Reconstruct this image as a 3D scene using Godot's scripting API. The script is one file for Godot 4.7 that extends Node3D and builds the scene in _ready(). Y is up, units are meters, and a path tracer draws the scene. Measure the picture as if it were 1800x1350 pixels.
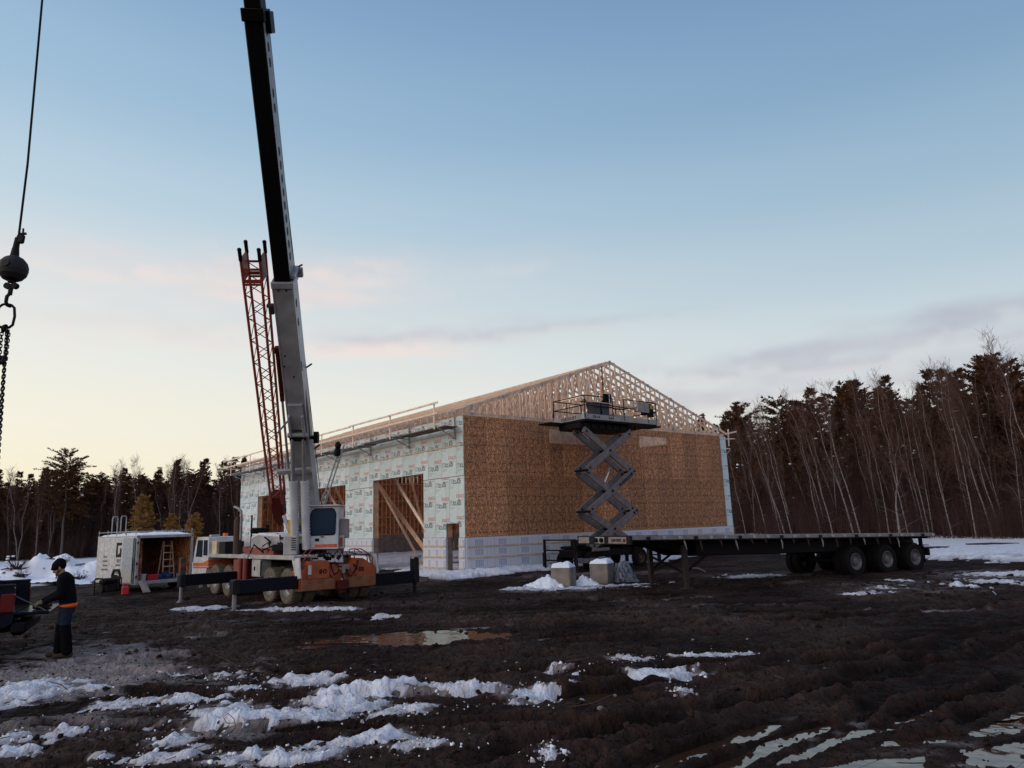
extends Node3D
# A building site at dusk: truck crane, timber-frame hall, scissor lift, flatbed trailer, mud and old snow.

var rng := RandomNumberGenerator.new()
var M := {}
var proto := {}
const BAX := 38.65      # heading of the hall
const CORNER := Vector3(-2.288, 0, -32.936)

# ------------------------------------------------------------------ mesh builder
class MB:
	var v := PackedVector3Array()
	var n := PackedVector3Array()
	var t := PackedVector2Array()
	var c := PackedColorArray()
	var col := Color.WHITE
	var tinted := false
	func tri(a: Vector3, b: Vector3, d: Vector3, na: Vector3, nb: Vector3, nd: Vector3, ta := Vector2.ZERO, tb := Vector2.ZERO, td := Vector2.ZERO) -> void:
		v.append(a); v.append(d); v.append(b)
		n.append(na); n.append(nd); n.append(nb)
		t.append(ta); t.append(td); t.append(tb)
		c.append(col); c.append(col); c.append(col)
	func flat(a: Vector3, b: Vector3, d: Vector3) -> void:
		var m := (b - a).cross(d - a).normalized()
		tri(a, b, d, m, m, m)
	func quad(a: Vector3, b: Vector3, d: Vector3, e: Vector3, u := Vector2.ONE) -> void:
		var m := (b - a).cross(e - a)
		if m.length_squared() < 1e-16: m = (d - b).cross(e - b)
		m = m.normalized()
		tri(a, b, d, m, m, m, Vector2(0, u.y), Vector2(u.x, u.y), Vector2(u.x, 0))
		tri(a, d, e, m, m, m, Vector2(0, u.y), Vector2(u.x, 0), Vector2(0, 0))
	func box(x: Transform3D, s: Vector3, b := 0.0) -> void:
		var h := s * 0.5
		b = minf(b, minf(h.x, minf(h.y, h.z)) * 0.6)
		for ax in 3:
			var a1 := (ax + 1) % 3
			var a2 := (ax + 2) % 3
			for sg in [-1.0, 1.0]:
				var q := []
				for k in [[-1, -1], [1, -1], [1, 1], [-1, 1]]:
					var p := Vector3.ZERO
					p[ax] = h[ax] * sg
					p[a1] = (h[a1] - b) * k[0]
					p[a2] = (h[a2] - b) * k[1]
					q.append(x * p)
				if sg > 0: quad(q[0], q[1], q[2], q[3], Vector2(s[a1], s[a2]))
				else: quad(q[0], q[3], q[2], q[1], Vector2(s[a2], s[a1]))
		if b <= 0.0: return
		for ax in 3:      # edges along axis ax
			var a1 := (ax + 1) % 3
			var a2 := (ax + 2) % 3
			for s1 in [-1.0, 1.0]:
				for s2 in [-1.0, 1.0]:
					var p := [Vector3.ZERO, Vector3.ZERO, Vector3.ZERO, Vector3.ZERO]
					for e in 2:
						var z: float = (h[ax] - b) * (1.0 if e else -1.0)
						p[e][ax] = z; p[e][a1] = h[a1] * s1; p[e][a2] = (h[a2] - b) * s2
						p[3 - e][ax] = z; p[3 - e][a1] = (h[a1] - b) * s1; p[3 - e][a2] = h[a2] * s2
					var o: Array = [x * p[0], x * p[1], x * p[2], x * p[3]]
					if s1 * s2 < 0: quad(o[0], o[1], o[2], o[3])
					else: quad(o[3], o[2], o[1], o[0])
		for s0 in [-1.0, 1.0]:
			for s1 in [-1.0, 1.0]:
				for s2 in [-1.0, 1.0]:
					var sg := Vector3(s0, s1, s2)
					var p := []
					for ax in 3:
						var w := Vector3(h.x - b, h.y - b, h.z - b)
						w[ax] = h[ax]
						p.append(x * (w * sg))
					if s0 * s1 * s2 > 0: flat(p[0], p[1], p[2])
					else: flat(p[0], p[2], p[1])
	func bx(p: Vector3, s: Vector3, b := 0.0) -> void:
		box(Transform3D(Basis(), p), s, b)
	func bar(a: Vector3, b: Vector3, w: float, h: float, up := Vector3.UP, bev := 0.0) -> void:
		var z := (b - a).normalized()
		if absf(z.dot(up)) > 0.98: up = Vector3.RIGHT if absf(z.x) < 0.9 else Vector3.FORWARD
		var x := up.cross(z).normalized()
		var y := z.cross(x)
		box(Transform3D(Basis(x, y, z), (a + b) * 0.5), Vector3(w, h, a.distance_to(b)), bev)
	func tube(p: Array, r: Array, k := 8, caps := true) -> void:
		var m := p.size()
		var dir: Vector3 = (p[1] - p[0]).normalized()
		var x := dir.cross(Vector3.UP if absf(dir.y) < 0.9 else Vector3.RIGHT).normalized()
		var prev := []
		var pn := []
		for i in m:
			var d: Vector3
			if i == 0: d = p[1] - p[0]
			elif i == m - 1: d = p[i] - p[i - 1]
			else: d = (p[i + 1] - p[i]).normalized() + (p[i] - p[i - 1]).normalized()
			d = d.normalized()
			x = (x - d * x.dot(d)).normalized()
			var y := d.cross(x)
			var ring := []
			var rn := []
			for j in k:
				var a := TAU * j / k
				var o := x * cos(a) + y * sin(a)
				ring.append(p[i] + o * float(r[i]))
				rn.append(o)
			if i > 0:
				for j in k:
					var j2 := (j + 1) % k
					var u0 := Vector2(float(j) / k, i); var u1 := Vector2(float(j + 1) / k, i)
					tri(prev[j], prev[j2], ring[j2], pn[j], pn[j2], rn[j2], u0 - Vector2(0, 1), u1 - Vector2(0, 1), u1)
					tri(prev[j], ring[j2], ring[j], pn[j], rn[j2], rn[j], u0 - Vector2(0, 1), u1, u0)
			if caps and (i == 0 or i == m - 1):
				for j in k:
					if i == 0: flat(p[i], ring[(j + 1) % k], ring[j])
					else: flat(p[i], ring[j], ring[(j + 1) % k])
			prev = ring
			pn = rn
	func cyl(a: Vector3, b: Vector3, r0: float, r1 := -1.0, k := 10, caps := true) -> void:
		tube([a, b], [r0, r0 if r1 < 0 else r1], k, caps)
	func lathe(q: Array, k: int, x: Transform3D) -> void:      # q: Vector2(radius, height) rising along local y
		for i in q.size() - 1:
			var e: Vector2 = q[i + 1] - q[i]
			var nn := Vector2(e.y, -e.x).normalized()
			for j in k:
				var a0 := TAU * j / k; var a1 := TAU * (j + 1) / k
				var d0 := Vector3(cos(a0), 0, -sin(a0)); var d1 := Vector3(cos(a1), 0, -sin(a1))
				var A: Vector3 = x * (d0 * q[i].x + Vector3(0, q[i].y, 0)); var B: Vector3 = x * (d1 * q[i].x + Vector3(0, q[i].y, 0))
				var C: Vector3 = x * (d1 * q[i + 1].x + Vector3(0, q[i + 1].y, 0)); var D: Vector3 = x * (d0 * q[i + 1].x + Vector3(0, q[i + 1].y, 0))
				var n0 := (x.basis * (d0 * nn.x + Vector3(0, nn.y, 0))).normalized(); var n1 := (x.basis * (d1 * nn.x + Vector3(0, nn.y, 0))).normalized()
				if q[i].x > 1e-5: tri(A, B, C, n0, n1, n1)
				if q[i + 1].x > 1e-5: tri(A, C, D, n0, n1, n0)
	func prism(poly: Array, z0: float, z1: float, x := Transform3D()) -> void:
		var p := PackedVector2Array(poly)
		if Geometry2D.is_polygon_clockwise(p): p.reverse()
		var ix := Geometry2D.triangulate_polygon(p)
		for i in range(0, ix.size(), 3):
			var a := p[ix[i]]; var b := p[ix[i + 1]]; var d := p[ix[i + 2]]
			if (b - a).cross(d - a) < 0:
				var s := b; b = d; d = s
			flat(x * Vector3(a.x, a.y, z1), x * Vector3(b.x, b.y, z1), x * Vector3(d.x, d.y, z1))
			flat(x * Vector3(a.x, a.y, z0), x * Vector3(d.x, d.y, z0), x * Vector3(b.x, b.y, z0))
		for i in p.size():
			var a := p[i]; var b := p[(i + 1) % p.size()]
			quad(x * Vector3(a.x, a.y, z0), x * Vector3(b.x, b.y, z0), x * Vector3(b.x, b.y, z1), x * Vector3(a.x, a.y, z1))
	func ball(p: Vector3, r: Vector3, k := 8) -> void:
		var q := []
		for i in k / 2 + 1:
			var a := PI * i / (k / 2) - PI / 2
			q.append(Vector2(cos(a) if i > 0 and i < k / 2 else 0.0, sin(a)))
		lathe(q, k, Transform3D(Basis.from_scale(r), p))
	func mesh() -> ArrayMesh:
		var a := []
		a.resize(Mesh.ARRAY_MAX)
		a[Mesh.ARRAY_VERTEX] = v
		a[Mesh.ARRAY_NORMAL] = n
		a[Mesh.ARRAY_TEX_UV] = t
		if tinted: a[Mesh.ARRAY_COLOR] = c
		var m := ArrayMesh.new()
		m.add_surface_from_arrays(Mesh.PRIMITIVE_TRIANGLES, a)
		return m

# ------------------------------------------------------------------ nodes
var used := {}
func numbered(called: String, parent: Node) -> String:
	var k := str(parent.get_instance_id()) + called
	var i: int = used.get(k, 0)
	used[k] = i + 1
	return called if i == 0 else "%s_%03d" % [called, i]

func part(called: String, b, m: Material, parent: Node) -> MeshInstance3D:
	var o := MeshInstance3D.new()
	o.name = numbered(called, parent)
	o.mesh = b.mesh() if b is MB else b
	o.material_override = m
	parent.add_child(o, true)
	return o

func tag(o: Node, label: String, category := "", group := "", kind := "") -> Node:
	if label: o.set_meta("label", label)
	if category: o.set_meta("category", category)
	if group: o.set_meta("group", group)
	if kind: o.set_meta("kind", kind)
	return o

func thing(called: String, label: String, category: String, at := Vector3.ZERO, turn := 0.0, group := "") -> Node3D:
	var o := Node3D.new()
	o.name = numbered(called, self)
	add_child(o, true)
	o.position = at
	o.rotation_degrees.y = turn
	tag(o, label, category, group)
	return o

func copy_of(o: Node3D, at: Vector3, turn: float, size: float, label: String) -> Node3D:
	var d: Node3D = o.duplicate()
	var base: String = String(o.name).rstrip("0123456789").rstrip("_")
	d.name = numbered(base, self)
	add_child(d, true)
	d.position = at
	d.rotation_degrees.y = turn
	d.scale = Vector3.ONE * size
	d.set_meta("label", label)
	return d

# ------------------------------------------------------------------ materials and textures
func lin(r: float, g: float, b: float) -> Color:
	return Color(r, g, b).linear_to_srgb()

func mat(name_: String, c: Color, rough := 0.8, metal := 0.0, tex: Texture2D = null, scale := 1.0) -> StandardMaterial3D:
	var m := StandardMaterial3D.new()
	m.resource_name = name_
	m.albedo_color = c
	m.roughness = rough
	m.metallic = metal
	if tex:
		m.albedo_texture = tex
		m.uv1_triplanar = true
		m.uv1_scale = Vector3.ONE * scale
	M[name_] = m
	return m

func noise_of(sd: int, freq: float, oct := 4, type := FastNoiseLite.TYPE_SIMPLEX_SMOOTH, ridged := false) -> FastNoiseLite:
	var f := FastNoiseLite.new()
	f.seed = sd
	f.noise_type = type
	f.frequency = freq
	f.fractal_octaves = oct
	f.fractal_type = FastNoiseLite.FRACTAL_RIDGED if ridged else FastNoiseLite.FRACTAL_FBM
	return f

func grey(sd: int, freq: float, lo: float, hi: float, size := 256, oct := 5, power := 1.0) -> Image:
	var im := noise_of(sd, freq, oct).get_seamless_image(size, size)
	im.convert(Image.FORMAT_L8)
	var d := im.get_data()
	for i in d.size():
		d[i] = int(255.0 * lerpf(lo, hi, pow(d[i] / 255.0, power)))
	return Image.create_from_data(size, size, false, Image.FORMAT_L8, d)

func tx(im: Image) -> ImageTexture:
	return ImageTexture.create_from_image(im)

func stamp(im: Image, words: String, x: float, y: float, high: float, c: Color, face := "Droid Sans", bold := true, wide := 1.0) -> void:
	var tm := TextMesh.new()
	var f := SystemFont.new()
	f.font_names = PackedStringArray([face])
	f.font_weight = 700 if bold else 400
	tm.font = f
	tm.font_size = 64
	tm.pixel_size = 0.01
	tm.depth = 0.0
	tm.text = words
	var a := tm.get_mesh_arrays()
	var vs: PackedVector3Array = a[0]
	var ix: PackedInt32Array = a[Mesh.ARRAY_INDEX]
	if ix.is_empty(): return
	var bb := tm.get_aabb()
	var s := high / 0.46
	for i in range(0, ix.size(), 3):
		var p := []
		for k in 3:
			var w := vs[ix[i + k]]
			p.append(Vector2(x + (w.x - bb.position.x) * s * wide, y - (w.y - bb.position.y) * s))
		var lo := Vector2(minf(p[0].x, minf(p[1].x, p[2].x)), minf(p[0].y, minf(p[1].y, p[2].y)))
		var hi := Vector2(maxf(p[0].x, maxf(p[1].x, p[2].x)), maxf(p[0].y, maxf(p[1].y, p[2].y)))
		for yy in range(maxi(0, int(lo.y)), mini(im.get_height(), int(hi.y) + 1)):
			for xx in range(maxi(0, int(lo.x)), mini(im.get_width(), int(hi.x) + 1)):
				if Geometry2D.point_is_inside_triangle(Vector2(xx + 0.5, yy + 0.5), p[0], p[1], p[2]): im.set_pixel(xx, yy, c)

func lettering(words: String, high: float, m: Material, parent: Node, at: Vector3, basis := Basis(), face := "Droid Sans", thick := 0.006) -> MeshInstance3D:
	var tm := TextMesh.new()
	var f := SystemFont.new()
	f.font_names = PackedStringArray([face])
	f.font_weight = 700
	tm.font = f
	tm.font_size = 48
	tm.pixel_size = high / 34.5
	tm.depth = thick
	tm.text = words
	var o := part("lettering", tm, m, parent)
	o.transform = Transform3D(basis, at)
	return o

func osb_image(sd: int, w: int, h: int, lines: bool) -> Image:
	rng.seed = sd
	var base := Color(0.72, 0.54, 0.41)
	var im := Image.create(w, h, false, Image.FORMAT_RGB8)
	im.fill(base)
	for i in w * h / 30:
		var a := rng.randfn(PI / 2, 0.55)
		var l := rng.randf_range(10, 34) * w / 256.0
		var q := rng.randf_range(2.0, 6.0) * w / 256.0
		var k := rng.randf_range(0.45, 1.45)
		var cc := Color(base.r * k, base.g * k * rng.randf_range(0.92, 1.03), base.b * k * rng.randf_range(0.82, 1.08))
		var x0 := rng.randf() * w; var y0 := rng.randf() * h
		var dx := cos(a); var dy := sin(a)
		for s in int(l):
			for e in range(int(-q / 2), int(q / 2) + 1):
				im.set_pixel(posmod(int(x0 + dx * s - dy * e), w), posmod(int(y0 + dy * s + dx * e), h), cc)
	if lines:
		var noise_l := noise_of(sd + 5, 0.03, 2)
		var y := 24
		while y < h:
			for x in w:
				if noise_l.get_noise_2d(x, y * 7) > 0.02: im.fill_rect(Rect2i(x, y + (1 if sin(x * 0.05 + y) > 0.6 else 0), 1, 5), Color(0.27, 0.17, 0.12))
			y += int(h * 0.406 / 2.75)
	return im

func wood_image(sd: int) -> Image:
	var f := noise_of(sd, 0.02, 4)
	var f2 := noise_of(sd + 1, 0.008, 2)
	var im := Image.create(128, 256, false, Image.FORMAT_L8)
	for y in 256:
		for x in 128:
			var g := 0.93 + 0.13 * f.get_noise_2d(x * 5.0, y * 0.45) + 0.12 * f2.get_noise_2d(x * 2.0, y)
			im.set_pixel(x, y, Color(g, g, g))
	return im

func make_materials() -> void:
	var dirt := tx(grey(3, 0.012, 0.72, 1.0, 256, 5, 0.7))
	var fine := tx(grey(4, 0.05, 0.72, 1.0, 256, 4))
	var wood := tx(wood_image(11))
	for q in [["wood", 0.86, 0.59, 0.41], ["wood_pale", 0.95, 0.71, 0.53], ["wood_warm", 0.82, 0.48, 0.28], ["wood_mid", 0.92, 0.57, 0.37], ["wood_dark", 0.20, 0.12, 0.075], ["wood_grey", 0.34, 0.29, 0.26], ["wood_lath", 0.66, 0.52, 0.37]]:
		mat(q[0], lin(q[1], q[2], q[3]), 0.85, 0.0, wood, 1.0)
	mat("white_paint", lin(0.66, 0.65, 0.66), 0.45, 0.0, dirt, 0.35)
	mat("boom_white", lin(0.37, 0.355, 0.36), 0.4, 0.0, dirt, 0.3)
	mat("grime_white", lin(0.47, 0.45, 0.43), 0.6, 0.0, dirt, 0.6)
	mat("boom_black", lin(0.008, 0.006, 0.007), 0.5, 0.0, fine, 0.5)
	mat("black", lin(0.008, 0.007, 0.008), 0.6)
	mat("rubber", lin(0.014, 0.012, 0.012), 0.9, 0.0, fine, 2.0)
	mat("muddy_rubber", lin(0.17, 0.145, 0.115), 0.95, 0.0, dirt, 1.2)
	mat("beam_navy", lin(0.010, 0.010, 0.018), 0.55, 0.0, fine, 0.8)
	mat("orange", lin(0.42, 0.085, 0.022), 0.5, 0.0, dirt, 0.5)
	mat("orange_bright", lin(0.72, 0.15, 0.04), 0.5, 0.0, fine, 0.5)
	mat("orange_muddy", lin(0.27, 0.105, 0.045), 0.8, 0.0, dirt, 0.8)
	mat("red", lin(0.26, 0.03, 0.02), 0.5, 0.0, dirt, 0.6)
	mat("lattice_red", lin(0.40, 0.065, 0.035), 0.55, 0.0, dirt, 0.6)
	mat("dark_red", lin(0.10, 0.018, 0.014), 0.6, 0.0, dirt, 0.6)
	mat("yellow", lin(0.65, 0.36, 0.02), 0.5, 0.0, fine, 1.0)
	mat("steel", lin(0.30, 0.29, 0.29), 0.45, 0.5, dirt, 0.8)
	mat("galvanised", lin(0.48, 0.47, 0.46), 0.5, 0.4, fine, 0.8)
	mat("dark_steel", lin(0.025, 0.022, 0.023), 0.6, 0.1, dirt, 0.8)
	mat("chrome", lin(0.7, 0.7, 0.7), 0.2, 0.9)
	mat("lift_grey", lin(0.19, 0.165, 0.16), 0.5, 0.1, dirt, 0.7)
	mat("lift_dark", lin(0.014, 0.012, 0.013), 0.6, 0.1, fine, 0.7)
	mat("concrete", lin(0.30, 0.285, 0.265), 0.9, 0.0, dirt, 0.7)
	mat("concrete_warm", lin(0.29, 0.24, 0.205), 0.92, 0.0, dirt, 0.5)
	mat("foam_white", lin(0.60, 0.62, 0.68), 0.7, 0.0, fine, 0.6)
	mat("frost_foil", lin(0.40, 0.45, 0.50), 0.35, 0.2, fine, 0.6)
	mat("rim_grey", lin(0.34, 0.33, 0.33), 0.45, 0.3, dirt, 2.0)
	mat("rust", lin(0.09, 0.05, 0.035), 0.8, 0.2, dirt, 1.5)
	mat("blue_tub", lin(0.018, 0.026, 0.045), 0.5, 0.0, fine, 1.0)
	mat("blue", lin(0.03, 0.07, 0.2), 0.6, 0.0, fine, 1.0)
	mat("plastic_red", lin(0.5, 0.02, 0.03), 0.35)
	mat("truck_blue", lin(0.012, 0.014, 0.024), 0.25, 0.0, fine, 0.5)
	mat("tail_red", lin(0.13, 0.005, 0.006), 0.2)
	mat("amber", lin(0.8, 0.16, 0.04), 0.3)
	mat("tarp", lin(0.22, 0.23, 0.28), 0.3, 0.0, dirt, 1.0)
	mat("glass_dark", lin(0.018, 0.03, 0.045), 0.06)
	var gl := mat("glass", Color(0.55, 0.7, 0.8, 0.16), 0.05)
	gl.transparency = BaseMaterial3D.TRANSPARENCY_ALPHA
	mat("skin", lin(0.33, 0.17, 0.11), 0.55).subsurf_scatter_enabled = false
	mat("jacket", lin(0.012, 0.011, 0.014), 0.9, 0.0, fine, 3.0)
	mat("denim", lin(0.022, 0.030, 0.052), 0.9, 0.0, dirt, 2.0)
	mat("denim_dark", lin(0.008, 0.007, 0.009), 0.9, 0.0, dirt, 2.0)
	mat("hi_vis", lin(0.85, 0.13, 0.02), 0.8)
	mat("glove", lin(0.20, 0.18, 0.11), 0.9, 0.0, dirt, 4.0)
	mat("boot", lin(0.07, 0.05, 0.035), 0.85, 0.0, dirt, 4.0)
	var sn := mat("snow", lin(0.82, 0.83, 0.87), 0.75, 0.0, tx(grey(8, 0.02, 0.9, 1.0)), 0.7)
	sn.heightmap_enabled = true
	sn.heightmap_texture = tx(grey(9, 0.03, 0.0, 1.0, 512, 6))
	sn.heightmap_scale = 5.0
	sn.vertex_color_use_as_albedo = true
	# boards
	for k in 3:
		var t := tx(osb_image(21 + k, 256, 576, true))
		for v in 3:
			var g: float = [0.74, 0.89, 1.04][v]
			mat("osb_%d" % (k * 3 + v), lin(1.0 * g, 0.90 * g, 0.78 * g), 0.85).albedo_texture = t
	var oi := mat("osb_inside", lin(1.0, 0.74, 0.54), 0.85, 0.0, tx(osb_image(31, 256, 256, false)), 0.5)
	oi.uv1_triplanar = true
	var wrinkle := tx(grey(58, 0.008, 0.0, 1.0, 256, 4))
	for k in 2:
		var im := Image.create(256, 576, false, Image.FORMAT_RGB8)
		im.fill(Color(0.83, 0.90, 0.88))
		var sp := noise_of(70 + k, 0.02, 3)
		for y in 576:
			for x in 256:
				var s := 1.0 + 0.045 * sp.get_noise_2d(x, y)
				im.set_pixel(x, y, Color(0.845 * s, 0.89 * s, 0.878 * s))
		for r in 3:
			var y0 := 70.0 + r * 205 + k * 20
			var grey_ink := Color(0.10, 0.13, 0.13)
			var red_ink := Color(0.80, 0.26, 0.21)
			stamp(im, "ISO", 6, y0, 36, Color(0.60, 0.66, 0.65), "Droid Sans", true, 1.1)
			stamp(im, "CLAD", 66, y0, 37, grey_ink, "Droid Sans", true, 1.08)
			for s in 3: im.fill_rect(Rect2i(8, int(y0) + 16 + s * 11, 96 - 18 * s, 3), Color(0.55, 0.6, 0.6))
			im.fill_rect(Rect2i(12, int(y0) - 46, 60, 5), Color(0.35, 0.4, 0.4))
			stamp(im, "VIVACO", 118, y0 - 70, 33, red_ink, "Droid Sans", true, 0.78)
			im.fill_rect(Rect2i(142, int(y0) - 54, 40, 17), grey_ink)
			stamp(im, "BMR", 144, y0 - 40, 10, Color(0.85, 0.9, 0.88))
			im.fill_rect(Rect2i(190, int(y0) - 50, 44, 6), Color(0.78, 0.55, 0.5))
		for y in range(0, 576, 9): im.fill_rect(Rect2i(127, y, 2, 4), Color(0.55, 0.6, 0.6))
		im.fill_rect(Rect2i(0, 0, 3, 576), Color(0.58, 0.64, 0.63))
		im.fill_rect(Rect2i(0, 0, 256, 3), Color(0.62, 0.68, 0.66))
		var t := tx(im)
		for v in 3:
			var g: float = [0.78, 0.84, 0.89][v]
			mat("isoclad_%d" % (k * 3 + v), lin(g, g, g), 0.5).albedo_texture = t
			var w := M["isoclad_%d" % (k * 3 + v)] as StandardMaterial3D
			w.heightmap_enabled = true
			w.heightmap_texture = wrinkle
			w.heightmap_scale = 2.0
	var fi := Image.create(128, 160, false, Image.FORMAT_RGB8)
	fi.fill(Color(0.86, 0.86, 0.88))
	for r in 2:
		for s in 5: fi.fill_rect(Rect2i(46 + s * 9, 22 + r * 76, 4, 44), Color(0.55, 0.6, 0.74))
		fi.fill_rect(Rect2i(42, 20 + r * 76, 46, 4), Color(0.6, 0.64, 0.76))
	for y in range(4, 160, 15):
		fi.fill_rect(Rect2i(20, y, 3, 3), Color(0.3, 0.3, 0.34))
		fi.fill_rect(Rect2i(108, y + 5, 3, 3), Color(0.4, 0.4, 0.44))
	mat("icf", lin(0.84, 0.83, 0.83), 0.7).albedo_texture = tx(fi)
	# ground
	var mud := mat("mud", Color.WHITE, 0.95, 0.0, tx(grey(51, 0.02, 0.62, 1.0, 512, 6)), 0.45)
	mud.vertex_color_use_as_albedo = true
	mud.heightmap_enabled = true
	mud.heightmap_texture = tx(grey(52, 0.02, 0.0, 1.0, 1024, 7))
	mud.heightmap_scale = 8.0
	mud.roughness_texture = tx(grey(53, 0.014, 0.45, 1.0, 256, 4))
	mud.metallic_specular = 0.13
	mat("water", lin(0.040, 0.022, 0.013), 0.05)
	M.water.heightmap_enabled = true
	M.water.uv1_triplanar = true
	M.water.uv1_scale = Vector3.ONE * 0.8
	M.water.heightmap_texture = tx(grey(57, 0.01, 0.0, 1.0, 256, 3))
	M.water.heightmap_scale = 0.5
	# trees
	var bk := Image.create(64, 256, false, Image.FORMAT_L8)
	rng.seed = 5
	bk.fill(Color(0.9, 0.9, 0.9))
	for i in 90:
		var g := rng.randf_range(0.2, 0.6)
		bk.fill_rect(Rect2i(rng.randi() % 64, rng.randi() % 256, rng.randi_range(4, 22), rng.randi_range(1, 4)), Color(g, g, g))
	var bt := mat("birch_bark", lin(0.27, 0.22, 0.20), 0.85)
	bt.albedo_texture = tx(bk)
	bt.uv1_scale = Vector3(1, 0.25, 1)
	mat("grey_bark", lin(0.10, 0.078, 0.07), 0.9)
	mat("twig", lin(0.125, 0.07, 0.055), 0.9)
	mat("twig_dark", lin(0.085, 0.048, 0.042), 0.95)
	mat("needle", lin(0.115, 0.057, 0.032), 0.9).vertex_color_use_as_albedo = true
	mat("needle_gold", lin(0.33, 0.17, 0.04), 0.9).vertex_color_use_as_albedo = true
	mat("corner_wrap", lin(0.90, 0.93, 0.93), 0.6).albedo_texture = M.isoclad_1.albedo_texture
	mat("cab_glass", lin(0.012, 0.03, 0.055), 0.05)
	mat("snow_plain", lin(0.84, 0.86, 0.90), 0.75)
	M.snow_plain.heightmap_enabled = false
	mat("ball_black", lin(0.02, 0.016, 0.015), 0.7, 0.1, fine, 3.0)
	mat("dark_rust", lin(0.03, 0.02, 0.016), 0.8, 0.0, dirt, 1.5)
	for k in ["boom_black", "black", "rubber", "beam_navy", "dark_steel", "lift_dark", "jacket", "truck_blue", "dark_red", "muddy_rubber"]: M[k].metallic_specular = 0.22
	mat("clod", lin(0.036, 0.021, 0.017), 0.85).metallic_specular = 0.2
	mat("clod_dark", lin(0.020, 0.012, 0.010), 0.8).metallic_specular = 0.2
	mat("snow_dirty", lin(0.40, 0.35, 0.33), 0.85)
	for k in ["jacket", "denim", "denim_dark", "hi_vis", "glove", "boot", "twig", "twig_dark", "needle"]: M[k].metallic_specular = 0.1
	for k in ["needle", "needle_gold"]:
		M[k].backlight_enabled = true
		M[k].backlight = Color(0.6, 0.6, 0.6)
	mat("hub_dark", lin(0.13, 0.125, 0.125), 0.5, 0.2, dirt, 2.0)
	mat("plate_grey", lin(0.30, 0.25, 0.22), 0.6, 0.0, dirt, 2.0)
	M.cab_glass.metallic_specular = 0.22
	M.glass_dark.metallic_specular = 0.3
	mat("trailer_white", lin(0.70, 0.69, 0.69), 0.4, 0.0, fine, 0.4)

# ------------------------------------------------------------------ sky
const SUN_AZ := -62.0
func shade(stops: Array, e: float) -> Color:
	for i in stops.size() - 1:
		if e <= stops[i + 1][0]:
			var k: float = clampf((e - stops[i][0]) / (stops[i + 1][0] - stops[i][0]), 0, 1)
			k = lerpf(k, k * k * (3 - 2 * k), 0.5)
			return Color(lerpf(stops[i][1], stops[i + 1][1], k), lerpf(stops[i][2], stops[i + 1][2], k), lerpf(stops[i][3], stops[i + 1][3], k))
	var l: Array = stops[-1]
	return Color(l[1], l[2], l[3])

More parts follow.
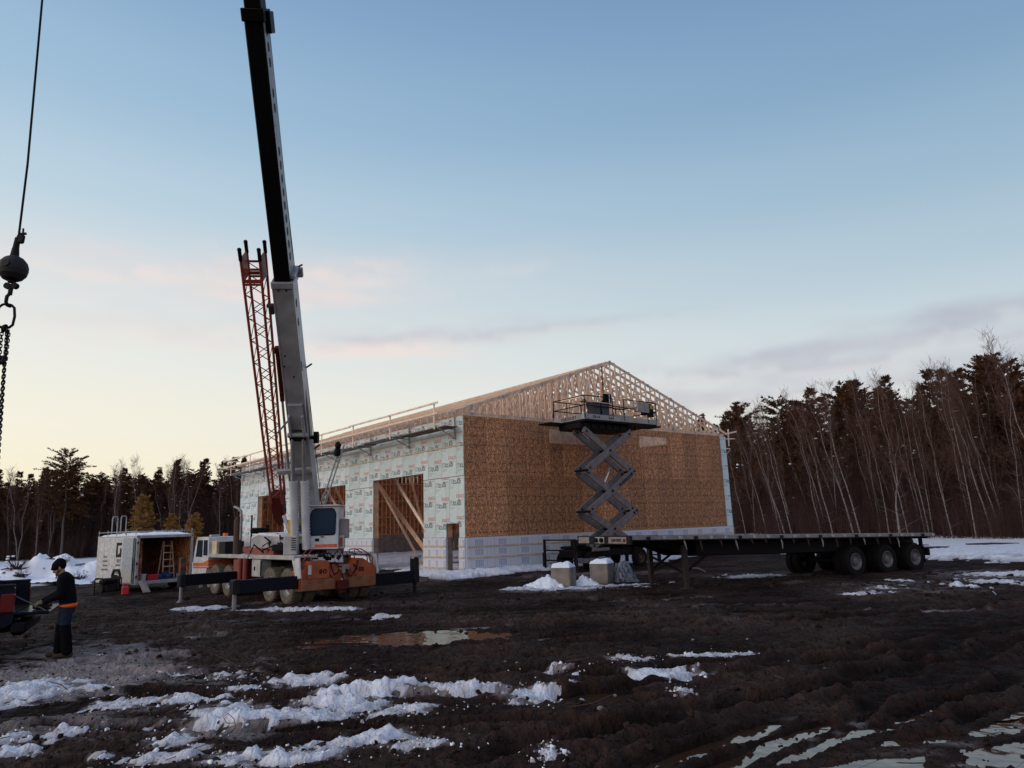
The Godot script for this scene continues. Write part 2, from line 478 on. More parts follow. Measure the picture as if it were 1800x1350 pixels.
func sky_image(w: int, h: int) -> Image:
	var west := [[-2, 255, 234, 184], [3, 253, 241, 208], [8, 249, 243, 224], [13, 239, 239, 231], [18, 224, 228, 229], [24, 192, 213, 227], [31, 162, 193, 218], [40, 136, 169, 204], [60, 100, 136, 182], [90, 86, 120, 168]]
	var east := [[-2, 214, 216, 220], [4, 216, 220, 225], [9, 206, 216, 224], [13, 186, 205, 218], [18, 160, 189, 209], [24, 140, 173, 199], [31, 119, 153, 187], [40, 103, 137, 176], [60, 88, 122, 170], [90, 86, 120, 168]]
	var anti := [[-2, 176, 172, 186], [3, 196, 182, 196], [8, 226, 202, 206], [14, 224, 205, 212], [20, 200, 197, 214], [27, 168, 185, 212], [36, 134, 164, 204], [48, 110, 146, 194], [65, 94, 128, 176], [90, 86, 120, 168]]
	var im := Image.create(w, h, false, Image.FORMAT_RGBF)
	var f := noise_of(101, 1.0, 5)
	var g := noise_of(102, 1.0, 4)
	# long thin cloud streaks: azimuth, elevation, half length, half thickness, strength, grey share
	var streaks := [[-9.5, 14.7, 8.0, 0.55, 0.75, 0.7], [-11, 13.9, 8.0, 0.7, 0.65, 0.0], [4.0, 15.4, 11.0, 0.7, 0.55, 0.8], [-26, 18.8, 15, 1.3, 0.55, 0.0], [-15, 19.6, 9, 1.5, 0.42, 0.0], [-19, 17.6, 9, 0.7, 0.5, 0.0], [26, 11.4, 16, 1.2, 0.8, 0.8], [36, 12.6, 13, 0.8, 0.7, 0.85], [18, 9.0, 12, 1.1, 0.75, 0.65], [40, 9.4, 16, 1.2, 0.6, 0.7], [-28, 14.4, 14, 1.3, 0.35, 0.1], [0, 20.5, 6, 1.0, 0.25, 0.2], [70, 12, 22, 2.0, 0.6, 0.8], [120, 15, 30, 3, 0.5, 0.8], [-110, 14, 26, 2.4, 0.5, 0.3], [175, 18, 30, 3, 0.5, 0.7]]
	for j in h:
		var e := 90.0 - (j + 0.5) / h * 180.0
		for i in w:
			var az := i / float(w) * 360.0
			if az > 180: az -= 360
			if e < -3:
				im.set_pixel(i, j, Color(0.10, 0.09, 0.09))
				continue
			var d := deg_to_rad(az - SUN_AZ)
			var k := pow(0.5 + 0.5 * cos(d), 1.6)
			var c := shade(east, e).lerp(shade(west, e), k)
			c = c.lerp(shade(anti, e), smoothstep(105.0, 165.0, absf(wrapf(az - SUN_AZ, -180, 180))))
			if e < 30:
				for s in streaks:
					var da := wrapf(az - s[0], -180, 180)
					if absf(da) > s[2] * 1.6: continue
					var warp := f.get_noise_2d(az * 0.11, e * 0.5) * 1.5
					var de: float = (e - s[1] - da * 0.022 + warp * s[3] * 0.8) / s[3]
					var a: float = exp(-de * de) * clampf(1.3 - absf(da) / s[2], 0, 1) * (0.95 + 0.9 * g.get_noise_2d(az * 0.09, e * 0.9) + 0.5 * g.get_noise_2d(az * 0.45, e * 3.5))
					a = clampf(a, 0, 1) * s[4]
					var warm := Color(240, 220, 216) if de < 0.1 else Color(206, 203, 214)
					warm = warm.lerp(Color(250, 230, 220), k * 0.6)
					var cool := Color(176, 183, 197) if de > -0.3 else Color(204, 208, 214)
					c = c.lerp(warm.lerp(cool, s[5]), a)
			c = Color(c.r / 255.0, c.g / 255.0, c.b / 255.0).srgb_to_linear()
			im.set_pixel(i, j, c)
	return im

# ------------------------------------------------------------------ ground
var xs := PackedFloat32Array()
var zs := PackedFloat32Array()
var H := PackedFloat32Array()
var T := PackedFloat32Array()
var S := PackedFloat32Array()
var nx := 0
var nz := 0

func lower(a: PackedFloat32Array, x: float) -> int:
	return clampi(a.bsearch(x), 0, a.size() - 1)

func span(cx: float, cz: float, rx: float, rz: float) -> Array:
	return [range(lower(xs, cx - rx), lower(xs, cx + rx) + 1), range(lower(zs, cz - rz), lower(zs, cz + rz) + 1)]

func ground_y(x: float, z: float) -> float:
	var i := clampi(xs.bsearch(x), 1, nx - 1)
	var j := clampi(zs.bsearch(z), 1, nz - 1)
	var fx := (x - xs[i - 1]) / (xs[i] - xs[i - 1])
	var fz := (z - zs[j - 1]) / (zs[j] - zs[j - 1])
	return lerpf(lerpf(H[(j - 1) * nx + i - 1], H[(j - 1) * nx + i], fx), lerpf(H[j * nx + i - 1], H[j * nx + i], fx), fz)

func sheet(base: PackedFloat32Array, add: PackedFloat32Array, cols: PackedColorArray, keep: PackedByteArray) -> ArrayMesh:
	var n := nx * nz
	var y := PackedFloat32Array()
	y.resize(n)
	for k in n: y[k] = base[k] + add[k]
	var v := PackedVector3Array(); v.resize(n)
	var nn := PackedVector3Array(); nn.resize(n)
	for j in nz:
		var ja := maxi(j - 1, 0); var jb := mini(j + 1, nz - 1)
		for i in nx:
			var k: int = j * nx + i
			var ia := maxi(i - 1, 0); var ib := mini(i + 1, nx - 1)
			v[k] = Vector3(xs[i], y[k], zs[j])
			nn[k] = Vector3(-(y[j * nx + ib] - y[j * nx + ia]) / (xs[ib] - xs[ia]), 1, -(y[jb * nx + i] - y[ja * nx + i]) / (zs[jb] - zs[ja])).normalized()
	var ix := PackedInt32Array()
	for j in nz - 1:
		for i in nx - 1:
			var k: int = j * nx + i
			if keep.size() and not (keep[k] | keep[k + 1] | keep[k + nx] | keep[k + nx + 1]): continue
			ix.append_array([k, k + 1, k + nx, k + 1, k + nx + 1, k + nx])
	if keep.size():      # leave out what is not used
		var m := PackedInt32Array(); m.resize(n); m.fill(-1)
		var v2 := PackedVector3Array(); var n2 := PackedVector3Array(); var c2 := PackedColorArray()
		for q in ix.size():
			var k := ix[q]
			if m[k] < 0:
				m[k] = v2.size()
				v2.append(v[k]); n2.append(nn[k]); c2.append(cols[k])
			ix[q] = m[k]
		v = v2; nn = n2; cols = c2
	var a := []
	a.resize(Mesh.ARRAY_MAX)
	a[Mesh.ARRAY_VERTEX] = v
	a[Mesh.ARRAY_NORMAL] = nn
	a[Mesh.ARRAY_COLOR] = cols
	a[Mesh.ARRAY_INDEX] = ix
	var am := ArrayMesh.new()
	am.add_surface_from_arrays(Mesh.PRIMITIVE_TRIANGLES, a)
	return am

func axis(stops: Array) -> PackedFloat32Array:      # [[from, step], ..., [end, 0]]: steps grow smoothly towards the next
	var a := PackedFloat32Array()
	for i in stops.size() - 1:
		var p: float = stops[i][0]
		while p < stops[i + 1][0] - stops[i][1] * 0.4:
			a.append(p)
			var k: float = clampf((p - stops[i][0]) / (stops[i + 1][0] - stops[i][0]), 0, 1)
			p += lerpf(stops[i][1], stops[i + 1][1] if stops[i + 1][1] > 0 else stops[i][1], k * k)
	a.append(stops[-1][0])
	return a

# puddles: x, z, half lengths, turn, water level
const PUDDLES := [[-2.3, -15.0, 2.3, 0.95, 0.02, -0.035], [-6.99, -14.74, 0.45, 0.3, 0.0, -0.03], [0.85, -9.42, 0.6, 0.4, 0.1, -0.05], [-4.32, -7.48, 0.22, 0.18, 0.0, -0.03],
	[1.75, -7.35, 1.15, 0.17, 0.72, -0.035], [2.35, -7.35, 1.2, 0.16, 0.70, -0.035], [2.9, -7.2, 1.1, 0.26, 0.66, -0.03], [3.6, -7.0, 0.9, 0.45, 0.5, -0.03], [3.1, -6.55, 1.2, 0.4, 0.3, -0.03],
	[4.25, -8.3, 0.55, 0.08, 0.62, -0.05], [5.4, -8.4, 0.5, 0.1, 0.62, -0.03], [1.6, -8.15, 0.7, 0.14, 0.74, -0.05], [-4.0, -14.2, 0.9, 0.3, 0.05, -0.03], [4.7, -7.1, 1.0, 0.4, 0.5, -0.03], [5.0, -7.9, 0.8, 0.2, 0.6, -0.035], [-1.9, -13.2, 0.5, 0.2, 0.0, -0.02], [0.4, -12.4, 0.35, 0.2, 0.0, -0.03]]
# wheel ruts: from, to, half width, depth
const RUTS := [[0.6, -6.2, 3.0, -8.5, 0.14, 0.12], [1.15, -6.1, 4.6, -9.2, 0.15, 0.13], [1.8, -6.2, 6.6, -10.2, 0.16, 0.14], [2.5, -6.2, 9.0, -11.2, 0.16, 0.13], [3.2, -6.1, 9.5, -10.3, 0.18, 0.13], [4.0, -6.1, 9.0, -9.2, 0.18, 0.12], [-0.6, -6.8, 6.5, -11.6, 0.18, 0.13], [0.2, -7.4, 11.0, -14.0, 0.2, 0.13], [-0.2, -9.0, 13, -15.4, 0.2, 0.13], [1.5, -10.6, 15, -16.6, 0.22, 0.12],
	[-6.5, -8.9, 1.6, -7.9, 0.18, 0.10], [-6.5, -10.6, 2.4, -9.0, 0.2, 0.11], [-7, -12.2, 3.0, -10.4, 0.22, 0.11], [-9.5, -17.2, 8, -17.0, 0.25, 0.12], [-9.5, -15.9, 11, -16.2, 0.25, 0.11], [-9, -12.6, -2, -14.6, 0.2, 0.09], [-2, -13.4, 16, -18.2, 0.24, 0.12], [-4, -18.8, 19, -18.8, 0.25, 0.11], [0, -20.6, 20, -21.2, 0.25, 0.10], [-12, -19.4, 4, -20.2, 0.25, 0.10], [-12, -22.6, -1, -22.2, 0.25, 0.08], [-14, -25.4, -4, -26.5, 0.25, 0.08]]
# snow left lying: x, z, half lengths, thickness, turn
const SNOW := [[0.4, -25.2, 1.0, 0.5, 0.14, 0.1], [1.6, -24.7, 1.4, 0.25, 0.08, 0.05], [3.2, -25.4, 1.4, 0.25, 0.08, 0.05], [-3.06, -11.07, 0.6, 0.34, 0.10, 0.1], [-1.95, -10.1, 0.82, 0.36, 0.17, 0.22], [-0.72, -9.99, 0.48, 0.24, 0.13, -0.15], [-4.22, -9.95, 0.55, 0.24, 0.10, 0.0], [-3.5, -9.1, 0.36, 0.4, 0.12, 0.3], [-2.74, -8.87, 1.0, 0.30, 0.13, 0.12], [-2.2, -9.35, 0.5, 0.25, 0.12, -0.1], [-1.44, -8.93, 0.42, 0.16, 0.09, 0.05],
	[-1.64, -7.69, 0.58, 0.22, 0.14, 0.05], [-0.96, -7.43, 0.25, 0.13, 0.07, 0.1], [-3.62, -8.0, 0.24, 0.16, 0.10, -0.2], [-3.43, -7.43, 0.33, 0.15, 0.09, 0.1], [-2.34, -7.27, 0.6, 0.18, 0.13, 0.0], [-4.99, -8.51, 0.2, 0.18, 0.11, 0.2], [-5.49, -8.35, 0.18, 0.12, 0.09, 0.4], [-5.25, -7.75, 0.3, 0.18, 0.10, 0.4],
	[-7.09, -10.93, 0.62, 0.9, 0.10, 0.2], [-6.25, -10.95, 0.36, 0.2, 0.08, 0.1], [-4.36, -11.73, 0.37, 0.26, 0.09, 0.0], [-5.34, -11.72, 0.28, 0.18, 0.05, 0.0], [-5.13, -9.93, 0.44, 0.26, 0.05, 0.1], [-3.85, -10.52, 0.19, 0.15, 0.07, 0.0], [2.01, -10.68, 0.58, 0.3, 0.13, -0.05], [1.95, -9.42, 0.12, 0.14, 0.08, 0.3],
	[0.12, -9.53, 0.36, 0.26, 0.14, 0.1], [1.68, -11.73, 0.3, 0.15, 0.06, 0.0], [2.99, -11.98, 0.6, 0.13, 0.05, 0.1], [0.27, -11.01, 0.37, 0.1, 0.05, 0.15], [12.48, -21.06, 0.25, 0.6, 0.13, 0.0], [14.07, -22.03, 0.5, 0.9, 0.13, 0.2], [15.88, -24.64, 1.1, 0.7, 0.12, 0.1], [10.21, -20.83, 0.6, 0.35, 0.06, 0.0],
	[9.06, -19.89, 0.52, 0.3, 0.05, 0.0], [11.95, -23.39, 0.3, 0.45, 0.06, 0.0], [8.51, -27.07, 1.1, 0.6, 0.07, 0.1], [-9.29, -21.79, 0.76, 0.6, 0.08, 0.0], [-6.9, -20.6, 0.7, 0.5, 0.10, 0.0], [-5.44, -20.2, 1.0, 0.4, 0.08, 0.0], [0.22, -7.11, 0.1, 0.1, 0.06, 0.0], [-3.23, -18.34, 0.4, 0.2, 0.03, 0.0], [17.0, -24.0, 1.2, 0.6, 0.14, 0.1], [16.4, -22.3, 0.8, 0.6, 0.12, 0.2]]
# slush, half melted: x, z, half lengths, strength
const SLUSH := [[-7.4, -11.6, 2.6, 2.0, 1.0], [-5.6, -8.6, 1.5, 1.2, 0.6], [-8.5, -14.5, 2.4, 1.3, 0.7], [4.2, -7.0, 1.6, 0.5, 0.45], [5.4, -7.6, 1.2, 0.5, 0.4], [-2.0, -21.5, 7, 1.0, 0.3], [2, -28, 4, 2, 0.35], [-4.8, -11.2, 1.4, 0.5, 0.55], [-6, -18.2, 4, 0.9, 0.35], [1, -17.0, 4, 0.6, 0.25], [6, -18.5, 5, 0.7, 0.3], [12, -22.5, 4, 1.2, 0.5], [-7.6, -13.2, 2.2, 1.6, 0.75], [-6.9, -12.2, 2.6, 1.0, 0.5], [-3.2, -8.35, 0.9, 0.45, 0.7], [-5.0, -9.6, 0.8, 0.5, 0.6], [1.6, -24.4, 3.0, 1.3, 0.7], [9, -27.4, 3, 2, 0.5], [-6.5, -20.9, 3, 1.2, 0.45], [11, -20.5, 3, 1.6, 0.4], [16, -24.5, 3.5, 3, 0.6], [-6.0, -16.2, 2.0, 0.7, 0.35], [-9, -23.5, 3, 1.2, 0.3], [-14, -27, 4, 2.0, 0.3], [-4.3, -12.6, 1.5, 0.5, 0.4], [2.6, -12, 1.4, 0.5, 0.3], [8, -24, 3, 1.0, 0.35], [-3.5, -31, 3, 1.8, 0.6], [3, -31, 5, 2.4, 0.55]]

func blob(k: Array) -> void:
	var w := noise_of(61, 0.9, 4)
	var w2 := noise_of(62, 3.2, 5)
	var ca := cos(k[5]); var sa := sin(k[5])
	var r: float = maxf(k[2], k[3]) * 1.5
	var sp := span(k[0], k[1], r, r)
	var big: float = clampf(k[2] / 0.6, 0.4, 1.4)
	for j in sp[1]:
		for i in sp[0]:
			var dx: float = xs[i] - k[0]; var dz: float = zs[j] - k[1]
			var u: float = (dx * ca - dz * sa) / k[2]; var q: float = (dx * sa + dz * ca) / k[3]
			var e := u * u + q * q
			if e > 2.2: continue
			e += 0.95 * w.get_noise_2d(xs[i] * 1.6 / big, zs[j] * 1.9 / big) + 1.1 * w2.get_noise_2d(xs[i] * 1.1, zs[j] * 1.4)
			if k[4] > 0.04 and e < 2.1: S[j * nx + i] = maxf(S[j * nx + i], 0.75 * clampf(2.1 - e, 0, 1))
			if e >= 1.0: continue
			var h: float = k[4] * 0.5 * pow(1.0 - e, 0.9) * (0.8 + 0.8 * w2.get_noise_2d(xs[i] * 0.8 + 40, zs[j] * 0.8))
			T[j * nx + i] = maxf(T[j * nx + i], maxf(h, 0.012))

func build_ground() -> void:
	xs = axis([[-420, 40], [-120, 6], [-46, 0.4], [-16, 0.12], [-7, 0.04], [6.5, 0.04], [15, 0.12], [20, 0.25], [46, 0.5], [120, 8], [420, 0]])
	zs = axis([[-520, 50], [-130, 6], [-80, 1.0], [-44, 0.3], [-28, 0.14], [-16, 0.075], [-6.0, 0.04], [-5.6, 0.3], [6, 2.0], [60, 0]])
	nx = xs.size()
	nz = zs.size()
	var n := nx * nz
	H.resize(n); T.resize(n); S.resize(n)
	var cols := PackedColorArray()
	cols.resize(n)
	var f0 := noise_of(41, 0.09, 3)
	var f1 := noise_of(42, 0.5, 4, FastNoiseLite.TYPE_SIMPLEX_SMOOTH, true)
	var f2 := noise_of(43, 2.6, 5)
	var f3 := noise_of(44, 1.1, 4)
	var f4 := noise_of(45, 0.28, 4)
	var f5 := noise_of(46, 5.5, 3)
	for j in nz:
		var z := zs[j]
		var far := clampf((-z - 15) / 14.0, 0, 1)
		for i in nx:
			var x := xs[i]
			var k: int = j * nx + i
			var amp := lerpf(1.0, 0.45, far)
			var h := f0.get_noise_2d(x, z) * 0.07 * amp
			if z > -70 and absf(x) < 60:
				h += (f1.get_noise_2d(x * 0.3 + z * 0.2, z * 1.0) - 0.25) * 0.045 * amp
				if z > -40: h += (f2.get_noise_2d(x, z) * 0.034 + f3.get_noise_2d(x * 0.7, z * 1.5) * 0.045) * amp + maxf(0.0, f5.get_noise_2d(x, z)) * 0.055 * (0.3 + 0.7 * clampf(0.5 + f4.get_noise_2d(x, z) * 2.0, 0, 1)) * amp
			H[k] = h
	for r in RUTS:
		var a := Vector2(r[0], r[1]); var b := Vector2(r[2], r[3])
		var l := a.distance_to(b)
		var d := (b - a) / l
		var w := noise_of(int(absf(r[0] * 100)) + 7, 0.25, 3)
		for j in range(lower(zs, minf(a.y, b.y) - 0.8), lower(zs, maxf(a.y, b.y) + 0.8)):
			for i in range(lower(xs, minf(a.x, b.x) - 0.8), lower(xs, maxf(a.x, b.x) + 0.8)):
				var p := Vector2(xs[i], zs[j]) - a
				var s := p.dot(d)
				if s < 0 or s > l: continue
				var o := p.cross(d) + w.get_noise_1d(s * 2.0) * 0.35
				var q: float = absf(o) / r[4]
				if q > 2.6: continue
				var ends := minf(clampf(s / 0.7, 0, 1), clampf((l - s) / 0.7, 0, 1)) * (0.95 + 0.45 * w.get_noise_1d(s * 0.8 + 90))
				var dip: float = -exp(-pow(q, 4.0)) + 0.62 * exp(-pow((q - 1.45) / 0.42, 2.0))
				if q < 1.0: dip += 0.16 * signf(sin((s + absf(o) * 0.9) * 34.0)) * (1.0 - q)
				H[j * nx + i] += dip * r[5] * ends * 0.72
				if q < 0.9: H[j * nx + i] = lerpf(H[j * nx + i], H[j * nx + i] * 0.5 - r[5] * 0.25, 0.5 * ends)
				if a.y < -12.0 or (a.x > 0.5 and a.y > -7.0): S[j * nx + i] = maxf(S[j * nx + i], (0.85 if a.y < -12.0 else 0.55) * clampf(1.3 - q, 0, 1) * clampf(0.55 + 1.6 * w.get_noise_1d(s * 1.3 + 300), 0, 1))
	for p in PUDDLES:
		var w := noise_of(63, 1.3, 4)
		var sp := span(p[0], p[1], p[2] * 1.5, p[2] * 1.5)
		var ca := cos(p[4]); var sa := sin(p[4])
		for j in sp[1]:
			for i in sp[0]:
				var dx: float = xs[i] - p[0]; var dz: float = zs[j] - p[1]
				var u: float = (dx * ca - dz * sa) / p[2]; var q: float = (dx * sa + dz * ca) / p[3]
				var e := u * u + q * q + 0.7 * w.get_noise_2d(xs[i] * 1.5, zs[j] * 1.5)
				if u * u + q * q > 2.2: continue
				var k: int = j * nx + i
				var m := clampf((1.25 - e) / 0.5, 0, 1)
				H[k] = lerpf(maxf(H[k], p[5] + 0.012), p[5] - 0.03 + H[k] * 0.12, m * m * (3 - 2 * m))
	for s in SLUSH:
		var sp := span(s[0], s[1], s[2] * 1.3, s[3] * 1.3)
		for j in sp[1]:
			for i in sp[0]:
				var e: float = pow((xs[i] - s[0]) / s[2], 2) + pow((zs[j] - s[1]) / s[3], 2)
				S[j * nx + i] = maxf(S[j * nx + i], s[4] * clampf(1.25 - e, 0, 1))
	for sn in SNOW: blob(sn)
	# crumbs of snow round the larger patches
	rng.seed = 77
	for q in 170:
		var k: Array = SNOW[rng.randi() % SNOW.size()]
		var sz := rng.randf_range(0.03, 0.11) * (1.6 if k[1] < -18 else 1.0)
		blob([k[0] + rng.randfn(0, k[2] * 0.9), k[1] + rng.randfn(0, k[3] * 1.3), sz, sz * rng.randf_range(0.6, 1.0), rng.randf_range(0.02, 0.06), rng.randf() * 3])
	# unbroken snow at the edges of the site and under the trees
	var e1 := noise_of(64, 0.16, 4)
	var e2 := noise_of(65, 0.7, 3)
	for j in nz:
		var z := zs[j]
		if z > -25: break
		for i in nx:
			var x := xs[i]
			var e := e1.get_noise_2d(x, z) * 5.0 + e2.get_noise_2d(x, z) * 1.2
			var right := (x - 19.5) * 0.75 + (-z - 31.0) * 0.55 - 2.0 + e      # > 0 inside the right-hand field
			right += e2.get_noise_2d(x * 0.7, z * 2.6) * 5.0 - 1.0
			if x < 15: right = -1
			var left := (-z - 37.5) * 0.7 + (-x - 19.0) * 0.35 + e * 0.6
			var back := -z - 56.0 + e
			var m := maxf(right, maxf(left if x < -14 else -1.0, back))
			var b := Transform3D(Basis(Vector3.UP, deg_to_rad(BAX)), CORNER).affine_inverse() * Vector3(x, 0, z)
			if b.x > -1.0 and b.x < 19.9 and b.z < 0.2 and b.z > -31: m = (0.6 + e * 0.3) if b.x > 0.4 and b.z < -0.4 else -1.0
			if m > 0:
				var t := minf(m * 0.12, 0.16) + 0.03 * e2.get_noise_2d(x * 2, z * 2)
				T[j * nx + i] = maxf(T[j * nx + i], maxf(t, 0.012))
			# drifts along the foot of the hall
			if b.z > 0.0 and b.z < 2.2 and b.x > -2 and b.x < 21:
				var d := 0.75 - b.z / 1.5 + e * 0.3
				if d > 0: T[j * nx + i] = maxf(T[j * nx + i], minf(0.3 * d, 0.22))
			if b.x < 0.0 and b.x > -2.2 and b.z > -31 and b.z < 1.5:
				var d := 0.65 + b.x / 1.3 + e * 0.35
				if d > 0: T[j * nx + i] = maxf(T[j * nx + i], minf(0.22 * d, 0.16))
	var patch := noise_of(66, 1.6, 5)
	var lump := noise_of(67, 2.6, 3, FastNoiseLite.TYPE_CELLULAR)
	var wet := Color(0.022, 0.0125, 0.0105)
	var dry := Color(0.082, 0.049, 0.039)
	var slushy := Color(0.42, 0.36, 0.35)
	var keep := PackedByteArray()
	keep.resize(n)
	var sc := PackedColorArray()
	sc.resize(n)
	var add := PackedFloat32Array()
	add.resize(n)
	var zero := PackedFloat32Array()
	zero.resize(n)
	for j in nz:
		for i in nx:
			var k: int = j * nx + i
			var x := xs[i]; var z := zs[j]
			var c := wet.lerp(dry.lerp(Color(0.105, 0.069, 0.058), clampf((-z - 13.0) / 8.0, 0, 1)), clampf(0.35 + f4.get_noise_2d(x, z) * 0.8 + H[k] * 4.5, 0, 1))
			if S[k] > 0:
				var m := clampf((S[k] * 1.35 - 0.6 + patch.get_noise_2d(x * 0.7, z * 2.0) * 0.9 + H[k] * 2.5) * 2.4, 0, 0.9) * S[k] * 1.1
				c = c.lerp(slushy, clampf(m, 0, 0.85))
			cols[k] = c
			if T[k] > 0:
				keep[k] = 1
				var l := lump.get_noise_2d(x, z)
				add[k] = T[k] * (0.75 - 0.6 * l) + minf(T[k], 0.03) * (patch.get_noise_2d(x * 4, z * 4)) + 0.004
				var dirty := clampf(1.05 - T[k] * 17.0 + 0.9 * patch.get_noise_2d(x * 2, z * 2), 0, 1)
				sc[k] = Color(0.98, 0.985, 1.0).lerp(Color(0.50, 0.45, 0.43), dirty * 0.75)
			else:
				add[k] = -0.03
				sc[k] = Color(0.36, 0.31, 0.29)
	tag(part("ground", sheet(H, zero, cols, PackedByteArray()), M.mud, self), "dark rutted mud of the building site with tyre tracks", "", "", "structure")
	tag(part("snow", sheet(H, add, sc, keep), M.snow, self), "old lumpy snow lying in patches on the mud", "", "", "structure")
	var level := 0.0
	for p in PUDDLES:
		level += 0.0017
		var b := MB.new()
		var k := 20
		for q in k:
			var a0 := TAU * q / k; var a1 := TAU * (q + 1) / k
			var w := func(a): return Vector3(p[0] + cos(a) * p[2] * 1.25 * cos(p[4]) + sin(a) * p[3] * 1.35 * sin(p[4]), p[5] - level, p[1] - cos(a) * p[2] * 1.25 * sin(p[4]) + sin(a) * p[3] * 1.35 * cos(p[4]))
			b.flat(Vector3(p[0], p[5] - level, p[1]), w.call(a1), w.call(a0))
		tag(part("puddle_water", b, M.water, self), "brown standing water in the ruts", "", "", "structure")

func lump_mesh(sd: int, rough: float) -> ArrayMesh:
	var f := noise_of(sd, 0.9, 2)
	var b := MB.new()
	b.ball(Vector3.ZERO, Vector3.ONE, 8)
	for i in b.v.size(): b.v[i] *= (1.0 + rough * f.get_noise_3dv(b.v[i] * 1.3)) * Vector3(1.0, 0.7, 1.0)
	for i in range(0, b.v.size(), 3):
		var n := (b.v[i + 2] - b.v[i]).cross(b.v[i + 1] - b.v[i]).normalized()
		for k in 3: b.n[i + k] = n
	return smooth(b)

func build_crumbs() -> void:
	for v in 3:      # clods of mud
		rng.seed = 700 + v
		var where := []
		for i in 4200:
			var z := -6.2 - pow(rng.randf(), 1.6) * 20.0
			var x := rng.randf_range(-0.8, 0.8) * (-z) + rng.randfn(0, 0.4)
			var y := ground_y(x, z)
			if rng.randf() < 0.5 and y < 0.0: continue
			var s := rng.randf_range(0.005, 0.014) * (1.0 + (-z - 6.0) * 0.05) * (2.4 if rng.randf() < 0.10 else 1.0)
			where.append(Transform3D(Basis.from_euler(Vector3(rng.randf() * 6, rng.randf() * 6, rng.randf() * 6)).scaled(Vector3(s * rng.randf_range(0.8, 1.7), s, s * rng.randf_range(0.8, 1.3))), Vector3(x, y + s * 0.2, z)))
		scatter("mud_clods", lump_mesh(31 + v, 1.3), [M.clod_dark, M.clod, M.clod_dark][v], where, "loose clods of mud churned up over the site")
	for v in 2:      # crumbs of snow round the patches
		rng.seed = 710 + v
		var where := []
		for i in 1500:
			var k: Array = SNOW[rng.randi() % SNOW.size()]
			var x: float = k[0] + rng.randfn(0, k[2] * 0.85); var z: float = k[1] + rng.randfn(0, k[3] * 1.2)
			if z < -15: continue
			var s := rng.randf_range(0.004, 0.014) * (2.2 if rng.randf() < 0.12 else 1.0)
			var y := ground_y(x, z) + snow_depth(x, z)
			where.append(Transform3D(Basis.from_euler(Vector3(rng.randf() * 6, rng.randf() * 6, rng.randf() * 6)).scaled(Vector3.ONE * s), Vector3(x, y + s * 0.1, z)))
		scatter("snow_crumbs", lump_mesh(41 + v, 1.1), [M.snow_plain, M.snow_dirty][v], where, "crumbs of old snow around the patches")

func snow_depth(x: float, z: float) -> float:
	return T[clampi(zs.bsearch(z), 0, nz - 1) * nx + clampi(xs.bsearch(x), 0, nx - 1)]

# ------------------------------------------------------------------ the hall
# local axes: x along the gable, y up, z out of the gable; the long wall runs back along -z
func slab(b: MB, o: Vector3, ux: Vector3, uy: Vector3, w: float, h: float, thick: float, t0: Vector2, t1: Vector2) -> void:
	var nn := ux.cross(uy)
	var p := [o, o + ux * w, o + ux * w + uy * h, o + uy * h]
	var t := [Vector2(t0.x, t1.y), t1, Vector2(t1.x, t0.y), t0]
	b.tri(p[0], p[1], p[2], nn, nn, nn, t[0], t[1], t[2])
	b.tri(p[0], p[2], p[3], nn, nn, nn, t[0], t[2], t[3])
	var q := []
	for e in p: q.append(e - nn * thick)
	b.quad(q[3], q[2], q[1], q[0], Vector2(0.1, 0.1))
	for i in 4: b.quad(q[i], q[(i + 1) % 4], p[(i + 1) % 4], p[i], Vector2(0.02, 0.02))

func cut(rects: Array, holes: Array) -> Array:      # Rect2 minus Rect2
	for ho in holes:
		var out := []
		for r in rects:
			if not r.intersects(ho):
				out.append(r)
				continue
			var c: Rect2 = r.intersection(ho)
			if c.position.x > r.position.x + 0.02: out.append(Rect2(r.position, Vector2(c.position.x - r.position.x, r.size.y)))
			if c.end.x < r.end.x - 0.02: out.append(Rect2(Vector2(c.end.x, r.position.y), Vector2(r.end.x - c.end.x, r.size.y)))
			if c.position.y > r.position.y + 0.02: out.append(Rect2(Vector2(c.position.x, r.position.y), Vector2(c.size.x, c.position.y - r.position.y)))
			if c.end.y < r.end.y - 0.02: out.append(Rect2(Vector2(c.position.x, c.end.y), Vector2(c.size.x, r.end.y - c.end.y)))
		rects = out
	return rects

const HALL_W := 19.9
const HALL_L := 30.6
const WALL_H := 7.15
func roof_y(x: float) -> float:
	return 7.42 + (10.80 - 7.42) * (1.0 - absf(x - 9.95) / 9.95)

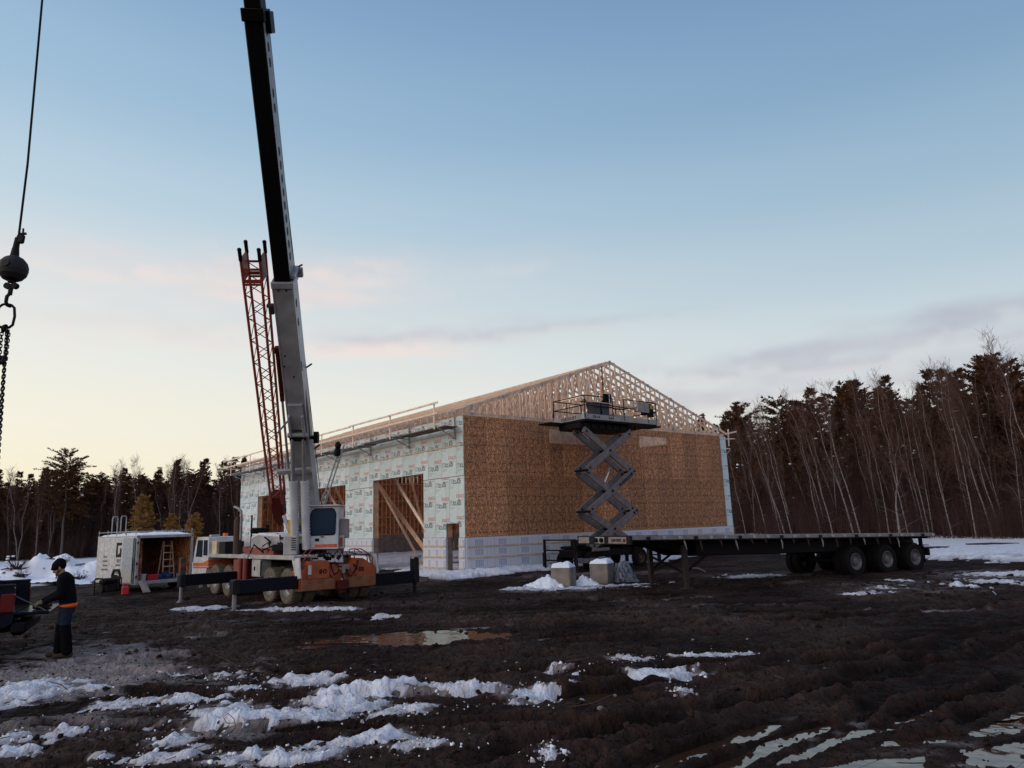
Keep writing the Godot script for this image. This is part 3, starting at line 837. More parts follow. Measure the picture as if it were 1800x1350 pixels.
func truss(end_wall: bool) -> ArrayMesh:
	var b := MB.new()
	var w := 0.038
	b.bx(Vector3(9.95, 7.24, 0), Vector3(19.9, 0.14, w))
	for s in [-1.0, 1.0]:
		b.bar(Vector3(9.95 - s * 10.35, 7.42 - 0.136, 0), Vector3(9.95 + s * 0.03, 10.80, 0), w, 0.14)
	if end_wall:
		var x := 0.6
		while x < 19.4:
			var y := roof_y(x) - 0.07
			if y > 7.5: b.bar(Vector3(x, 7.3, 0), Vector3(x, y, 0), w, 0.085, Vector3.FORWARD)
			x += 0.406
	else:
		for s in [-1.0, 1.0]:
			var pts := []
			for i in 6: pts.append(Vector3(9.95 + s * i * 9.95 / 5.6, 0, 0))
			b.bar(Vector3(9.95, 7.3, 0), Vector3(9.95, 10.7, 0), w, 0.089, Vector3.FORWARD)
			for i in 5:
				var a: float = pts[i].x; var c: float = pts[i + 1].x
				var m := (a + c) * 0.5
				b.bar(Vector3(a, 7.3, 0), Vector3(m, roof_y(m) - 0.08, 0), w, 0.089)
				b.bar(Vector3(m, roof_y(m) - 0.08, 0), Vector3(c, 7.3, 0), w, 0.089)
				if i > 0: b.bar(Vector3(a, 7.3, 0), Vector3(a, roof_y(a) - 0.08, 0), w, 0.089, Vector3.FORWARD)
	return b.mesh()

func build_hall() -> void:
	var hall := thing("timber_frame_hall", "large unfinished timber-frame hall with open roof trusses and three door openings", "building", CORNER, BAX)
	var doors := [Rect2(3.5, -0.4, 5.2, 5.12), Rect2(12.12, -0.4, 5.2, 5.12), Rect2(21.45, -0.4, 5.25, 5.17), Rect2(0.46, -0.4, 1.05, 2.66)]
	rng.seed = 300
	# cladding boards of the long wall
	var ux := Vector3(0, 0, 1); var uy := Vector3.UP
	for col in 26:
		for row in 2:
			var x0: float = col * 1.22 - (0.61 if row == 1 else 0.0)
			var r0 := Rect2(maxf(x0, 0.0), 1.63 + row * 2.76, minf(1.22, HALL_L - maxf(x0, 0)) if x0 >= 0 else 0.61, 2.75 if row == 0 else 2.74)
			if r0.size.x < 0.1: continue
			for r in cut([r0], doors):
				var b := MB.new()
				var g := 0.006
				var t0 := Vector2(1.0 - (r.end.x - x0) / 1.22, 1.0 - (r.end.y - r0.position.y) / 2.75)
				var t1 := Vector2(1.0 - (r.position.x - x0) / 1.22, 1.0 - (r.position.y - r0.position.y) / 2.75)
				slab(b, Vector3(-0.03 - rng.randf() * 0.004, r.position.y + g, -r.end.x + g), ux, uy, r.size.x - 2 * g, r.size.y - 2 * g, 0.05, t0, t1)
				part("cladding_panel", b, M["isoclad_%d" % (((col + row) % 2) * 3 + rng.randi_range(0, 2))], hall)
	# foundation, long wall
	for r in cut([Rect2(0.0, -0.3, HALL_L, 1.92)], doors):
		var b := MB.new()
		b.bx(Vector3(0.16, r.get_center().y, -r.get_center().x), Vector3(0.26, r.size.y, r.size.x))
		part("stem_wall", b, M.concrete_warm, hall)
		var n := maxi(1, int(round(r.size.x / 0.61)))
		for i in n:
			for row in 2:
				var f := MB.new()
				var w: float = r.size.x / n
				var lo := -0.25 if row == 0 else 0.7
				var hi := 0.697 if row == 0 else 1.62
				slab(f, Vector3(-0.075 - rng.randf() * 0.006, lo, -r.position.x - (i + 1) * w + 0.003), ux, uy, w - 0.006, hi - lo, 0.10, Vector2(0, 0), Vector2(0.5, 1))
				part("foundation_panel", f, M.icf, hall)
		for y in [0.14, 0.27, 0.76, 1.25]:
			var s := MB.new()
			s.bx(Vector3(-0.095, y, -r.get_center().x), Vector3(0.035, 0.065, r.size.x - 0.02), 0.004)
			part("strap", s, M.wood_lath, hall)
	for y in [5.79, 6.42]:
		for i in 6:
			var s := MB.new()
			s.bx(Vector3(-0.052, y + rng.randf_range(-0.012, 0.012), -0.1 - (i + 0.5) * 5.05), Vector3(0.02, 0.075, 5.04), 0.003)
			part("strap", s, M.wood_lath, hall)
	# white joint tape in the upper cladding
	for i in 24:
		var s := MB.new()
		s.bx(Vector3(-0.0365, 6.1, -0.61 - i * 1.22), Vector3(0.004, 1.9 - 0.3 * (i % 3), 0.05))
		part("joint_tape", s, M.white_paint, hall)
	# studs and sheathing behind the long wall
	for r in cut([Rect2(0.2, 1.64, HALL_L - 0.4, 5.4)], doors):
		var b := MB.new()
		b.bx(Vector3(0.035, r.get_center().y, -r.get_center().x), Vector3(0.018, r.size.y, r.size.x))
		part("sheathing", b, M.osb_inside, hall)
	# jambs and headers of the openings
	for d in doors:
		for s in [0, 1]:
			var b := MB.new()
			b.bx(Vector3(0.17, (d.end.y + 1.63) * 0.5, -(d.position.x - 0.02 if s == 0 else d.end.x + 0.02)), Vector3(0.26, d.end.y - 1.63, 0.038))
			part("jamb", b, M.wood_warm, hall)
		var h := MB.new()
		h.bx(Vector3(0.17, d.end.y + 0.02, -d.get_center().x), Vector3(0.26, 0.038, d.size.x + 0.08))
		part("lintel", h, M.wood_warm, hall)
	# gable: board sheathing with two window openings partly closed by planks
	var holes := [Rect2(5.22, 6.08, 2.75, 0.69), Rect2(11.9, 6.10, 2.34, 0.67)]
	for col in 16:
		for row in 2:
			var x0: float = col * 1.2094
			var r0 := Rect2(x0, 1.63 + row * 2.757, 1.2094, 2.757)
			for r in cut([r0], holes):
				var b := MB.new()
				var t0 := Vector2((r.position.x - x0) / 1.21, 1.0 - (r.end.y - r0.position.y) / 2.757)
				var t1 := Vector2((r.end.x - x0) / 1.21, 1.0 - (r.position.y - r0.position.y) / 2.757)
				slab(b, Vector3(r.position.x + 0.007, r.position.y + 0.007, 0.012 + rng.randf() * 0.006), Vector3.RIGHT, uy, r.size.x - 0.014, r.size.y - 0.014, 0.03, t0, t1)
				part("sheathing_board", b, M["osb_%d" % rng.randi_range(0, 8)], hall)
	for k in 2:
		var ho: Rect2 = holes[k]
		for i in 4:
			var b := MB.new()
			var y := ho.position.y + (i + 0.5) * ho.size.y / 4
			var w := ho.size.x - 0.02
			var x0 := ho.position.x + 0.01
			if k == 1 and i < 2: continue
			b.bx(Vector3(x0 + w / 2, y, -0.005 if k else 0.02), Vector3(w, ho.size.y / 4 - 0.006, 0.03), 0.004)
			part("plank", b, M.wood_mid, hall)
		if k == 1:
			var b := MB.new()
			b.prism([Vector2(ho.position.x, ho.position.y + 0.03), Vector2(ho.end.x, ho.position.y + 0.31), Vector2(ho.end.x, ho.position.y + 0.36), Vector2(ho.position.x, ho.position.y + 0.36)], -0.02, 0.006)
			part("plank", b, M.wood_mid, hall)
		for i in 7:
			var b := MB.new()
			b.bx(Vector3(ho.position.x + 0.1 + i * 0.36, ho.get_center().y, -0.12), Vector3(0.04, ho.size.y + 0.3, 0.14))
			part("stud", b, M.wood_warm, hall)
		for s in [ho.position.y - 0.02, ho.end.y + 0.02]:
			var b := MB.new()
			b.bx(Vector3(ho.get_center().x, s, -0.1), Vector3(ho.size.x, 0.038, 0.16))
			part("window_sill" if s < 6.3 else "lintel", b, M.wood_warm, hall)
	# gable foundation
	var gc := MB.new()
	gc.bx(Vector3(9.95, 0.66, -0.16), Vector3(HALL_W - 0.1, 1.92, 0.26))
	part("stem_wall", gc, M.concrete_warm, hall)
	for i in 15:
		for row in 2:
			var f := MB.new()
			var lo := -0.25 if row == 0 else 0.73
			var hi := 0.727 if row == 0 else 1.615
			var w := HALL_W / 15.0
			slab(f, Vector3(i * w + 0.003, lo, 0.06 + rng.randf() * 0.006), Vector3.RIGHT, uy, w - 0.006, hi - lo, 0.09, Vector2(0, 0), Vector2(1, 1))
			part("foundation_panel", f, M.icf, hall)
	for y in [0.08, 0.22, 0.71, 1.21]:
		for i in 4:
			var s := MB.new()
			s.bx(Vector3(2.5 + i * 4.95, y + rng.randf_range(-0.01, 0.01), 0.075), Vector3(4.93, 0.075, 0.035), 0.004)
			part("strap", s, M.wood_grey if y < 0.3 else M.wood_lath, hall)
	# pale blue wrap at the far corner of the gable
	for i in 3:
		var b := MB.new()
		slab(b, Vector3(19.36, 1.63 + i * 1.84, 0.03), Vector3.RIGHT, uy, 0.56, 1.836, 0.06, Vector2(0.02, 0.1), Vector2(0.45, 0.75))
		part("cladding_panel", b, M.corner_wrap, hall)
	# back gable and right wall, seen from inside through the openings
	for r in cut([Rect2(0, 1.63, HALL_W, 5.5)], [Rect2(13.7, 6.2, 2.2, 0.6), Rect2(5.2, 6.2, 2.2, 0.6)]):
		var b := MB.new()
		b.bx(Vector3(r.get_center().x, r.get_center().y, -HALL_L + 0.01), Vector3(r.size.x, r.size.y, 0.03))
		part("sheathing", b, M.osb_inside, hall)
	var rs := MB.new()
	rs.bx(Vector3(HALL_W - 0.02, 4.39, -HALL_L / 2), Vector3(0.04, 5.5, HALL_L - 0.1))
	part("sheathing", rs, M.osb_inside, hall)
	var sw := MB.new()
	sw.bx(Vector3(HALL_W - 0.16, 0.66, -HALL_L / 2), Vector3(0.26, 1.92, HALL_L - 0.6))
	part("stem_wall", sw, M.concrete_warm, hall)
	var sb := MB.new()
	sb.bx(Vector3(HALL_W / 2, 0.66, -HALL_L + 0.16), Vector3(HALL_W - 0.6, 1.92, 0.26))
	part("stem_wall", sb, M.concrete_warm, hall)
	var st := MB.new()
	st.bx(Vector3.ZERO, Vector3(0.042, 5.42, 0.14))
	var stud := st.mesh()
	for i in 48: part("stud", stud, M.wood_warm, hall).position = Vector3(0.45 + i * 0.406, 4.37, -HALL_L + 0.11)
	for i in 74: 
		var o := part("stud", stud, M.wood_warm, hall)
		o.position = Vector3(HALL_W - 0.12, 4.37, -0.35 - i * 0.406)
		o.rotation.y = PI / 2
	for i in 30:      # inside the long wall, clear of the doors
		var l := 0.3 + i * 1.02
		var free := true
		for d in doors: free = free and (l < d.position.x - 0.1 or l > d.end.x + 0.1)
		if not free: continue
		var o := part("stud", stud, M.wood_warm, hall)
		o.position = Vector3(0.12, 4.37, -l)
		o.rotation.y = PI / 2
	for y in [1.66, 3.12, 4.54, 6.02, 7.09]:
		for i in 6:
			var b := MB.new()
			b.bx(Vector3(1.75 + i * 3.28, y, -HALL_L + 0.12), Vector3(3.27, 0.042, 0.15))
			part("blocking", b, M.wood, hall)
		var b2 := MB.new()
		b2.bx(Vector3(HALL_W - 0.12, y, -HALL_L / 2), Vector3(0.15, 0.042, HALL_L - 0.5))
		part("blocking", b2, M.wood, hall)
	# slanting props inside the doorways
	for q in [[1.5, 9.3, 5.05, 1.5, 4.2, 0.65, "wood_pale", 0.09], [2.2, 12.5, 4.85, 2.2, 5.9, 0.15, "wood_warm", 0.14], [3.0, 13.6, 4.7, 3.0, 8.7, 0.1, "wood", 0.09], [3.5, 10.9, 5.5, 3.5, 8.9, 1.2, "wood_warm", 0.09],
			[1.5, 18.4, 4.95, 1.5, 13.0, 1.0, "wood_pale", 0.09], [2.5, 19.3, 5.3, 2.5, 15.5, 1.6, "wood_warm", 0.12], [2.0, 30.0, 5.0, 2.0, 23.0, 0.2, "wood", 0.1]]:
		var b := MB.new()
		b.bar(Vector3(q[0], q[2], -q[1]), Vector3(q[3], q[5], -q[4]), 0.07, q[7] * 1.9, Vector3.UP, 0.003)
		part("prop", b, M[q[6]], hall)
	# wall plates
	for p in [[Vector3(9.95, 7.13, -0.09), Vector3(19.7, 0.08, 0.14)], [Vector3(0.11, 7.13, -15.3), Vector3(0.14, 0.08, 30.2)], [Vector3(19.79, 7.13, -15.3), Vector3(0.14, 0.08, 30.2)]]:
		var b := MB.new()
		b.bx(p[0], p[1])
		part("wall_plate", b, M.wood, hall)
	# roof trusses
	var ge := truss(true)
	var co := truss(false)
	for i in 51:
		var o := part("roof_truss", ge if i == 0 or i == 50 else co, M.wood_pale if i % 3 else M.wood, hall)
		o.position = Vector3(0, 0, -0.06 - i * 0.609)
	var gus := MB.new()      # pressed metal plates on the first truss
	for x in [0.5, 2.4, 3.6, 4.9, 6.9, 9.95, 13, 15, 17, 19.4]:
		gus.bx(Vector3(x, roof_y(x) - 0.02, -0.035), Vector3(0.16, 0.2, 0.006))
		gus.bx(Vector3(x, 7.25, -0.035), Vector3(0.2, 0.13, 0.006))
	part("truss_plates", gus, M.galvanised, hall).set_meta("kind", "stuff")
	# laths along the slopes
	for s in [-1.0, 1.0]:
		for k in 9:
			var x: float = 9.95 + s * (0.35 + k * 1.17)
			var y := roof_y(x) + 0.09
			for i in 6:
				var b := MB.new()
				b.bar(Vector3(x, y, -0.02 - i * 5.1), Vector3(x, y, -5.09 - i * 5.1), 0.089, 0.03, Vector3(s * 0.34, 1, 0).normalized(), 0.0)
				part("lath", b, M.wood if (i + k) % 2 else M.wood_pale, hall)
	for k in 6:
		var x := 2.2 + k * 3.1
		var b := MB.new()
		b.bar(Vector3(x, 7.34, -0.1), Vector3(x, 7.34, -30.4), 0.089, 0.038)
		part("lath", b, M.wood, hall)
	for q in [[4.5, 8.2, 6.5], [7.5, 9.2, 9], [13, 9.3, 12], [15.6, 8.4, 16]]:
		var b := MB.new()
		b.bar(Vector3(q[0], 7.4, -q[2]), Vector3(q[0], roof_y(q[0]) - 0.2, -q[2] - 5.0), 0.038, 0.089)
		part("brace", b, M.wood, hall)

func build_scaffold() -> void:
	var sc := thing("bracket_scaffold", "bracket scaffold with planks and timber guard rails high along the long clad wall", "scaffold", CORNER, BAX)
	for i in 8:
		var l := 0.62 + i * 4.15 if i < 7 else 29.8
		var z := -l
		var b := MB.new()
		b.bx(Vector3(-0.09, 6.74, z), Vector3(0.05, 1.25, 0.05))
		b.bar(Vector3(-0.06, 6.56, z), Vector3(-1.02, 6.56, z), 0.045, 0.05)
		b.bar(Vector3(-0.08, 6.16, z), Vector3(-0.92, 6.53, z), 0.04, 0.04)
		b.bx(Vector3(-0.16, 6.12, z), Vector3(0.2, 0.04, 0.12))
		part("bracket", b, M.galvanised, sc)
		var p := MB.new()
		p.bx(Vector3(-1.0, 7.16, z - 0.3), Vector3(0.04, 1.24, 0.09), 0.004)
		part("guard_post", p, M.wood_pale, sc)
	rng.seed = 15
	for i in 8:
		for k in 3:
			var b := MB.new()
			var z0 := 0.25 + i * 3.95
			b.bx(Vector3(-0.3 - k * 0.26, 6.61 + 0.05 * (i % 2) + rng.randf() * 0.01, -z0 - 2.05), Vector3(0.245, 0.045, minf(4.3, 31.2 - z0)), 0.005)
			part("plank", b, M.wood_dark if i % 3 == 0 else M.wood_grey, sc)
	for y in [7.24, 7.74]:
		for i in 7:
			var b := MB.new()
			b.bar(Vector3(-1.045 - 0.03 * (i % 2), y + rng.randf_range(-0.02, 0.02), -0.55 - i * 4.45), Vector3(-1.045 - 0.03 * (i % 2), y + rng.randf_range(-0.02, 0.02), -5.2 - i * 4.45), 0.04, 0.089, Vector3.UP, 0.003)
			part("guard_rail", b, M.wood_pale, sc)
	for y in [7.1, 7.7]:
		var b := MB.new()
		b.bar(Vector3(-0.1, y, -30.9), Vector3(-1.4, y + 0.02, -30.9), 0.04, 0.089)
		part("guard_rail", b, M.wood_pale, sc)
	var s2 := thing("end_scaffold", "end of a bracket scaffold with two pale rails at the far corner of the hall", "scaffold", CORNER + Basis(Vector3.UP, deg_to_rad(BAX)) * Vector3(19.9, 0, 0), BAX)
	for q in [["guard_rail", Vector3(0.02, 7.28, 0.07), Vector3(1.75, 7.58, -0.3), 0.09], ["guard_rail", Vector3(0.02, 6.98, 0.07), Vector3(1.5, 7.1, -0.3), 0.075], ["guard_post", Vector3(0.42, 7.62, 0.02), Vector3(0.34, 6.55, 0.02), 0.09], ["plank", Vector3(0.03, 6.4, -0.1), Vector3(0.62, 6.4, -0.1), 0.06]]:
		var b := MB.new()
		b.bar(q[1], q[2], 0.04, q[3])
		part(q[0], b, M.wood_pale, s2)
	var br := MB.new()
	br.bar(Vector3(0.03, 5.9, -0.1), Vector3(0.6, 6.35, -0.1), 0.04, 0.04)
	br.bx(Vector3(0.05, 6.3, -0.1), Vector3(0.05, 0.9, 0.05))
	part("bracket", br, M.galvanised, s2)
	# ladder and the bag that hangs at its head
	var up := Vector3(-1.0, 6.72, -10.75)
	var lo := Vector3(-2.55, 0.0, -12.3)
	var ld := thing("extension_ladder", "aluminium extension ladder leaning on the scaffold behind the crane cab", "ladder", CORNER + Basis(Vector3.UP, deg_to_rad(BAX)) * lo, BAX)
	var d := (up - lo).normalized()
	var sd := d.cross(Vector3(1, 0, 0)).normalized()
	var nn := sd.cross(d).normalized()
	for k in 2:
		var off := nn * (0.05 * k)
		var a := d * (0.0 if k == 0 else 2.2); var b2: Vector3 = d * (4.4 if k == 0 else (up - lo).length() + 0.2)
		for s in [-1.0, 1.0]:
			var b := MB.new()
			b.bar(a + sd * 0.21 * s + off, b2 + sd * 0.21 * s + off, 0.03, 0.08, nn)
			part("rail", b, M.galvanised, ld)
		var n := int((b2 - a).length() / 0.305)
		for i in n:
			var b := MB.new()
			var p := a + d * (0.2 + i * 0.305) + off
			b.cyl(p - sd * 0.2, p + sd * 0.2, 0.017, -1, 6)
			part("rung", b, M.galvanised, ld)
	var bag := thing("tool_bag", "black tool bag hanging from the scaffold at the head of the ladder", "bag", CORNER + Basis(Vector3.UP, deg_to_rad(BAX)) * Vector3(-1.15, 6.28, -10.9), BAX)
	var q := MB.new()
	q.ball(Vector3(0, 0.18, 0), Vector3(0.2, 0.26, 0.22), 10)
	q.bx(Vector3(0, 0.1, 0), Vector3(0.3, 0.3, 0.32), 0.06)
	q.ball(Vector3(0.02, 0.55, 0.05), Vector3(0.17, 0.24, 0.2), 10)
	part("body", q, M.black, bag)
	var sp := MB.new()
	sp.tube([Vector3(0, 0.3, -0.12), Vector3(0.05, 0.75, -0.05), Vector3(0.08, 0.8, 0.02), Vector3(0.05, 0.7, 0.1), Vector3(0, 0.3, 0.12)], [0.02, 0.02, 0.02, 0.02, 0.02], 5)
	part("strap", sp, M.black, bag)

# ------------------------------------------------------------------ wheels
func wheel_meshes(r: float, w: float, rim_r: float) -> Array:      # axle along local x, outer face at +x
	var x := Transform3D(Basis(Vector3(0, 1, 0), Vector3(1, 0, 0), Vector3(0, 0, -1)), Vector3.ZERO)
	var t := MB.new()
	var h := w * 0.5
	t.lathe([Vector2(rim_r, -h * 0.9), Vector2(r * 0.86, -h), Vector2(r * 0.97, -h * 0.86), Vector2(r, -h * 0.5), Vector2(r, h * 0.5), Vector2(r * 0.97, h * 0.86), Vector2(r * 0.86, h), Vector2(rim_r, h * 0.9), Vector2(rim_r, -h * 0.9)], 28, x)
	for i in 28:
		var a := TAU * (i + 0.5) / 28
		for s in [-1.0, 1.0]:
			t.box(Transform3D(Basis(Vector3.RIGHT, a) * Basis(Vector3.UP, s * 0.35), Vector3(s * h * 0.45, cos(a) * r, sin(a) * r)), Vector3(h * 0.7, 0.03, r * 0.12))
	var q := MB.new()
	q.lathe([Vector2(rim_r, -h * 0.7), Vector2(rim_r * 1.03, h * 0.86), Vector2(rim_r * 0.93, h * 0.88), Vector2(rim_r * 0.84, h * 0.5), Vector2(rim_r * 0.62, h * 0.3), Vector2(rim_r * 0.45, h * 0.34), Vector2(rim_r * 0.42, h * 0.7), Vector2(rim_r * 0.2, h * 0.8), Vector2(0.0, h * 0.8)], 24, x)
	for i in 10:
		var a := TAU * i / 10
		q.cyl(Vector3(h * 0.28, cos(a) * rim_r * 0.53, sin(a) * rim_r * 0.53), Vector3(h * 0.5, cos(a) * rim_r * 0.53, sin(a) * rim_r * 0.53), rim_r * 0.05, -1, 6)
	return [t.mesh(), q.mesh()]

func put_wheel(ms: Array, at: Vector3, turn: float, tyre: Material, rim: Material, parent: Node3D) -> void:
	var o := Node3D.new()
	o.name = numbered("wheel", parent)
	parent.add_child(o, true)
	o.position = at
	o.rotation_degrees.y = turn
	part("tyre", ms[0], tyre, o)
	part("rim", ms[1], rim, o)

# ------------------------------------------------------------------ the crane
# local axes: x across to the right, y up, z to the rear; carrier cab at -z
func build_crane() -> void:
	var cr := thing("truck_crane", "truck crane with orange rear, white and black boom raised, red lattice jib", "crane", Vector3(-7.4, 0, -22.88), 41.0)
	var b: MB
	# carrier
	b = MB.new()
	b.bx(Vector3(1.3, 0.85, -3.1), Vector3(0.9, 0.55, 8.8), 0.02)
	for z in [-0.0, -4.95]: b.bx(Vector3(1.3, 0.55, z), Vector3(1.9, 0.2, 1.7), 0.05)
	part("chassis", b, M.dark_steel, cr)
	b = MB.new()
	b.bx(Vector3(1.3, 1.375, -0.5), Vector3(2.56, 0.05, 3.4), 0.005)
	b.bx(Vector3(1.3, 1.375, -4.35), Vector3(2.56, 0.05, 3.9), 0.005)
	part("deck_plate", b, M.grime_white, cr)
	for q in [[-2.2, 1.22], [-6.2, -2.42]]:
		for x in [0.0, 2.6]:
			b = MB.new()
			b.bx(Vector3(x, 1.355, (q[0] + q[1]) / 2), Vector3(0.05, 0.13, q[1] - q[0]), 0.012)
			b.bx(Vector3(x, 1.35, q[1] - 0.25), Vector3(0.07, 0.06, 0.06))
			part("deck_rail", b, M.grime_white, cr)
	for x in [0.02, 2.58]:      # slanting mudguard plates before the rear box
		b = MB.new()
		b.prism([Vector2(1.0, 1.33), Vector2(1.5, 1.36), Vector2(1.62, 0.78), Vector2(1.32, 0.74)], -0.02, 0.02, Transform3D(Basis(Vector3(0, 0, 1), Vector3.UP, Vector3(-1, 0, 0)), Vector3(x, 0, 0)))
		part("mudguard", b, M.white_paint, cr)
	var wm := wheel_meshes(0.53, 0.34, 0.29)
	for z in [0.65, -0.65, -4.3, -5.6]:
		for x in [0.17, 2.43]:
			put_wheel(wm, Vector3(x, 0.5, z), 180.0 if x < 1 else 0.0, M.muddy_rubber, M.rim_grey, cr)
			if z > -1: put_wheel(wm, Vector3(0.56 if x < 1 else 2.04, 0.5, z), 180.0 if x < 1 else 0.0, M.muddy_rubber, M.rim_grey, cr)
	b = MB.new()
	b.bx(Vector3(0.2, 1.0, -1.75), Vector3(0.36, 0.56, 0.75), 0.02)
	part("side_locker", b, M.grime_white, cr)
	b = MB.new()
	b.bx(Vector3(0.012, 1.0, -1.35), Vector3(0.02, 0.5, 0.04))
	b.bx(Vector3(0.01, 0.98, -1.86), Vector3(0.03, 0.12, 0.05))
	part("locker_handle", b, M.black, cr)
	# rear box
	var RX := Transform3D(Basis(), Vector3(0, 0, 0))
	b = MB.new()
	b.prism([Vector2(0.04, 0.40), Vector2(0.04, 0.95), Vector2(0.23, 1.12), Vector2(0.32, 1.24), Vector2(0.92, 1.24), Vector2(0.97, 1.10), Vector2(1.80, 1.10), Vector2(1.86, 1.27), Vector2(2.09, 1.25), Vector2(2.55, 0.96), Vector2(2.55, 0.45), Vector2(2.41, 0.38)], 0.95, 1.52, RX)
	part("rear_box", b, M.orange, cr)
	b = MB.new()
	b.prism([Vector2(0.25, 0.74), Vector2(0.25, 1.12), Vector2(0.34, 1.22), Vector2(0.93, 1.22), Vector2(0.93, 0.74)], 1.52, 1.60, RX)
	part("rear_panel", b, M.orange, cr)
	b = MB.new()
	b.prism([Vector2(1.83, 0.72), Vector2(1.83, 1.20), Vector2(2.08, 1.20), Vector2(2.50, 0.93), Vector2(2.50, 0.72)], 1.52, 1.56, RX)
	part("rear_panel", b, M.orange, cr)
	for q in [[0.06, 1.12], [1.55, 2.5]]:
		b = MB.new()
		b.bx(Vector3((q[0] + q[1]) / 2, 0.56, 1.56), Vector3(q[1] - q[0], 0.32, 0.09), 0.015)
		part("bumper", b, M.orange_muddy, cr)
	for x in [1.12, 1.68]:
		b = MB.new()
		b.cyl(Vector3(x, 0.93, 1.50), Vector3(x, 0.93, 1.60), 0.19, -1, 20)
		b.cyl(Vector3(x, 0.93, 1.60), Vector3(x, 0.93, 1.63), 0.07, -1, 12)
		part("drum_end", b, M.orange, cr)
	b = MB.new()
	b.bx(Vector3(1.42, 1.0, 1.60), Vector3(0.3, 0.12, 0.14), 0.02)
	b.bx(Vector3(1.36, 0.94, 1.66), Vector3(0.1, 0.2, 0.08), 0.01)
	b.bx(Vector3(1.5, 1.06, 1.62), Vector3(0.12, 0.06, 0.1), 0.01)
	part("valve_block", b, M.steel, cr)
	b = MB.new()
	for q in [[0.98, 1.12, 1.05, 0.8, 1.25, 0.95], [1.5, 1.0, 1.58, 0.72, 1.82, 0.98], [1.36, 0.9, 1.34, 0.7, 1.46, 0.5], [1.9, 1.2, 1.8, 0.9, 1.72, 1.1], [1.1, 1.2, 1.2, 1.05, 1.38, 1.02]]:
		b.tube([Vector3(q[0], q[1], 1.58), Vector3((q[0] + q[2]) / 2 - 0.03, (q[1] + q[3]) / 2, 1.66), Vector3(q[2], q[3], 1.68), Vector3((q[2] + q[4]) / 2 + 0.03, (q[3] + q[5]) / 2, 1.66), Vector3(q[4], q[5], 1.6)], [0.018, 0.018, 0.018, 0.018, 0.018], 6)
	part("hoses", b, M.black, cr)
	b = MB.new()
	b.bx(Vector3(1.36, 0.50, 1.62), Vector3(0.34, 0.26, 0.2), 0.02)
	b.bx(Vector3(1.36, 0.33, 1.6), Vector3(0.2, 0.14, 0.14), 0.02)
	part("tow_hitch", b, M.dark_red, cr)
	b = MB.new()
	b.bx(Vector3(0.30, 1.0, 1.603), Vector3(0.1, 0.27, 0.008))
	b.bx(Vector3(1.36, 0.67, 1.62), Vector3(0.12, 0.04, 0.008))
	part("reflector_plate", b, M.white_paint, cr)
	lettering("BO", 0.13, M.black, cr, Vector3(0.72, 0.93, 1.605))
	lettering("08", 0.13, M.black, cr, Vector3(2.02, 0.92, 1.565))
	for q in [[[0.1, 0.98], [0.1, 1.2], [0.4, 1.56], [0.5, 1.58], [1.42, 1.55], [1.45, 1.2]], [[1.82, 1.2], [1.82, 1.5], [1.86, 1.53], [2.05, 1.53], [2.42, 1.3], [2.46, 1.26], [2.46, 1.02]]]:
		for z in [1.48, 1.15]:
			b = MB.new()
			var p := []
			var r := []
			for e in q:
				p.append(Vector3(e[0], e[1], z))
				r.append(0.018)
			b.tube(p, r, 6)
			part("handrail", b, M.red, cr)
	b = MB.new()      # clutter on the rear deck
	rng.seed = 40
	for i in 26:
		var p := Vector3(rng.randf_range(0.7, 1.9), rng.randf_range(1.26, 1.4), rng.randf_range(0.9, 1.4))
		if i % 2: b.box(Transform3D(Basis(Vector3.UP, rng.randf() * 3), p), Vector3(rng.randf_range(0.05, 0.2), rng.randf_range(0.04, 0.14), rng.randf_range(0.05, 0.15)), 0.01)
		else: b.tube([p, p + Vector3(rng.randf_range(-0.2, 0.2), 0.12, 0.1), p + Vector3(rng.randf_range(-0.4, 0.4), 0.02, rng.randf_range(-0.3, 0.3))], [0.018, 0.018, 0.018], 5)
	part("deck_fittings", b, M.dark_steel, cr)
	# outriggers
	for q in [[1.28, -1.86, 0.1, 0.66], [1.28, 2.5, 4.25, 0.55], [-3.45, -1.86, 0.1, 0.68], [-3.45, 2.5, 4.3, 0.62]]:
		var left: bool = q[1] < 0
		b = MB.new()
		b.bx(Vector3((q[1] + q[2]) / 2, q[3], q[0]), Vector3(q[2] - q[1], 0.36, 0.3), 0.015)
		part("outrigger_beam", b, M.beam_navy, cr)
		b = MB.new()
		var x: float = q[1] + 0.1 if left else q[2] - 0.1
		b.bx(Vector3(x, q[3] + (0.0 if left else 0.22), q[0]), Vector3(0.16, 0.40 if left else 0.82, 0.34), 0.02)
		part("jack_housing", b, M.dark_steel, cr)
		b = MB.new()
		b.cyl(Vector3(x, -0.02, q[0]), Vector3(x, q[3], q[0]), 0.06, -1, 12)
		b.cyl(Vector3(x, -0.04, q[0]), Vector3(x, 0.05, q[0]), 0.14, 0.09, 14)
		part("jack_leg", b, M.steel if left else M.dark_steel, cr)
	b = MB.new()
	b.cyl(Vector3(4.2, 1.19, 1.28), Vector3(4.2, 1.24, 1.28), 0.2, -1, 18)
	b.cyl(Vector3(4.2, 1.12, 1.28), Vector3(4.2, 1.19, 1.28), 0.16, 0.19, 18)
	part("float_plate", b, M.grime_white, cr)
	b = MB.new()
	b.bx(Vector3(1.3, 0.85, -3.45), Vector3(2.62, 0.8, 0.5), 0.02)
	part("outrigger_box", b, M.red, cr)
	b = MB.new()
	for z in [-2.55, -3.0]:
		b.cyl(Vector3(-0.02, 0.5, z), Vector3(-0.02, 1.3, z), 0.09, -1, 12)
	part("jack_cylinder", b, M.red, cr)
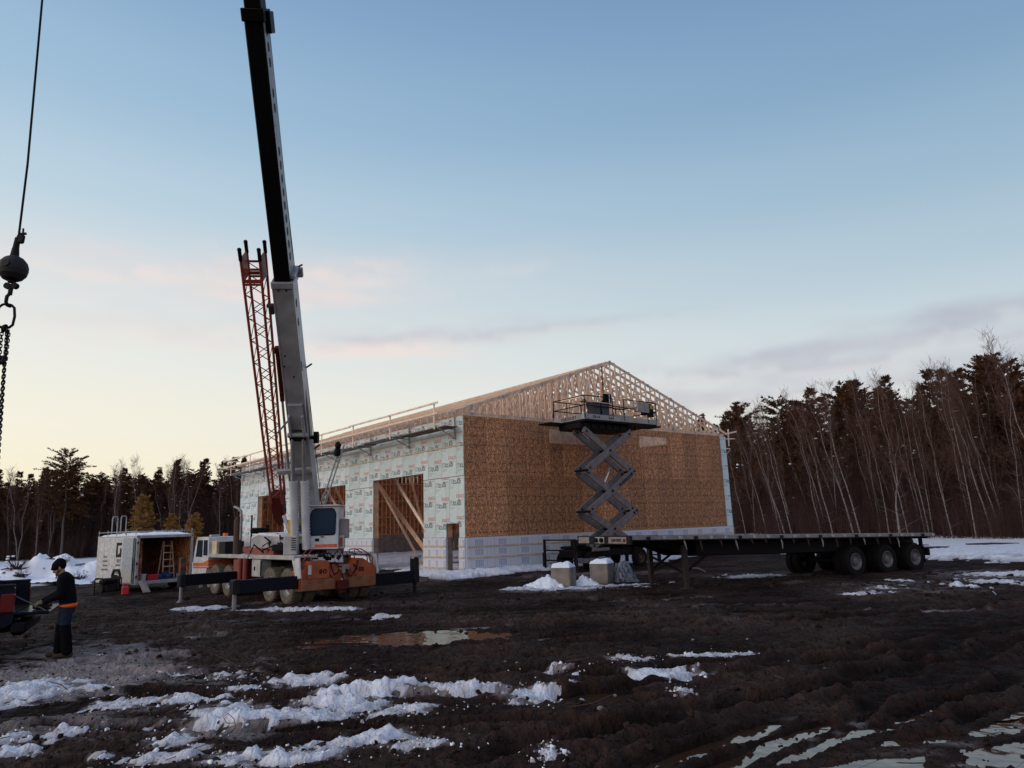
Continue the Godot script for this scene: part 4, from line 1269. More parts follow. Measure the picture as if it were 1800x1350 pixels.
	for i in 2:      # striped front jack tower
		b = MB.new()
		b.bx(Vector3(-1.76, 1.12 + 0.0 * i, -3.45), Vector3(0.17, 0.55, 0.2), 0.01) if i == 0 else b.bx(Vector3(-1.76, 1.16, -3.345), Vector3(0.175, 0.14, 0.03))
		part("jack_tower", b, M.rust if i == 0 else M.red, cr)
	# carrier cab
	var side := Basis(Vector3(0, 0, -1), Vector3.UP, Vector3(1, 0, 0))      # prism x -> forward, z -> across
	b = MB.new()
	b.prism([Vector2(6.25, 0.62), Vector2(8.0, 0.6), Vector2(8.02, 1.2), Vector2(7.72, 1.98), Vector2(7.6, 2.04), Vector2(6.35, 2.02), Vector2(6.28, 1.3), Vector2(6.55, 0.62)], 0.0, 1.15, Transform3D(side, Vector3.ZERO))
	part("carrier_cab", b, M.white_paint, cr)
	b = MB.new()
	b.prism([Vector2(6.24, 0.9), Vector2(8.01, 0.86), Vector2(8.02, 1.06), Vector2(6.9, 1.09), Vector2(6.27, 1.2)], -0.006, 1.156, Transform3D(side, Vector3.ZERO))
	part("stripe", b, M.orange_bright, cr)
	b = MB.new()
	b.prism([Vector2(6.24, 0.955), Vector2(8.015, 0.915), Vector2(8.02, 0.935), Vector2(6.24, 0.975)], -0.01, 1.16, Transform3D(side, Vector3.ZERO))
	part("stripe", b, M.white_paint, cr)
	for q in [[[6.98, 1.3], [7.72, 1.3], [7.55, 1.92], [6.98, 1.92]], [[6.42, 1.36], [6.86, 1.36], [6.86, 1.92], [6.44, 1.92]]]:
		b = MB.new()
		var p := []
		for e in q: p.append(Vector2(e[0], e[1]))
		b.prism(p, -0.012, 1.162, Transform3D(side, Vector3.ZERO))
		part("cab_window", b, M.glass_dark, cr)
	b = MB.new()
	b.prism([Vector2(5.2, 1.42), Vector2(7.3, 1.42), Vector2(7.2, 2.02), Vector2(5.2, 2.04)], 1.2, 2.5, Transform3D(side, Vector3.ZERO))
	part("engine_cover", b, M.white_paint, cr)
	b = MB.new()
	b.bx(Vector3(1.85, 1.86, -5.19), Vector3(1.1, 0.18, 0.03))
	part("rear_window", b, M.glass_dark, cr)
	b = MB.new()
	b.bx(Vector3(0.32, 1.63, -5.95), Vector3(0.5, 0.5, 0.5), 0.02)
	part("tool_box", b, M.wood_lath, cr)
	b = MB.new()
	b.bx(Vector3(0.5, 1.62, -5.35), Vector3(0.7, 0.46, 0.6), 0.02)
	part("radiator", b, M.dark_steel, cr)
	b = MB.new()
	b.cyl(Vector3(0.7, 2.05, -6.6), Vector3(0.7, 2.16, -6.6), 0.1, 0.085, 12)
	part("beacon", b, M.amber, cr)
	b = MB.new()
	b.bx(Vector3(0.5, 2.08, -7.2), Vector3(0.35, 0.07, 0.25), 0.02)
	part("roof_hatch", b, M.grime_white, cr)
	# exhaust
	b = MB.new()
	b.cyl(Vector3(0.3, 1.4, -4.25), Vector3(0.3, 2.6, -4.25), 0.14, -1, 14)
	b.cyl(Vector3(0.3, 2.6, -4.25), Vector3(0.3, 2.72, -4.25), 0.13, 0.06, 14)
	part("muffler", b, M.rust, cr)
	b = MB.new()
	b.tube([Vector3(0.34, 1.9, -4.05), Vector3(0.34, 2.7, -4.05), Vector3(0.33, 2.9, -4.08), Vector3(0.28, 3.0, -4.2), Vector3(0.2, 3.07, -4.4)], [0.05, 0.05, 0.05, 0.05, 0.05], 8)
	part("exhaust_pipe", b, M.steel, cr)
	b = MB.new()
	b.cyl(Vector3(0.6, 1.4, -3.75), Vector3(0.6, 2.75, -3.75), 0.03, -1, 6)
	b.bx(Vector3(0.85, 2.2, -3.7), Vector3(0.6, 0.2, 0.16), 0.05)
	b.bx(Vector3(1.15, 2.24, -3.7), Vector3(0.12, 0.34, 0.14), 0.03)
	part("work_lamp", b, M.black, cr)
	# engine deck behind the slewing ring
	b = MB.new()
	b.prism([Vector2(0.5, 1.62), Vector2(3.5, 1.62), Vector2(3.5, 1.93), Vector2(2.9, 2.04), Vector2(1.2, 1.98), Vector2(0.5, 1.72)], 0.5, 1.7, Transform3D(side, Vector3.ZERO))
	part("engine_hood", b, M.boom_white, cr)
	b = MB.new()
	b.prism([Vector2(1.0, 1.965), Vector2(2.9, 2.045), Vector2(3.5, 1.935), Vector2(3.45, 2.0), Vector2(2.8, 2.12), Vector2(1.2, 2.05)], 0.5, 1.7, Transform3D(side, Vector3.ZERO))
	part("snow_cover", b, M.snow, cr)
	b = MB.new()
	b.bx(Vector3(1.2, 1.5, -2.4), Vector3(1.7, 0.26, 2.4), 0.02)
	b.bx(Vector3(0.6, 1.56, -3.72), Vector3(0.5, 0.2, 0.3), 0.02)
	part("winch_bed", b, M.red, cr)
	b = MB.new()
	for i in 7: b.cyl(Vector3(0.36 + 0.02 * i, 1.5 + 0.02 * i, -3.2 + i * 0.33), Vector3(0.9, 1.62 + 0.03 * (i % 3), -2.9 + i * 0.4), 0.05, -1, 8)
	for i in 14:
		var p := Vector3(rng.randf_range(0.2, 1.0), rng.randf_range(1.42, 1.85), rng.randf_range(-1.9, -0.6))
		b.tube([p, p + Vector3(rng.randf_range(-0.3, 0.3), rng.randf_range(0.05, 0.3), rng.randf_range(-0.3, 0.3)), p + Vector3(rng.randf_range(-0.5, 0.5), 0.0, rng.randf_range(-0.6, 0.6))], [0.03, 0.03, 0.025], 5)
	part("hydraulic_lines", b, M.dark_steel, cr)
	# slewing ring and the platform above it
	b = MB.new()
	b.cyl(Vector3(1.35, 1.38, -1.1), Vector3(1.35, 1.56, -1.1), 0.75, -1, 28)
	part("slewing_ring", b, M.dark_steel, cr)
	var su := Basis(Vector3.UP, deg_to_rad(-34.7))      # platform turned with the boom
	var sx := Transform3D(su, Vector3(1.35, 0, -1.1))
	b = MB.new()
	b.box(sx * Transform3D(Basis(), Vector3(-0.05, 1.64, -0.1)), Vector3(1.5, 0.2, 2.4), 0.02)
	for x in [-0.3, 0.3]: b.prism([Vector2(-0.9, 1.6), Vector2(0.5, 1.6), Vector2(-0.2, 2.6), Vector2(-0.75, 2.6)], x - 0.03, x + 0.03, sx * Transform3D(Basis(Vector3(0, 0, 1), Vector3.UP, Vector3(-1, 0, 0)), Vector3.ZERO))
	part("slewing_platform", b, M.dark_steel, cr)
	# boom
	var b0 := Vector3(1.93, 2.19, -1.74)
	var tip := Vector3(-8.71, 25.92, 13.65)
	var ax := (tip - b0).normalized()
	var rt := Vector3.UP.cross(-ax).normalized()
	if rt.x < 0: rt = -rt
	var un := rt.cross(ax)
	var bt := Transform3D(Basis(rt, ax, un), b0)
	var boom_part := func(called: String, mb: MB, m: Material) -> MeshInstance3D:
		var o := part(called, mb, m, cr)
		o.transform = bt
		return o
	b = MB.new()
	b.bx(Vector3(0, 4.3, 0), Vector3(0.56, 9.6, 0.88), 0.03)
	for x in [-0.27, 0.27]: b.bx(Vector3(x, 4.3, 0.43), Vector3(0.05, 9.5, 0.05), 0.01)
	boom_part.call("boom_base", b, M.boom_white)
	b = MB.new()
	b.bx(Vector3(0, 9.0, 0), Vector3(0.62, 0.2, 0.96), 0.02)
	b.bx(Vector3(0.1, 9.22, -0.1), Vector3(0.5, 0.12, 0.9), 0.02)
	b.bx(Vector3(0.36, 9.1, -0.45), Vector3(0.18, 0.28, 0.16), 0.02)
	boom_part.call("boom_collar", b, M.boom_white)
	b = MB.new()
	for y in [8.35, 7.75]: b.prism([Vector2(-0.06, -0.12), Vector2(0.06, -0.12), Vector2(0.1, 0), Vector2(0.06, 0.12), Vector2(-0.06, 0.12), Vector2(-0.1, 0)], 0.279, 0.284, Transform3D(Basis(Vector3(0, 0, -1), Vector3.UP, Vector3(1, 0, 0)), Vector3(0, y, 0.1)))
	b.prism([Vector2(-0.05, -0.14), Vector2(0.05, -0.2), Vector2(0.07, 0.12), Vector2(-0.04, 0.16)], 0.279, 0.284, Transform3D(Basis(Vector3(0, 0, -1), Vector3.UP, Vector3(1, 0, 0)), Vector3(0, 6.4, 0.28)))
	for q in [[-0.12, 8.85], [0.1, 8.85], [0.05, 6.1], [-0.2, 6.45], [-0.15, 6.8]]: b.cyl(Vector3(q[0], q[1], 0.44), Vector3(q[0], q[1], 0.446), 0.03, -1, 8)
	boom_part.call("boom_hole", b, M.black)
	b = MB.new()      # rust worn into the side plate
	b.prism([Vector2(-0.2, -0.9), Vector2(0.05, -0.7), Vector2(0.12, 0.1), Vector2(0.05, 0.9), Vector2(-0.12, 0.6), Vector2(-0.25, 0.1)], 0.279, 0.2815, Transform3D(Basis(Vector3(0, 0, -1), Vector3.UP, Vector3(1, 0, 0)), Vector3(0, 4.6, 0.05)))
	boom_part.call("rust_patch", b, M.rust)
	b = MB.new()
	b.bx(Vector3(0, 12.3, 0), Vector3(0.45, 7.2, 0.8), 0.03)
	boom_part.call("boom_middle", b, M.boom_black)
	b = MB.new()
	b.bx(Vector3(0.228, 12.5, 0.05), Vector3(0.012, 6.6, 0.66))
	boom_part.call("boom_side_plate", b, M.steel)
	for i in 17:
		if i in [9, 10, 13]: continue
		b = MB.new()
		b.prism([Vector2(-0.06, -0.11), Vector2(0.06, -0.11), Vector2(0.1, 0), Vector2(0.06, 0.11), Vector2(-0.06, 0.11), Vector2(-0.1, 0)], 0.234, 0.239, Transform3D(Basis(Vector3(0, 0, -1), Vector3.UP, Vector3(1, 0, 0)), Vector3(0, 9.75 + i * 0.36, 0.08)))
		boom_part.call("lightening_hole", b, M.black)
	b = MB.new()
	b.bx(Vector3(0, 15.85, 0), Vector3(0.54, 0.3, 0.9), 0.02)
	b.bx(Vector3(0.3, 15.7, -0.1), Vector3(0.12, 0.5, 0.5), 0.02)
	boom_part.call("boom_collar", b, M.boom_black)
	b = MB.new()
	b.bx(Vector3(0, 19.2, 0), Vector3(0.4, 6.6, 0.68), 0.03)
	b.bx(Vector3(0, 22.3, 0), Vector3(0.48, 0.25, 0.76), 0.02)
	b.bx(Vector3(0, 25.8, 0), Vector3(0.34, 7.0, 0.56), 0.03)
	boom_part.call("boom_upper", b, M.boom_black)
	b = MB.new()
	for x in [-0.2, 0.2]: b.bx(Vector3(x, 29.6, 0.1), Vector3(0.04, 1.4, 0.8), 0.01)
	for x in [-0.08, 0.08]: b.cyl(Vector3(x - 0.04, 30.0, 0.25), Vector3(x + 0.04, 30.0, 0.25), 0.3, -1, 20)
	boom_part.call("boom_head", b, M.dark_steel)
	b = MB.new()
	b.cyl(Vector3(0.3, 0.2, -0.62), Vector3(0.06, 30.0, -0.06), 0.012, -1, 5)
	boom_part.call("hoist_rope", b, M.black)
	for y in [9.25, 3.0, 6.0]:
		b = MB.new()
		b.bar(Vector3(0.27, y, -0.4), Vector3(0.42, y + 0.03, -0.62), 0.04, 0.04)
		boom_part.call("rope_guide", b, M.dark_steel)
	# lift cylinders
	b = MB.new()
	b.bx(Vector3(0, 4.75, 0.5), Vector3(0.44, 0.9, 0.12), 0.02)
	for x in [-0.2, 0.2]: b.bx(Vector3(x, 4.45, 0.56), Vector3(0.07, 0.8, 0.26), 0.02)
	b.cyl(Vector3(-0.3, 4.15, 0.6), Vector3(0.3, 4.15, 0.6), 0.08, -1, 12)
	boom_part.call("cylinder_bracket", b, M.boom_white)
	b = MB.new()
	b.bx(Vector3(0, 4.05, 0.64), Vector3(0.5, 0.16, 0.12), 0.02)
	boom_part.call("pivot_pin", b, M.black)
	for x in [-0.17, 0.17]:
		var top := Vector3(x, 4.15, 0.6); var bot := Vector3(x, 0.81, 2.02)
		var mid := bot.lerp(top, 0.60)
		b = MB.new()
		b.cyl(bot, mid, 0.122, -1, 16)
		b.cyl(mid - (mid - bot).normalized() * 0.06, mid, 0.135, -1, 16)
		for i in 16:
			var p := bot.lerp(mid, 0.2 + i * 0.05)
			b.bx(p + Vector3(0.13, 0, 0.0), Vector3(0.03, 0.035, 0.05))
		boom_part.call("lift_cylinder", b, M.white_paint)
		b = MB.new()
		b.cyl(mid, top, 0.06, -1, 12)
		boom_part.call("piston_rod", b, M.steel)
	b = MB.new()
	b.bar(Vector3(-0.75, 2.75, 0.55), Vector3(0.3, 2.85, 0.6), 0.14, 0.14)
	boom_part.call("rest_arm", b, M.boom_white)
	b = MB.new()
	b.cyl(Vector3(0.4, 3.75, 0.1), Vector3(0.54, 3.75, 0.1), 0.19, -1, 18)
	b.cyl(Vector3(0.28, 3.75, 0.1), Vector3(0.5, 3.75, 0.1), 0.06, -1, 8)
	boom_part.call("hose_reel", b, M.black)
	# lattice jib stowed along the left of the boom
	var jx := func(s: float) -> float: return lerpf(-0.99, -0.80, (s - 1.6) / 8.2)
	var jw := func(s: float) -> float: return lerpf(0.36, 0.52, (s - 1.6) / 8.2) * 0.5
	var jd := func(s: float) -> float: return lerpf(0.5, 0.78, (s - 1.6) / 8.2) * 0.5
	for sxx in [-1.0, 1.0]:
		for sz in [-1.0, 1.0]:
			b = MB.new()
			b.cyl(Vector3(jx.call(1.3) + sxx * jw.call(1.3), 1.3, sz * jd.call(1.3)), Vector3(jx.call(9.75) + sxx * jw.call(9.75), 9.75, sz * jd.call(9.75)), 0.04, -1, 8)
			boom_part.call("jib_chord", b, M.lattice_red)
			b = MB.new()
			b.cyl(Vector3(jx.call(9.75) + sxx * jw.call(9.75), 9.7, sz * jd.call(9.75)), Vector3(jx.call(9.9) + sxx * jw.call(9.9), 10.0, sz * jd.call(9.9)), 0.052, -1, 10)
			b.ball(Vector3(jx.call(9.9) + sxx * jw.call(9.9), 10.02, sz * jd.call(9.9)), Vector3(0.065, 0.065, 0.065), 8)
			boom_part.call("jib_lug", b, M.black)
	for k in 22:
		var s0 := 1.5 + k * 0.36
		var s1 := s0 + 0.36
		var sg := 1.0 if k % 2 else -1.0
		b = MB.new()
		for sz in [-1.0, 1.0]: b.cyl(Vector3(jx.call(s0) + sg * jw.call(s0), s0, sz * jd.call(s0)), Vector3(jx.call(s1) - sg * jw.call(s1), s1, sz * jd.call(s1)), 0.014, -1, 6)
		for sxx in [-1.0, 1.0]: b.cyl(Vector3(jx.call(s0) + sxx * jw.call(s0), s0, -sg * jd.call(s0)), Vector3(jx.call(s1) + sxx * jw.call(s1), s1, sg * jd.call(s1)), 0.012, -1, 6)
		boom_part.call("jib_lacing", b, M.lattice_red)
	b = MB.new()
	for q in [[9.45, 0.03], [9.1, 0.05], [9.0, 0.03]]:
		for sz in [-1.0, 1.0]: b.bx(Vector3(jx.call(q[0]), q[0], sz * jd.call(q[0])), Vector3(jw.call(q[0]) * 2, q[1] * 2, 0.04))
	for sxx in [-1.0, 1.0]: b.bx(Vector3(jx.call(9.4) + sxx * jw.call(9.4), 9.42, 0.0), Vector3(0.02, 0.7, 0.62))
	boom_part.call("jib_end_plates", b, M.lattice_red)
	b = MB.new()
	b.prism([Vector2(-0.17, 0.0), Vector2(0.17, 0.0), Vector2(0.2, 0.9), Vector2(-0.2, 0.9)], -0.25, 0.25, Transform3D(Basis(), Vector3(-1.0, 0.62, 0)))
	b.prism([Vector2(-0.06, -0.32), Vector2(0.06, -0.32), Vector2(0.17, 0.0), Vector2(-0.17, 0.0)], -0.16, 0.16, Transform3D(Basis(), Vector3(-1.0, 0.62, 0)))
	boom_part.call("jib_foot", b, M.dark_red)
	b = MB.new()
	b.cyl(Vector3(-0.45, 5.1, 0.1), Vector3(-0.42, 6.9, 0.1), 0.07, -1, 10)
	b.bx(Vector3(-0.42, 6.85, 0.1), Vector3(0.16, 0.2, 0.2), 0.02)
	boom_part.call("stow_cylinder", b, M.dark_red)
	b = MB.new()
	b.cyl(Vector3(-0.55, 0.6, 0.12), Vector3(-0.45, 5.2, 0.1), 0.04, -1, 8)
	b.bar(Vector3(-0.7, 4.0, 0.2), Vector3(-0.28, 4.5, 0.2), 0.05, 0.05)
	boom_part.call("stow_strut", b, M.boom_white)
	b = MB.new()
	b.bx(Vector3(-0.38, 8.3, 0.2), Vector3(0.34, 0.08, 0.12))
	b.bx(Vector3(-0.42, 8.2, 0.2), Vector3(0.16, 0.3, 0.2), 0.03)
	boom_part.call("jib_bracket", b, M.rust)
	# operator cab: local x right, y up, z towards the hook
	var cw := Transform3D(Basis(Vector3.UP, deg_to_rad(41.0)), Vector3(-7.4, 0, -22.88)).affine_inverse() * Vector3(-6.18, 1.55, -23.45)
	var ct := Transform3D(su, cw)
	var cab_part := func(called: String, mb: MB, m: Material) -> MeshInstance3D:
		var o := part(called, mb, m, cr)
		o.transform = ct
		return o
	b = MB.new()
	b.prism([Vector2(0.0, 0.0), Vector2(-1.5, 0.0), Vector2(-1.5, 1.32), Vector2(0.0, 1.34)], -0.48, 0.46, Transform3D(Basis(Vector3(0, 0, 1), Vector3.UP, Vector3(-1, 0, 0)), Vector3(0, 0, 0)))
	cab_part.call("operator_cab", b, M.white_paint)
	b = MB.new()
	var wn := []
	for q in [[-0.36, 0.42], [0.34, 0.42], [0.40, 0.48], [0.42, 1.1], [0.36, 1.24], [0.28, 1.28], [-0.24, 1.28], [-0.34, 1.22], [-0.40, 1.1], [-0.42, 0.5]]: wn.append(Vector2(q[0], q[1]))
	b.prism(wn, 0.0, 0.014)
	cab_part.call("windscreen_seal", b, M.black).transform = ct * Transform3D(Basis(), Vector3(0, 0, 0.002))
	b = MB.new()
	var wi := []
	for q in wn: wi.append((q - Vector2(0, 0.85)) * 0.93 + Vector2(0, 0.85))
	b.prism(wi, 0.014, 0.018)
	cab_part.call("windscreen", b, M.cab_glass).transform = ct * Transform3D(Basis(), Vector3(0, 0, 0.002))
	b = MB.new()
	b.bx(Vector3(0, 1.36, -0.7), Vector3(1.06, 0.05, 1.6), 0.02)
	cab_part.call("roof_panel", b, M.white_paint)
	b = MB.new()
	b.bx(Vector3(0, 0.1, 0.004), Vector3(0.9, 0.1, 0.01))
	cab_part.call("stripe", b, M.orange_bright)
	b = MB.new()
	b.bx(Vector3(-0.3, 0.1, 0.012), Vector3(0.13, 0.07, 0.01))
	b.bx(Vector3(-0.32, 0.29, 0.012), Vector3(0.13, 0.1, 0.01))
	cab_part.call("plate", b, M.white_paint)
	b = MB.new()
	b.bx(Vector3(-0.17, 0.29, 0.012), Vector3(0.12, 0.09, 0.01))
	b.bx(Vector3(-0.01, 0.38, 0.012), Vector3(0.1, 0.03, 0.02))
	b.bx(Vector3(0.465, 0.85, -0.6), Vector3(0.02, 0.75, 0.9))
	b.bx(Vector3(0.465, 0.6, -0.12), Vector3(0.02, 1.2, 0.12))
	cab_part.call("cab_opening", b, M.black)
	b = MB.new()
	b.bx(Vector3(0.62, 0.62, -0.55), Vector3(0.25, 0.62, 0.5), 0.02)
	cab_part.call("side_cabinet", b, M.wood_grey)
	b = MB.new()
	b.bx(Vector3(0.56, 0.2, -0.3), Vector3(0.2, 0.42, 0.3), 0.02)
	cab_part.call("step_box", b, M.grime_white)
	b = MB.new()
	b.bx(Vector3(0.56, 0.2, -0.145), Vector3(0.1, 0.28, 0.012))
	cab_part.call("warning_plate", b, M.orange)
	# grey box, yellow drum and pale bag left of the cylinders
	b = MB.new()
	b.bx(Vector3(-0.95, 0.15, 0.0), Vector3(0.42, 0.6, 0.5), 0.03)
	cab_part.call("oil_cooler", b, M.grime_white)
	b = MB.new()
	for i in 6: b.bx(Vector3(-0.84, 0.02 + i * 0.07, 0.252), Vector3(0.14, 0.03, 0.01))
	cab_part.call("cooler_vent", b, M.black)
	b = MB.new()
	b.cyl(Vector3(-0.98, 0.46, -0.35), Vector3(-0.98, 0.95, -0.35), 0.16, 0.18, 14)
	cab_part.call("drum", b, M.yellow)
	b = MB.new()
	b.bar(Vector3(-1.1, 0.6, -0.3), Vector3(-1.28, 1.1, -0.3), 0.1, 0.1)
	b.bx(Vector3(-0.95, 1.02, -0.35), Vector3(0.2, 0.14, 0.2), 0.04)
	cab_part.call("rag", b, M.white_paint)
	build_hook(cr.transform * (bt * Vector3(0, 30.0, 0.55)))

func link(b: MB, p: Vector3, turn: float, l: float, w: float, r: float) -> void:
	var q := []
	var rr := []
	for i in 13:
		var a := TAU * i / 12.0
		var s := signf(sin(a)) * (l - w) * 0.5 if absf(sin(a)) > 0.01 else 0.0
		q.append(p + Basis(Vector3.UP, turn) * Vector3(cos(a) * (w * 0.5), sin(a) * w * 0.5 + s, 0))
		rr.append(r)
	b.tube(q, rr, 6, false)

func build_hook(tip: Vector3) -> void:
	var at := Vector3(-5.27, 4.95, -7.29)
	var o := thing("headache_ball", "heavy black headache ball with swivel hook hanging on the crane rope", "crane hook", at)
	var b := MB.new()
	b.lathe([Vector2(0, -0.18), Vector2(0.06, -0.18), Vector2(0.12, -0.15), Vector2(0.168, -0.09), Vector2(0.186, -0.02), Vector2(0.186, 0.03), Vector2(0.168, 0.09), Vector2(0.12, 0.15), Vector2(0.07, 0.18), Vector2(0, 0.18)], 28, Transform3D())
	b.cyl(Vector3(0.02, 0.03, 0.15), Vector3(0.02, 0.03, 0.195), 0.05, -1, 12)
	part("ball", b, M.ball_black, o)
	b = MB.new()
	b.cyl(Vector3(0, 0.16, 0), Vector3(0.005, 0.3, 0), 0.06, 0.045, 12)
	b.cyl(Vector3(0.005, 0.28, 0), Vector3(0.02, 0.46, 0), 0.045, 0.035, 10)
	b.box(Transform3D(Basis(Vector3.BACK, -0.1), Vector3(0.06, 0.44, 0)), Vector3(0.11, 0.13, 0.06), 0.02)
	b.cyl(Vector3(0.09, 0.42, 0), Vector3(0.085, 0.6, 0), 0.013, -1, 6)
	b.cyl(Vector3(0.05, 0.52, 0), Vector3(0.13, 0.52, 0), 0.02, -1, 8)
	part("wedge_socket", b, M.dark_steel, o)
	b = MB.new()
	b.tube([Vector3(0.03, 0.46, 0), Vector3(0.05, 1.6, 0.0), (tip - at) / 0.76], [0.015, 0.015, 0.015], 6)
	o.scale = Vector3.ONE * 0.76
	part("rope", b, M.black, o)
	b = MB.new()
	b.cyl(Vector3(0, -0.2, 0), Vector3(0, -0.16, 0), 0.05, -1, 12)
	for x in [-0.05, 0.05]: b.cyl(Vector3(x, -0.25, -0.03), Vector3(x, -0.25, 0.03), 0.045, -1, 12)
	b.cyl(Vector3(-0.1, -0.25, 0), Vector3(0.1, -0.25, 0), 0.02, -1, 8)
	b.cyl(Vector3(0, -0.27, 0), Vector3(-0.01, -0.38, 0), 0.03, -1, 10)
	b.tube([Vector3(-0.01, -0.36, 0.0), Vector3(-0.01, -0.42, 0.05), Vector3(-0.012, -0.5, 0.055), Vector3(-0.014, -0.54, 0.02), Vector3(-0.014, -0.54, -0.03), Vector3(-0.014, -0.5, -0.06)], [0.022, 0.024, 0.024, 0.022, 0.02, 0.012], 8)
	part("hook", b, M.dark_steel, o)
	var c := thing("chain_sling", "dark chain sling with long master link hanging from the hook", "chain", at + Vector3(-0.025, -0.52, 0))
	c.scale = Vector3.ONE * 0.72
	b = MB.new()
	link(b, Vector3(0, 0, 0), 0.35, 0.37, 0.22, 0.019)
	part("master_link", b, M.dark_steel, c)
	b = MB.new()
	for k in 3: link(b, Vector3(-0.03 + 0.03 * k, -0.185, 0.02 * (k - 1)), 1.2, 0.09, 0.05, 0.011)
	part("coupling_link", b, M.dark_steel, c)
	for k in 4:
		b = MB.new()
		var y := -0.23
		var i := 0
		while y > (-0.66 if k > 1 else -3.6):
			var t := (-0.23 - y)
			var sway: float = [0.06, 0.02, -0.02, 0.045][k] + t * [0.035, 0.02, 0.01, 0.0][k]
			link(b, Vector3(sway, y, [0.03, -0.03, 0.02, -0.03][k]), 0.4 if i % 2 else 1.97, 0.062, 0.038, 0.0075)
			y -= 0.045
			i += 1
		part("chain_leg", b, M.dark_steel, c)
	b = MB.new()
	for x in [-0.05, 0.0, 0.05]:
		b.bx(Vector3(x, -0.64, 0.02), Vector3(0.05, 0.09, 0.05), 0.015)
		b.ball(Vector3(x, -0.7, 0.03), Vector3(0.035, 0.045, 0.04), 8)
	part("grab_hook", b, M.dark_steel, c)

# ------------------------------------------------------------------ scissor lift beside the gable
func build_lift() -> void:
	var lf := thing("scissor_lift", "grey scissor lift raised high beside the board-clad gable wall", "lift", CORNER, BAX)
	var b := MB.new()
	# chassis
	b.bx(Vector3(6.5, 0.72, 2.0), Vector3(4.4, 0.38, 1.3), 0.03)
	b.bx(Vector3(6.5, 0.98, 2.0), Vector3(4.0, 0.12, 1.5), 0.02)
	part("chassis", b, M.lift_dark, lf)
	for q in [[4.4, 1.2, 0.55], [8.5, 1.25, 0.7], [8.9, 1.1, 0.5]]:
		b = MB.new()
		b.bx(Vector3(q[0], q[1], 2.6), Vector3(q[2], 0.3, 0.5), 0.03)
		part("motor_cover", b, M.lift_dark, lf)
	var wm := wheel_meshes(0.42, 0.3, 0.24)
	for x in [4.9, 8.15]:
		for z in [2.85, 1.1]: put_wheel(wm, Vector3(x, 0.38, z), 270.0 if z > 2 else 90.0, M.rubber, M.rust, lf)
	for x in [3.75, 9.3]:
		b = MB.new()
		for z in [3.05, 1.0]: b.bx(Vector3(x, 0.75, z), Vector3(0.1, 1.3, 0.1), 0.01)
		for y in [0.45, 0.9, 1.36]: b.bx(Vector3(x, y, 2.02), Vector3(0.07, 0.06, 2.0))
		part("bumper_frame", b, M.lift_dark, lf)
		b = MB.new()
		for z in [3.15, 0.9]:
			b.cyl(Vector3(x, 0.0, z), Vector3(x, 0.8, z), 0.05, -1, 10)
			b.cyl(Vector3(x, -0.03, z), Vector3(x, 0.04, z), 0.15, -1, 12)
		part("stabiliser", b, M.dark_steel, lf)
	b = MB.new()
	b.bx(Vector3(5.0, 0.42, 3.02), Vector3(2.0, 0.2, 0.06), 0.01)
	b.bx(Vector3(5.4, 0.88, 3.02), Vector3(1.1, 0.14, 0.06), 0.01)
	part("side_panel", b, M.lift_grey, lf)
	# scissor arms: two side by side, crossing in pairs
	var lv := [6.45, 4.5, 2.6, 0.95]
	for k in 3:
		var x0 := 4.92 if k < 2 else 4.92
		var x1 := 8.12
		for z in [2.86, 2.2]:
			for s in 2:
				var a := Vector3(x0 if s else x1, lv[k], z - (0.1 if s else 0.0))
				var c := Vector3(x1 if s else x0, lv[k + 1], z - (0.1 if s else 0.0))
				b = MB.new()
				b.bar(a, c, 0.09, 0.33, Vector3.UP, 0.015)
				part("scissor_arm", b, M.lift_grey, lf)
				b = MB.new()
				for e in [0.06, 0.94]:
					var p: Vector3 = a.lerp(c, e)
					b.bx(p + Vector3(0, 0, 0.052), Vector3(0.1, 0.1, 0.012))
				part("pivot_plate", b, M.lift_dark, lf)
		for x in [x0, x1]:
			b = MB.new()
			b.cyl(Vector3(x, lv[k + 1], 2.08), Vector3(x, lv[k + 1], 2.93), 0.055, -1, 12)
			b.cyl(Vector3(x + (0.12 if x > 6 else -0.12), lv[k + 1], 2.6), Vector3(x + (0.12 if x > 6 else -0.12), lv[k + 1], 2.82), 0.03, -1, 8)
			part("cross_shaft", b, M.lift_dark, lf)
		b = MB.new()
		b.cyl(Vector3(6.52, (lv[k] + lv[k + 1]) / 2, 2.05), Vector3(6.52, (lv[k] + lv[k + 1]) / 2, 2.93), 0.06, -1, 12)
		part("cross_shaft", b, M.lift_dark, lf)
	b = MB.new()
	b.cyl(Vector3(5.6, 2.5, 2.1), Vector3(6.7, 3.8, 2.1), 0.09, -1, 12)
	part("lift_cylinder", b, M.lift_dark, lf)
	b = MB.new()
	b.cyl(Vector3(6.7, 3.8, 2.1), Vector3(7.3, 4.75, 2.1), 0.055, -1, 12)
	part("piston_rod", b, M.chrome, lf)
	lettering("PLATOLIFT", 0.15, M.lift_dark, lf, Vector3(7.45, 4.06, 2.918), Basis(Vector3.BACK, 0.53))
	# platform
	b = MB.new()
	b.bx(Vector3(6.55, 6.62, 2.0), Vector3(3.6, 0.26, 1.5), 0.02)
	for i in 8: b.bx(Vector3(5.0 + i * 0.5, 6.66, 2.78), Vector3(0.06, 0.22, 0.06))
	part("platform_frame", b, M.lift_dark, lf)
	b = MB.new()
	b.bx(Vector3(7.4, 6.86, 1.9), Vector3(5.1, 0.12, 2.2), 0.01)
	b.bx(Vector3(4.5, 6.82, 1.2), Vector3(1.3, 0.07, 0.8), 0.01)
	b.bx(Vector3(10.05, 6.82, 2.5), Vector3(0.5, 0.07, 0.9), 0.01)
	part("platform_deck", b, M.lift_dark, lf)
	b = MB.new()
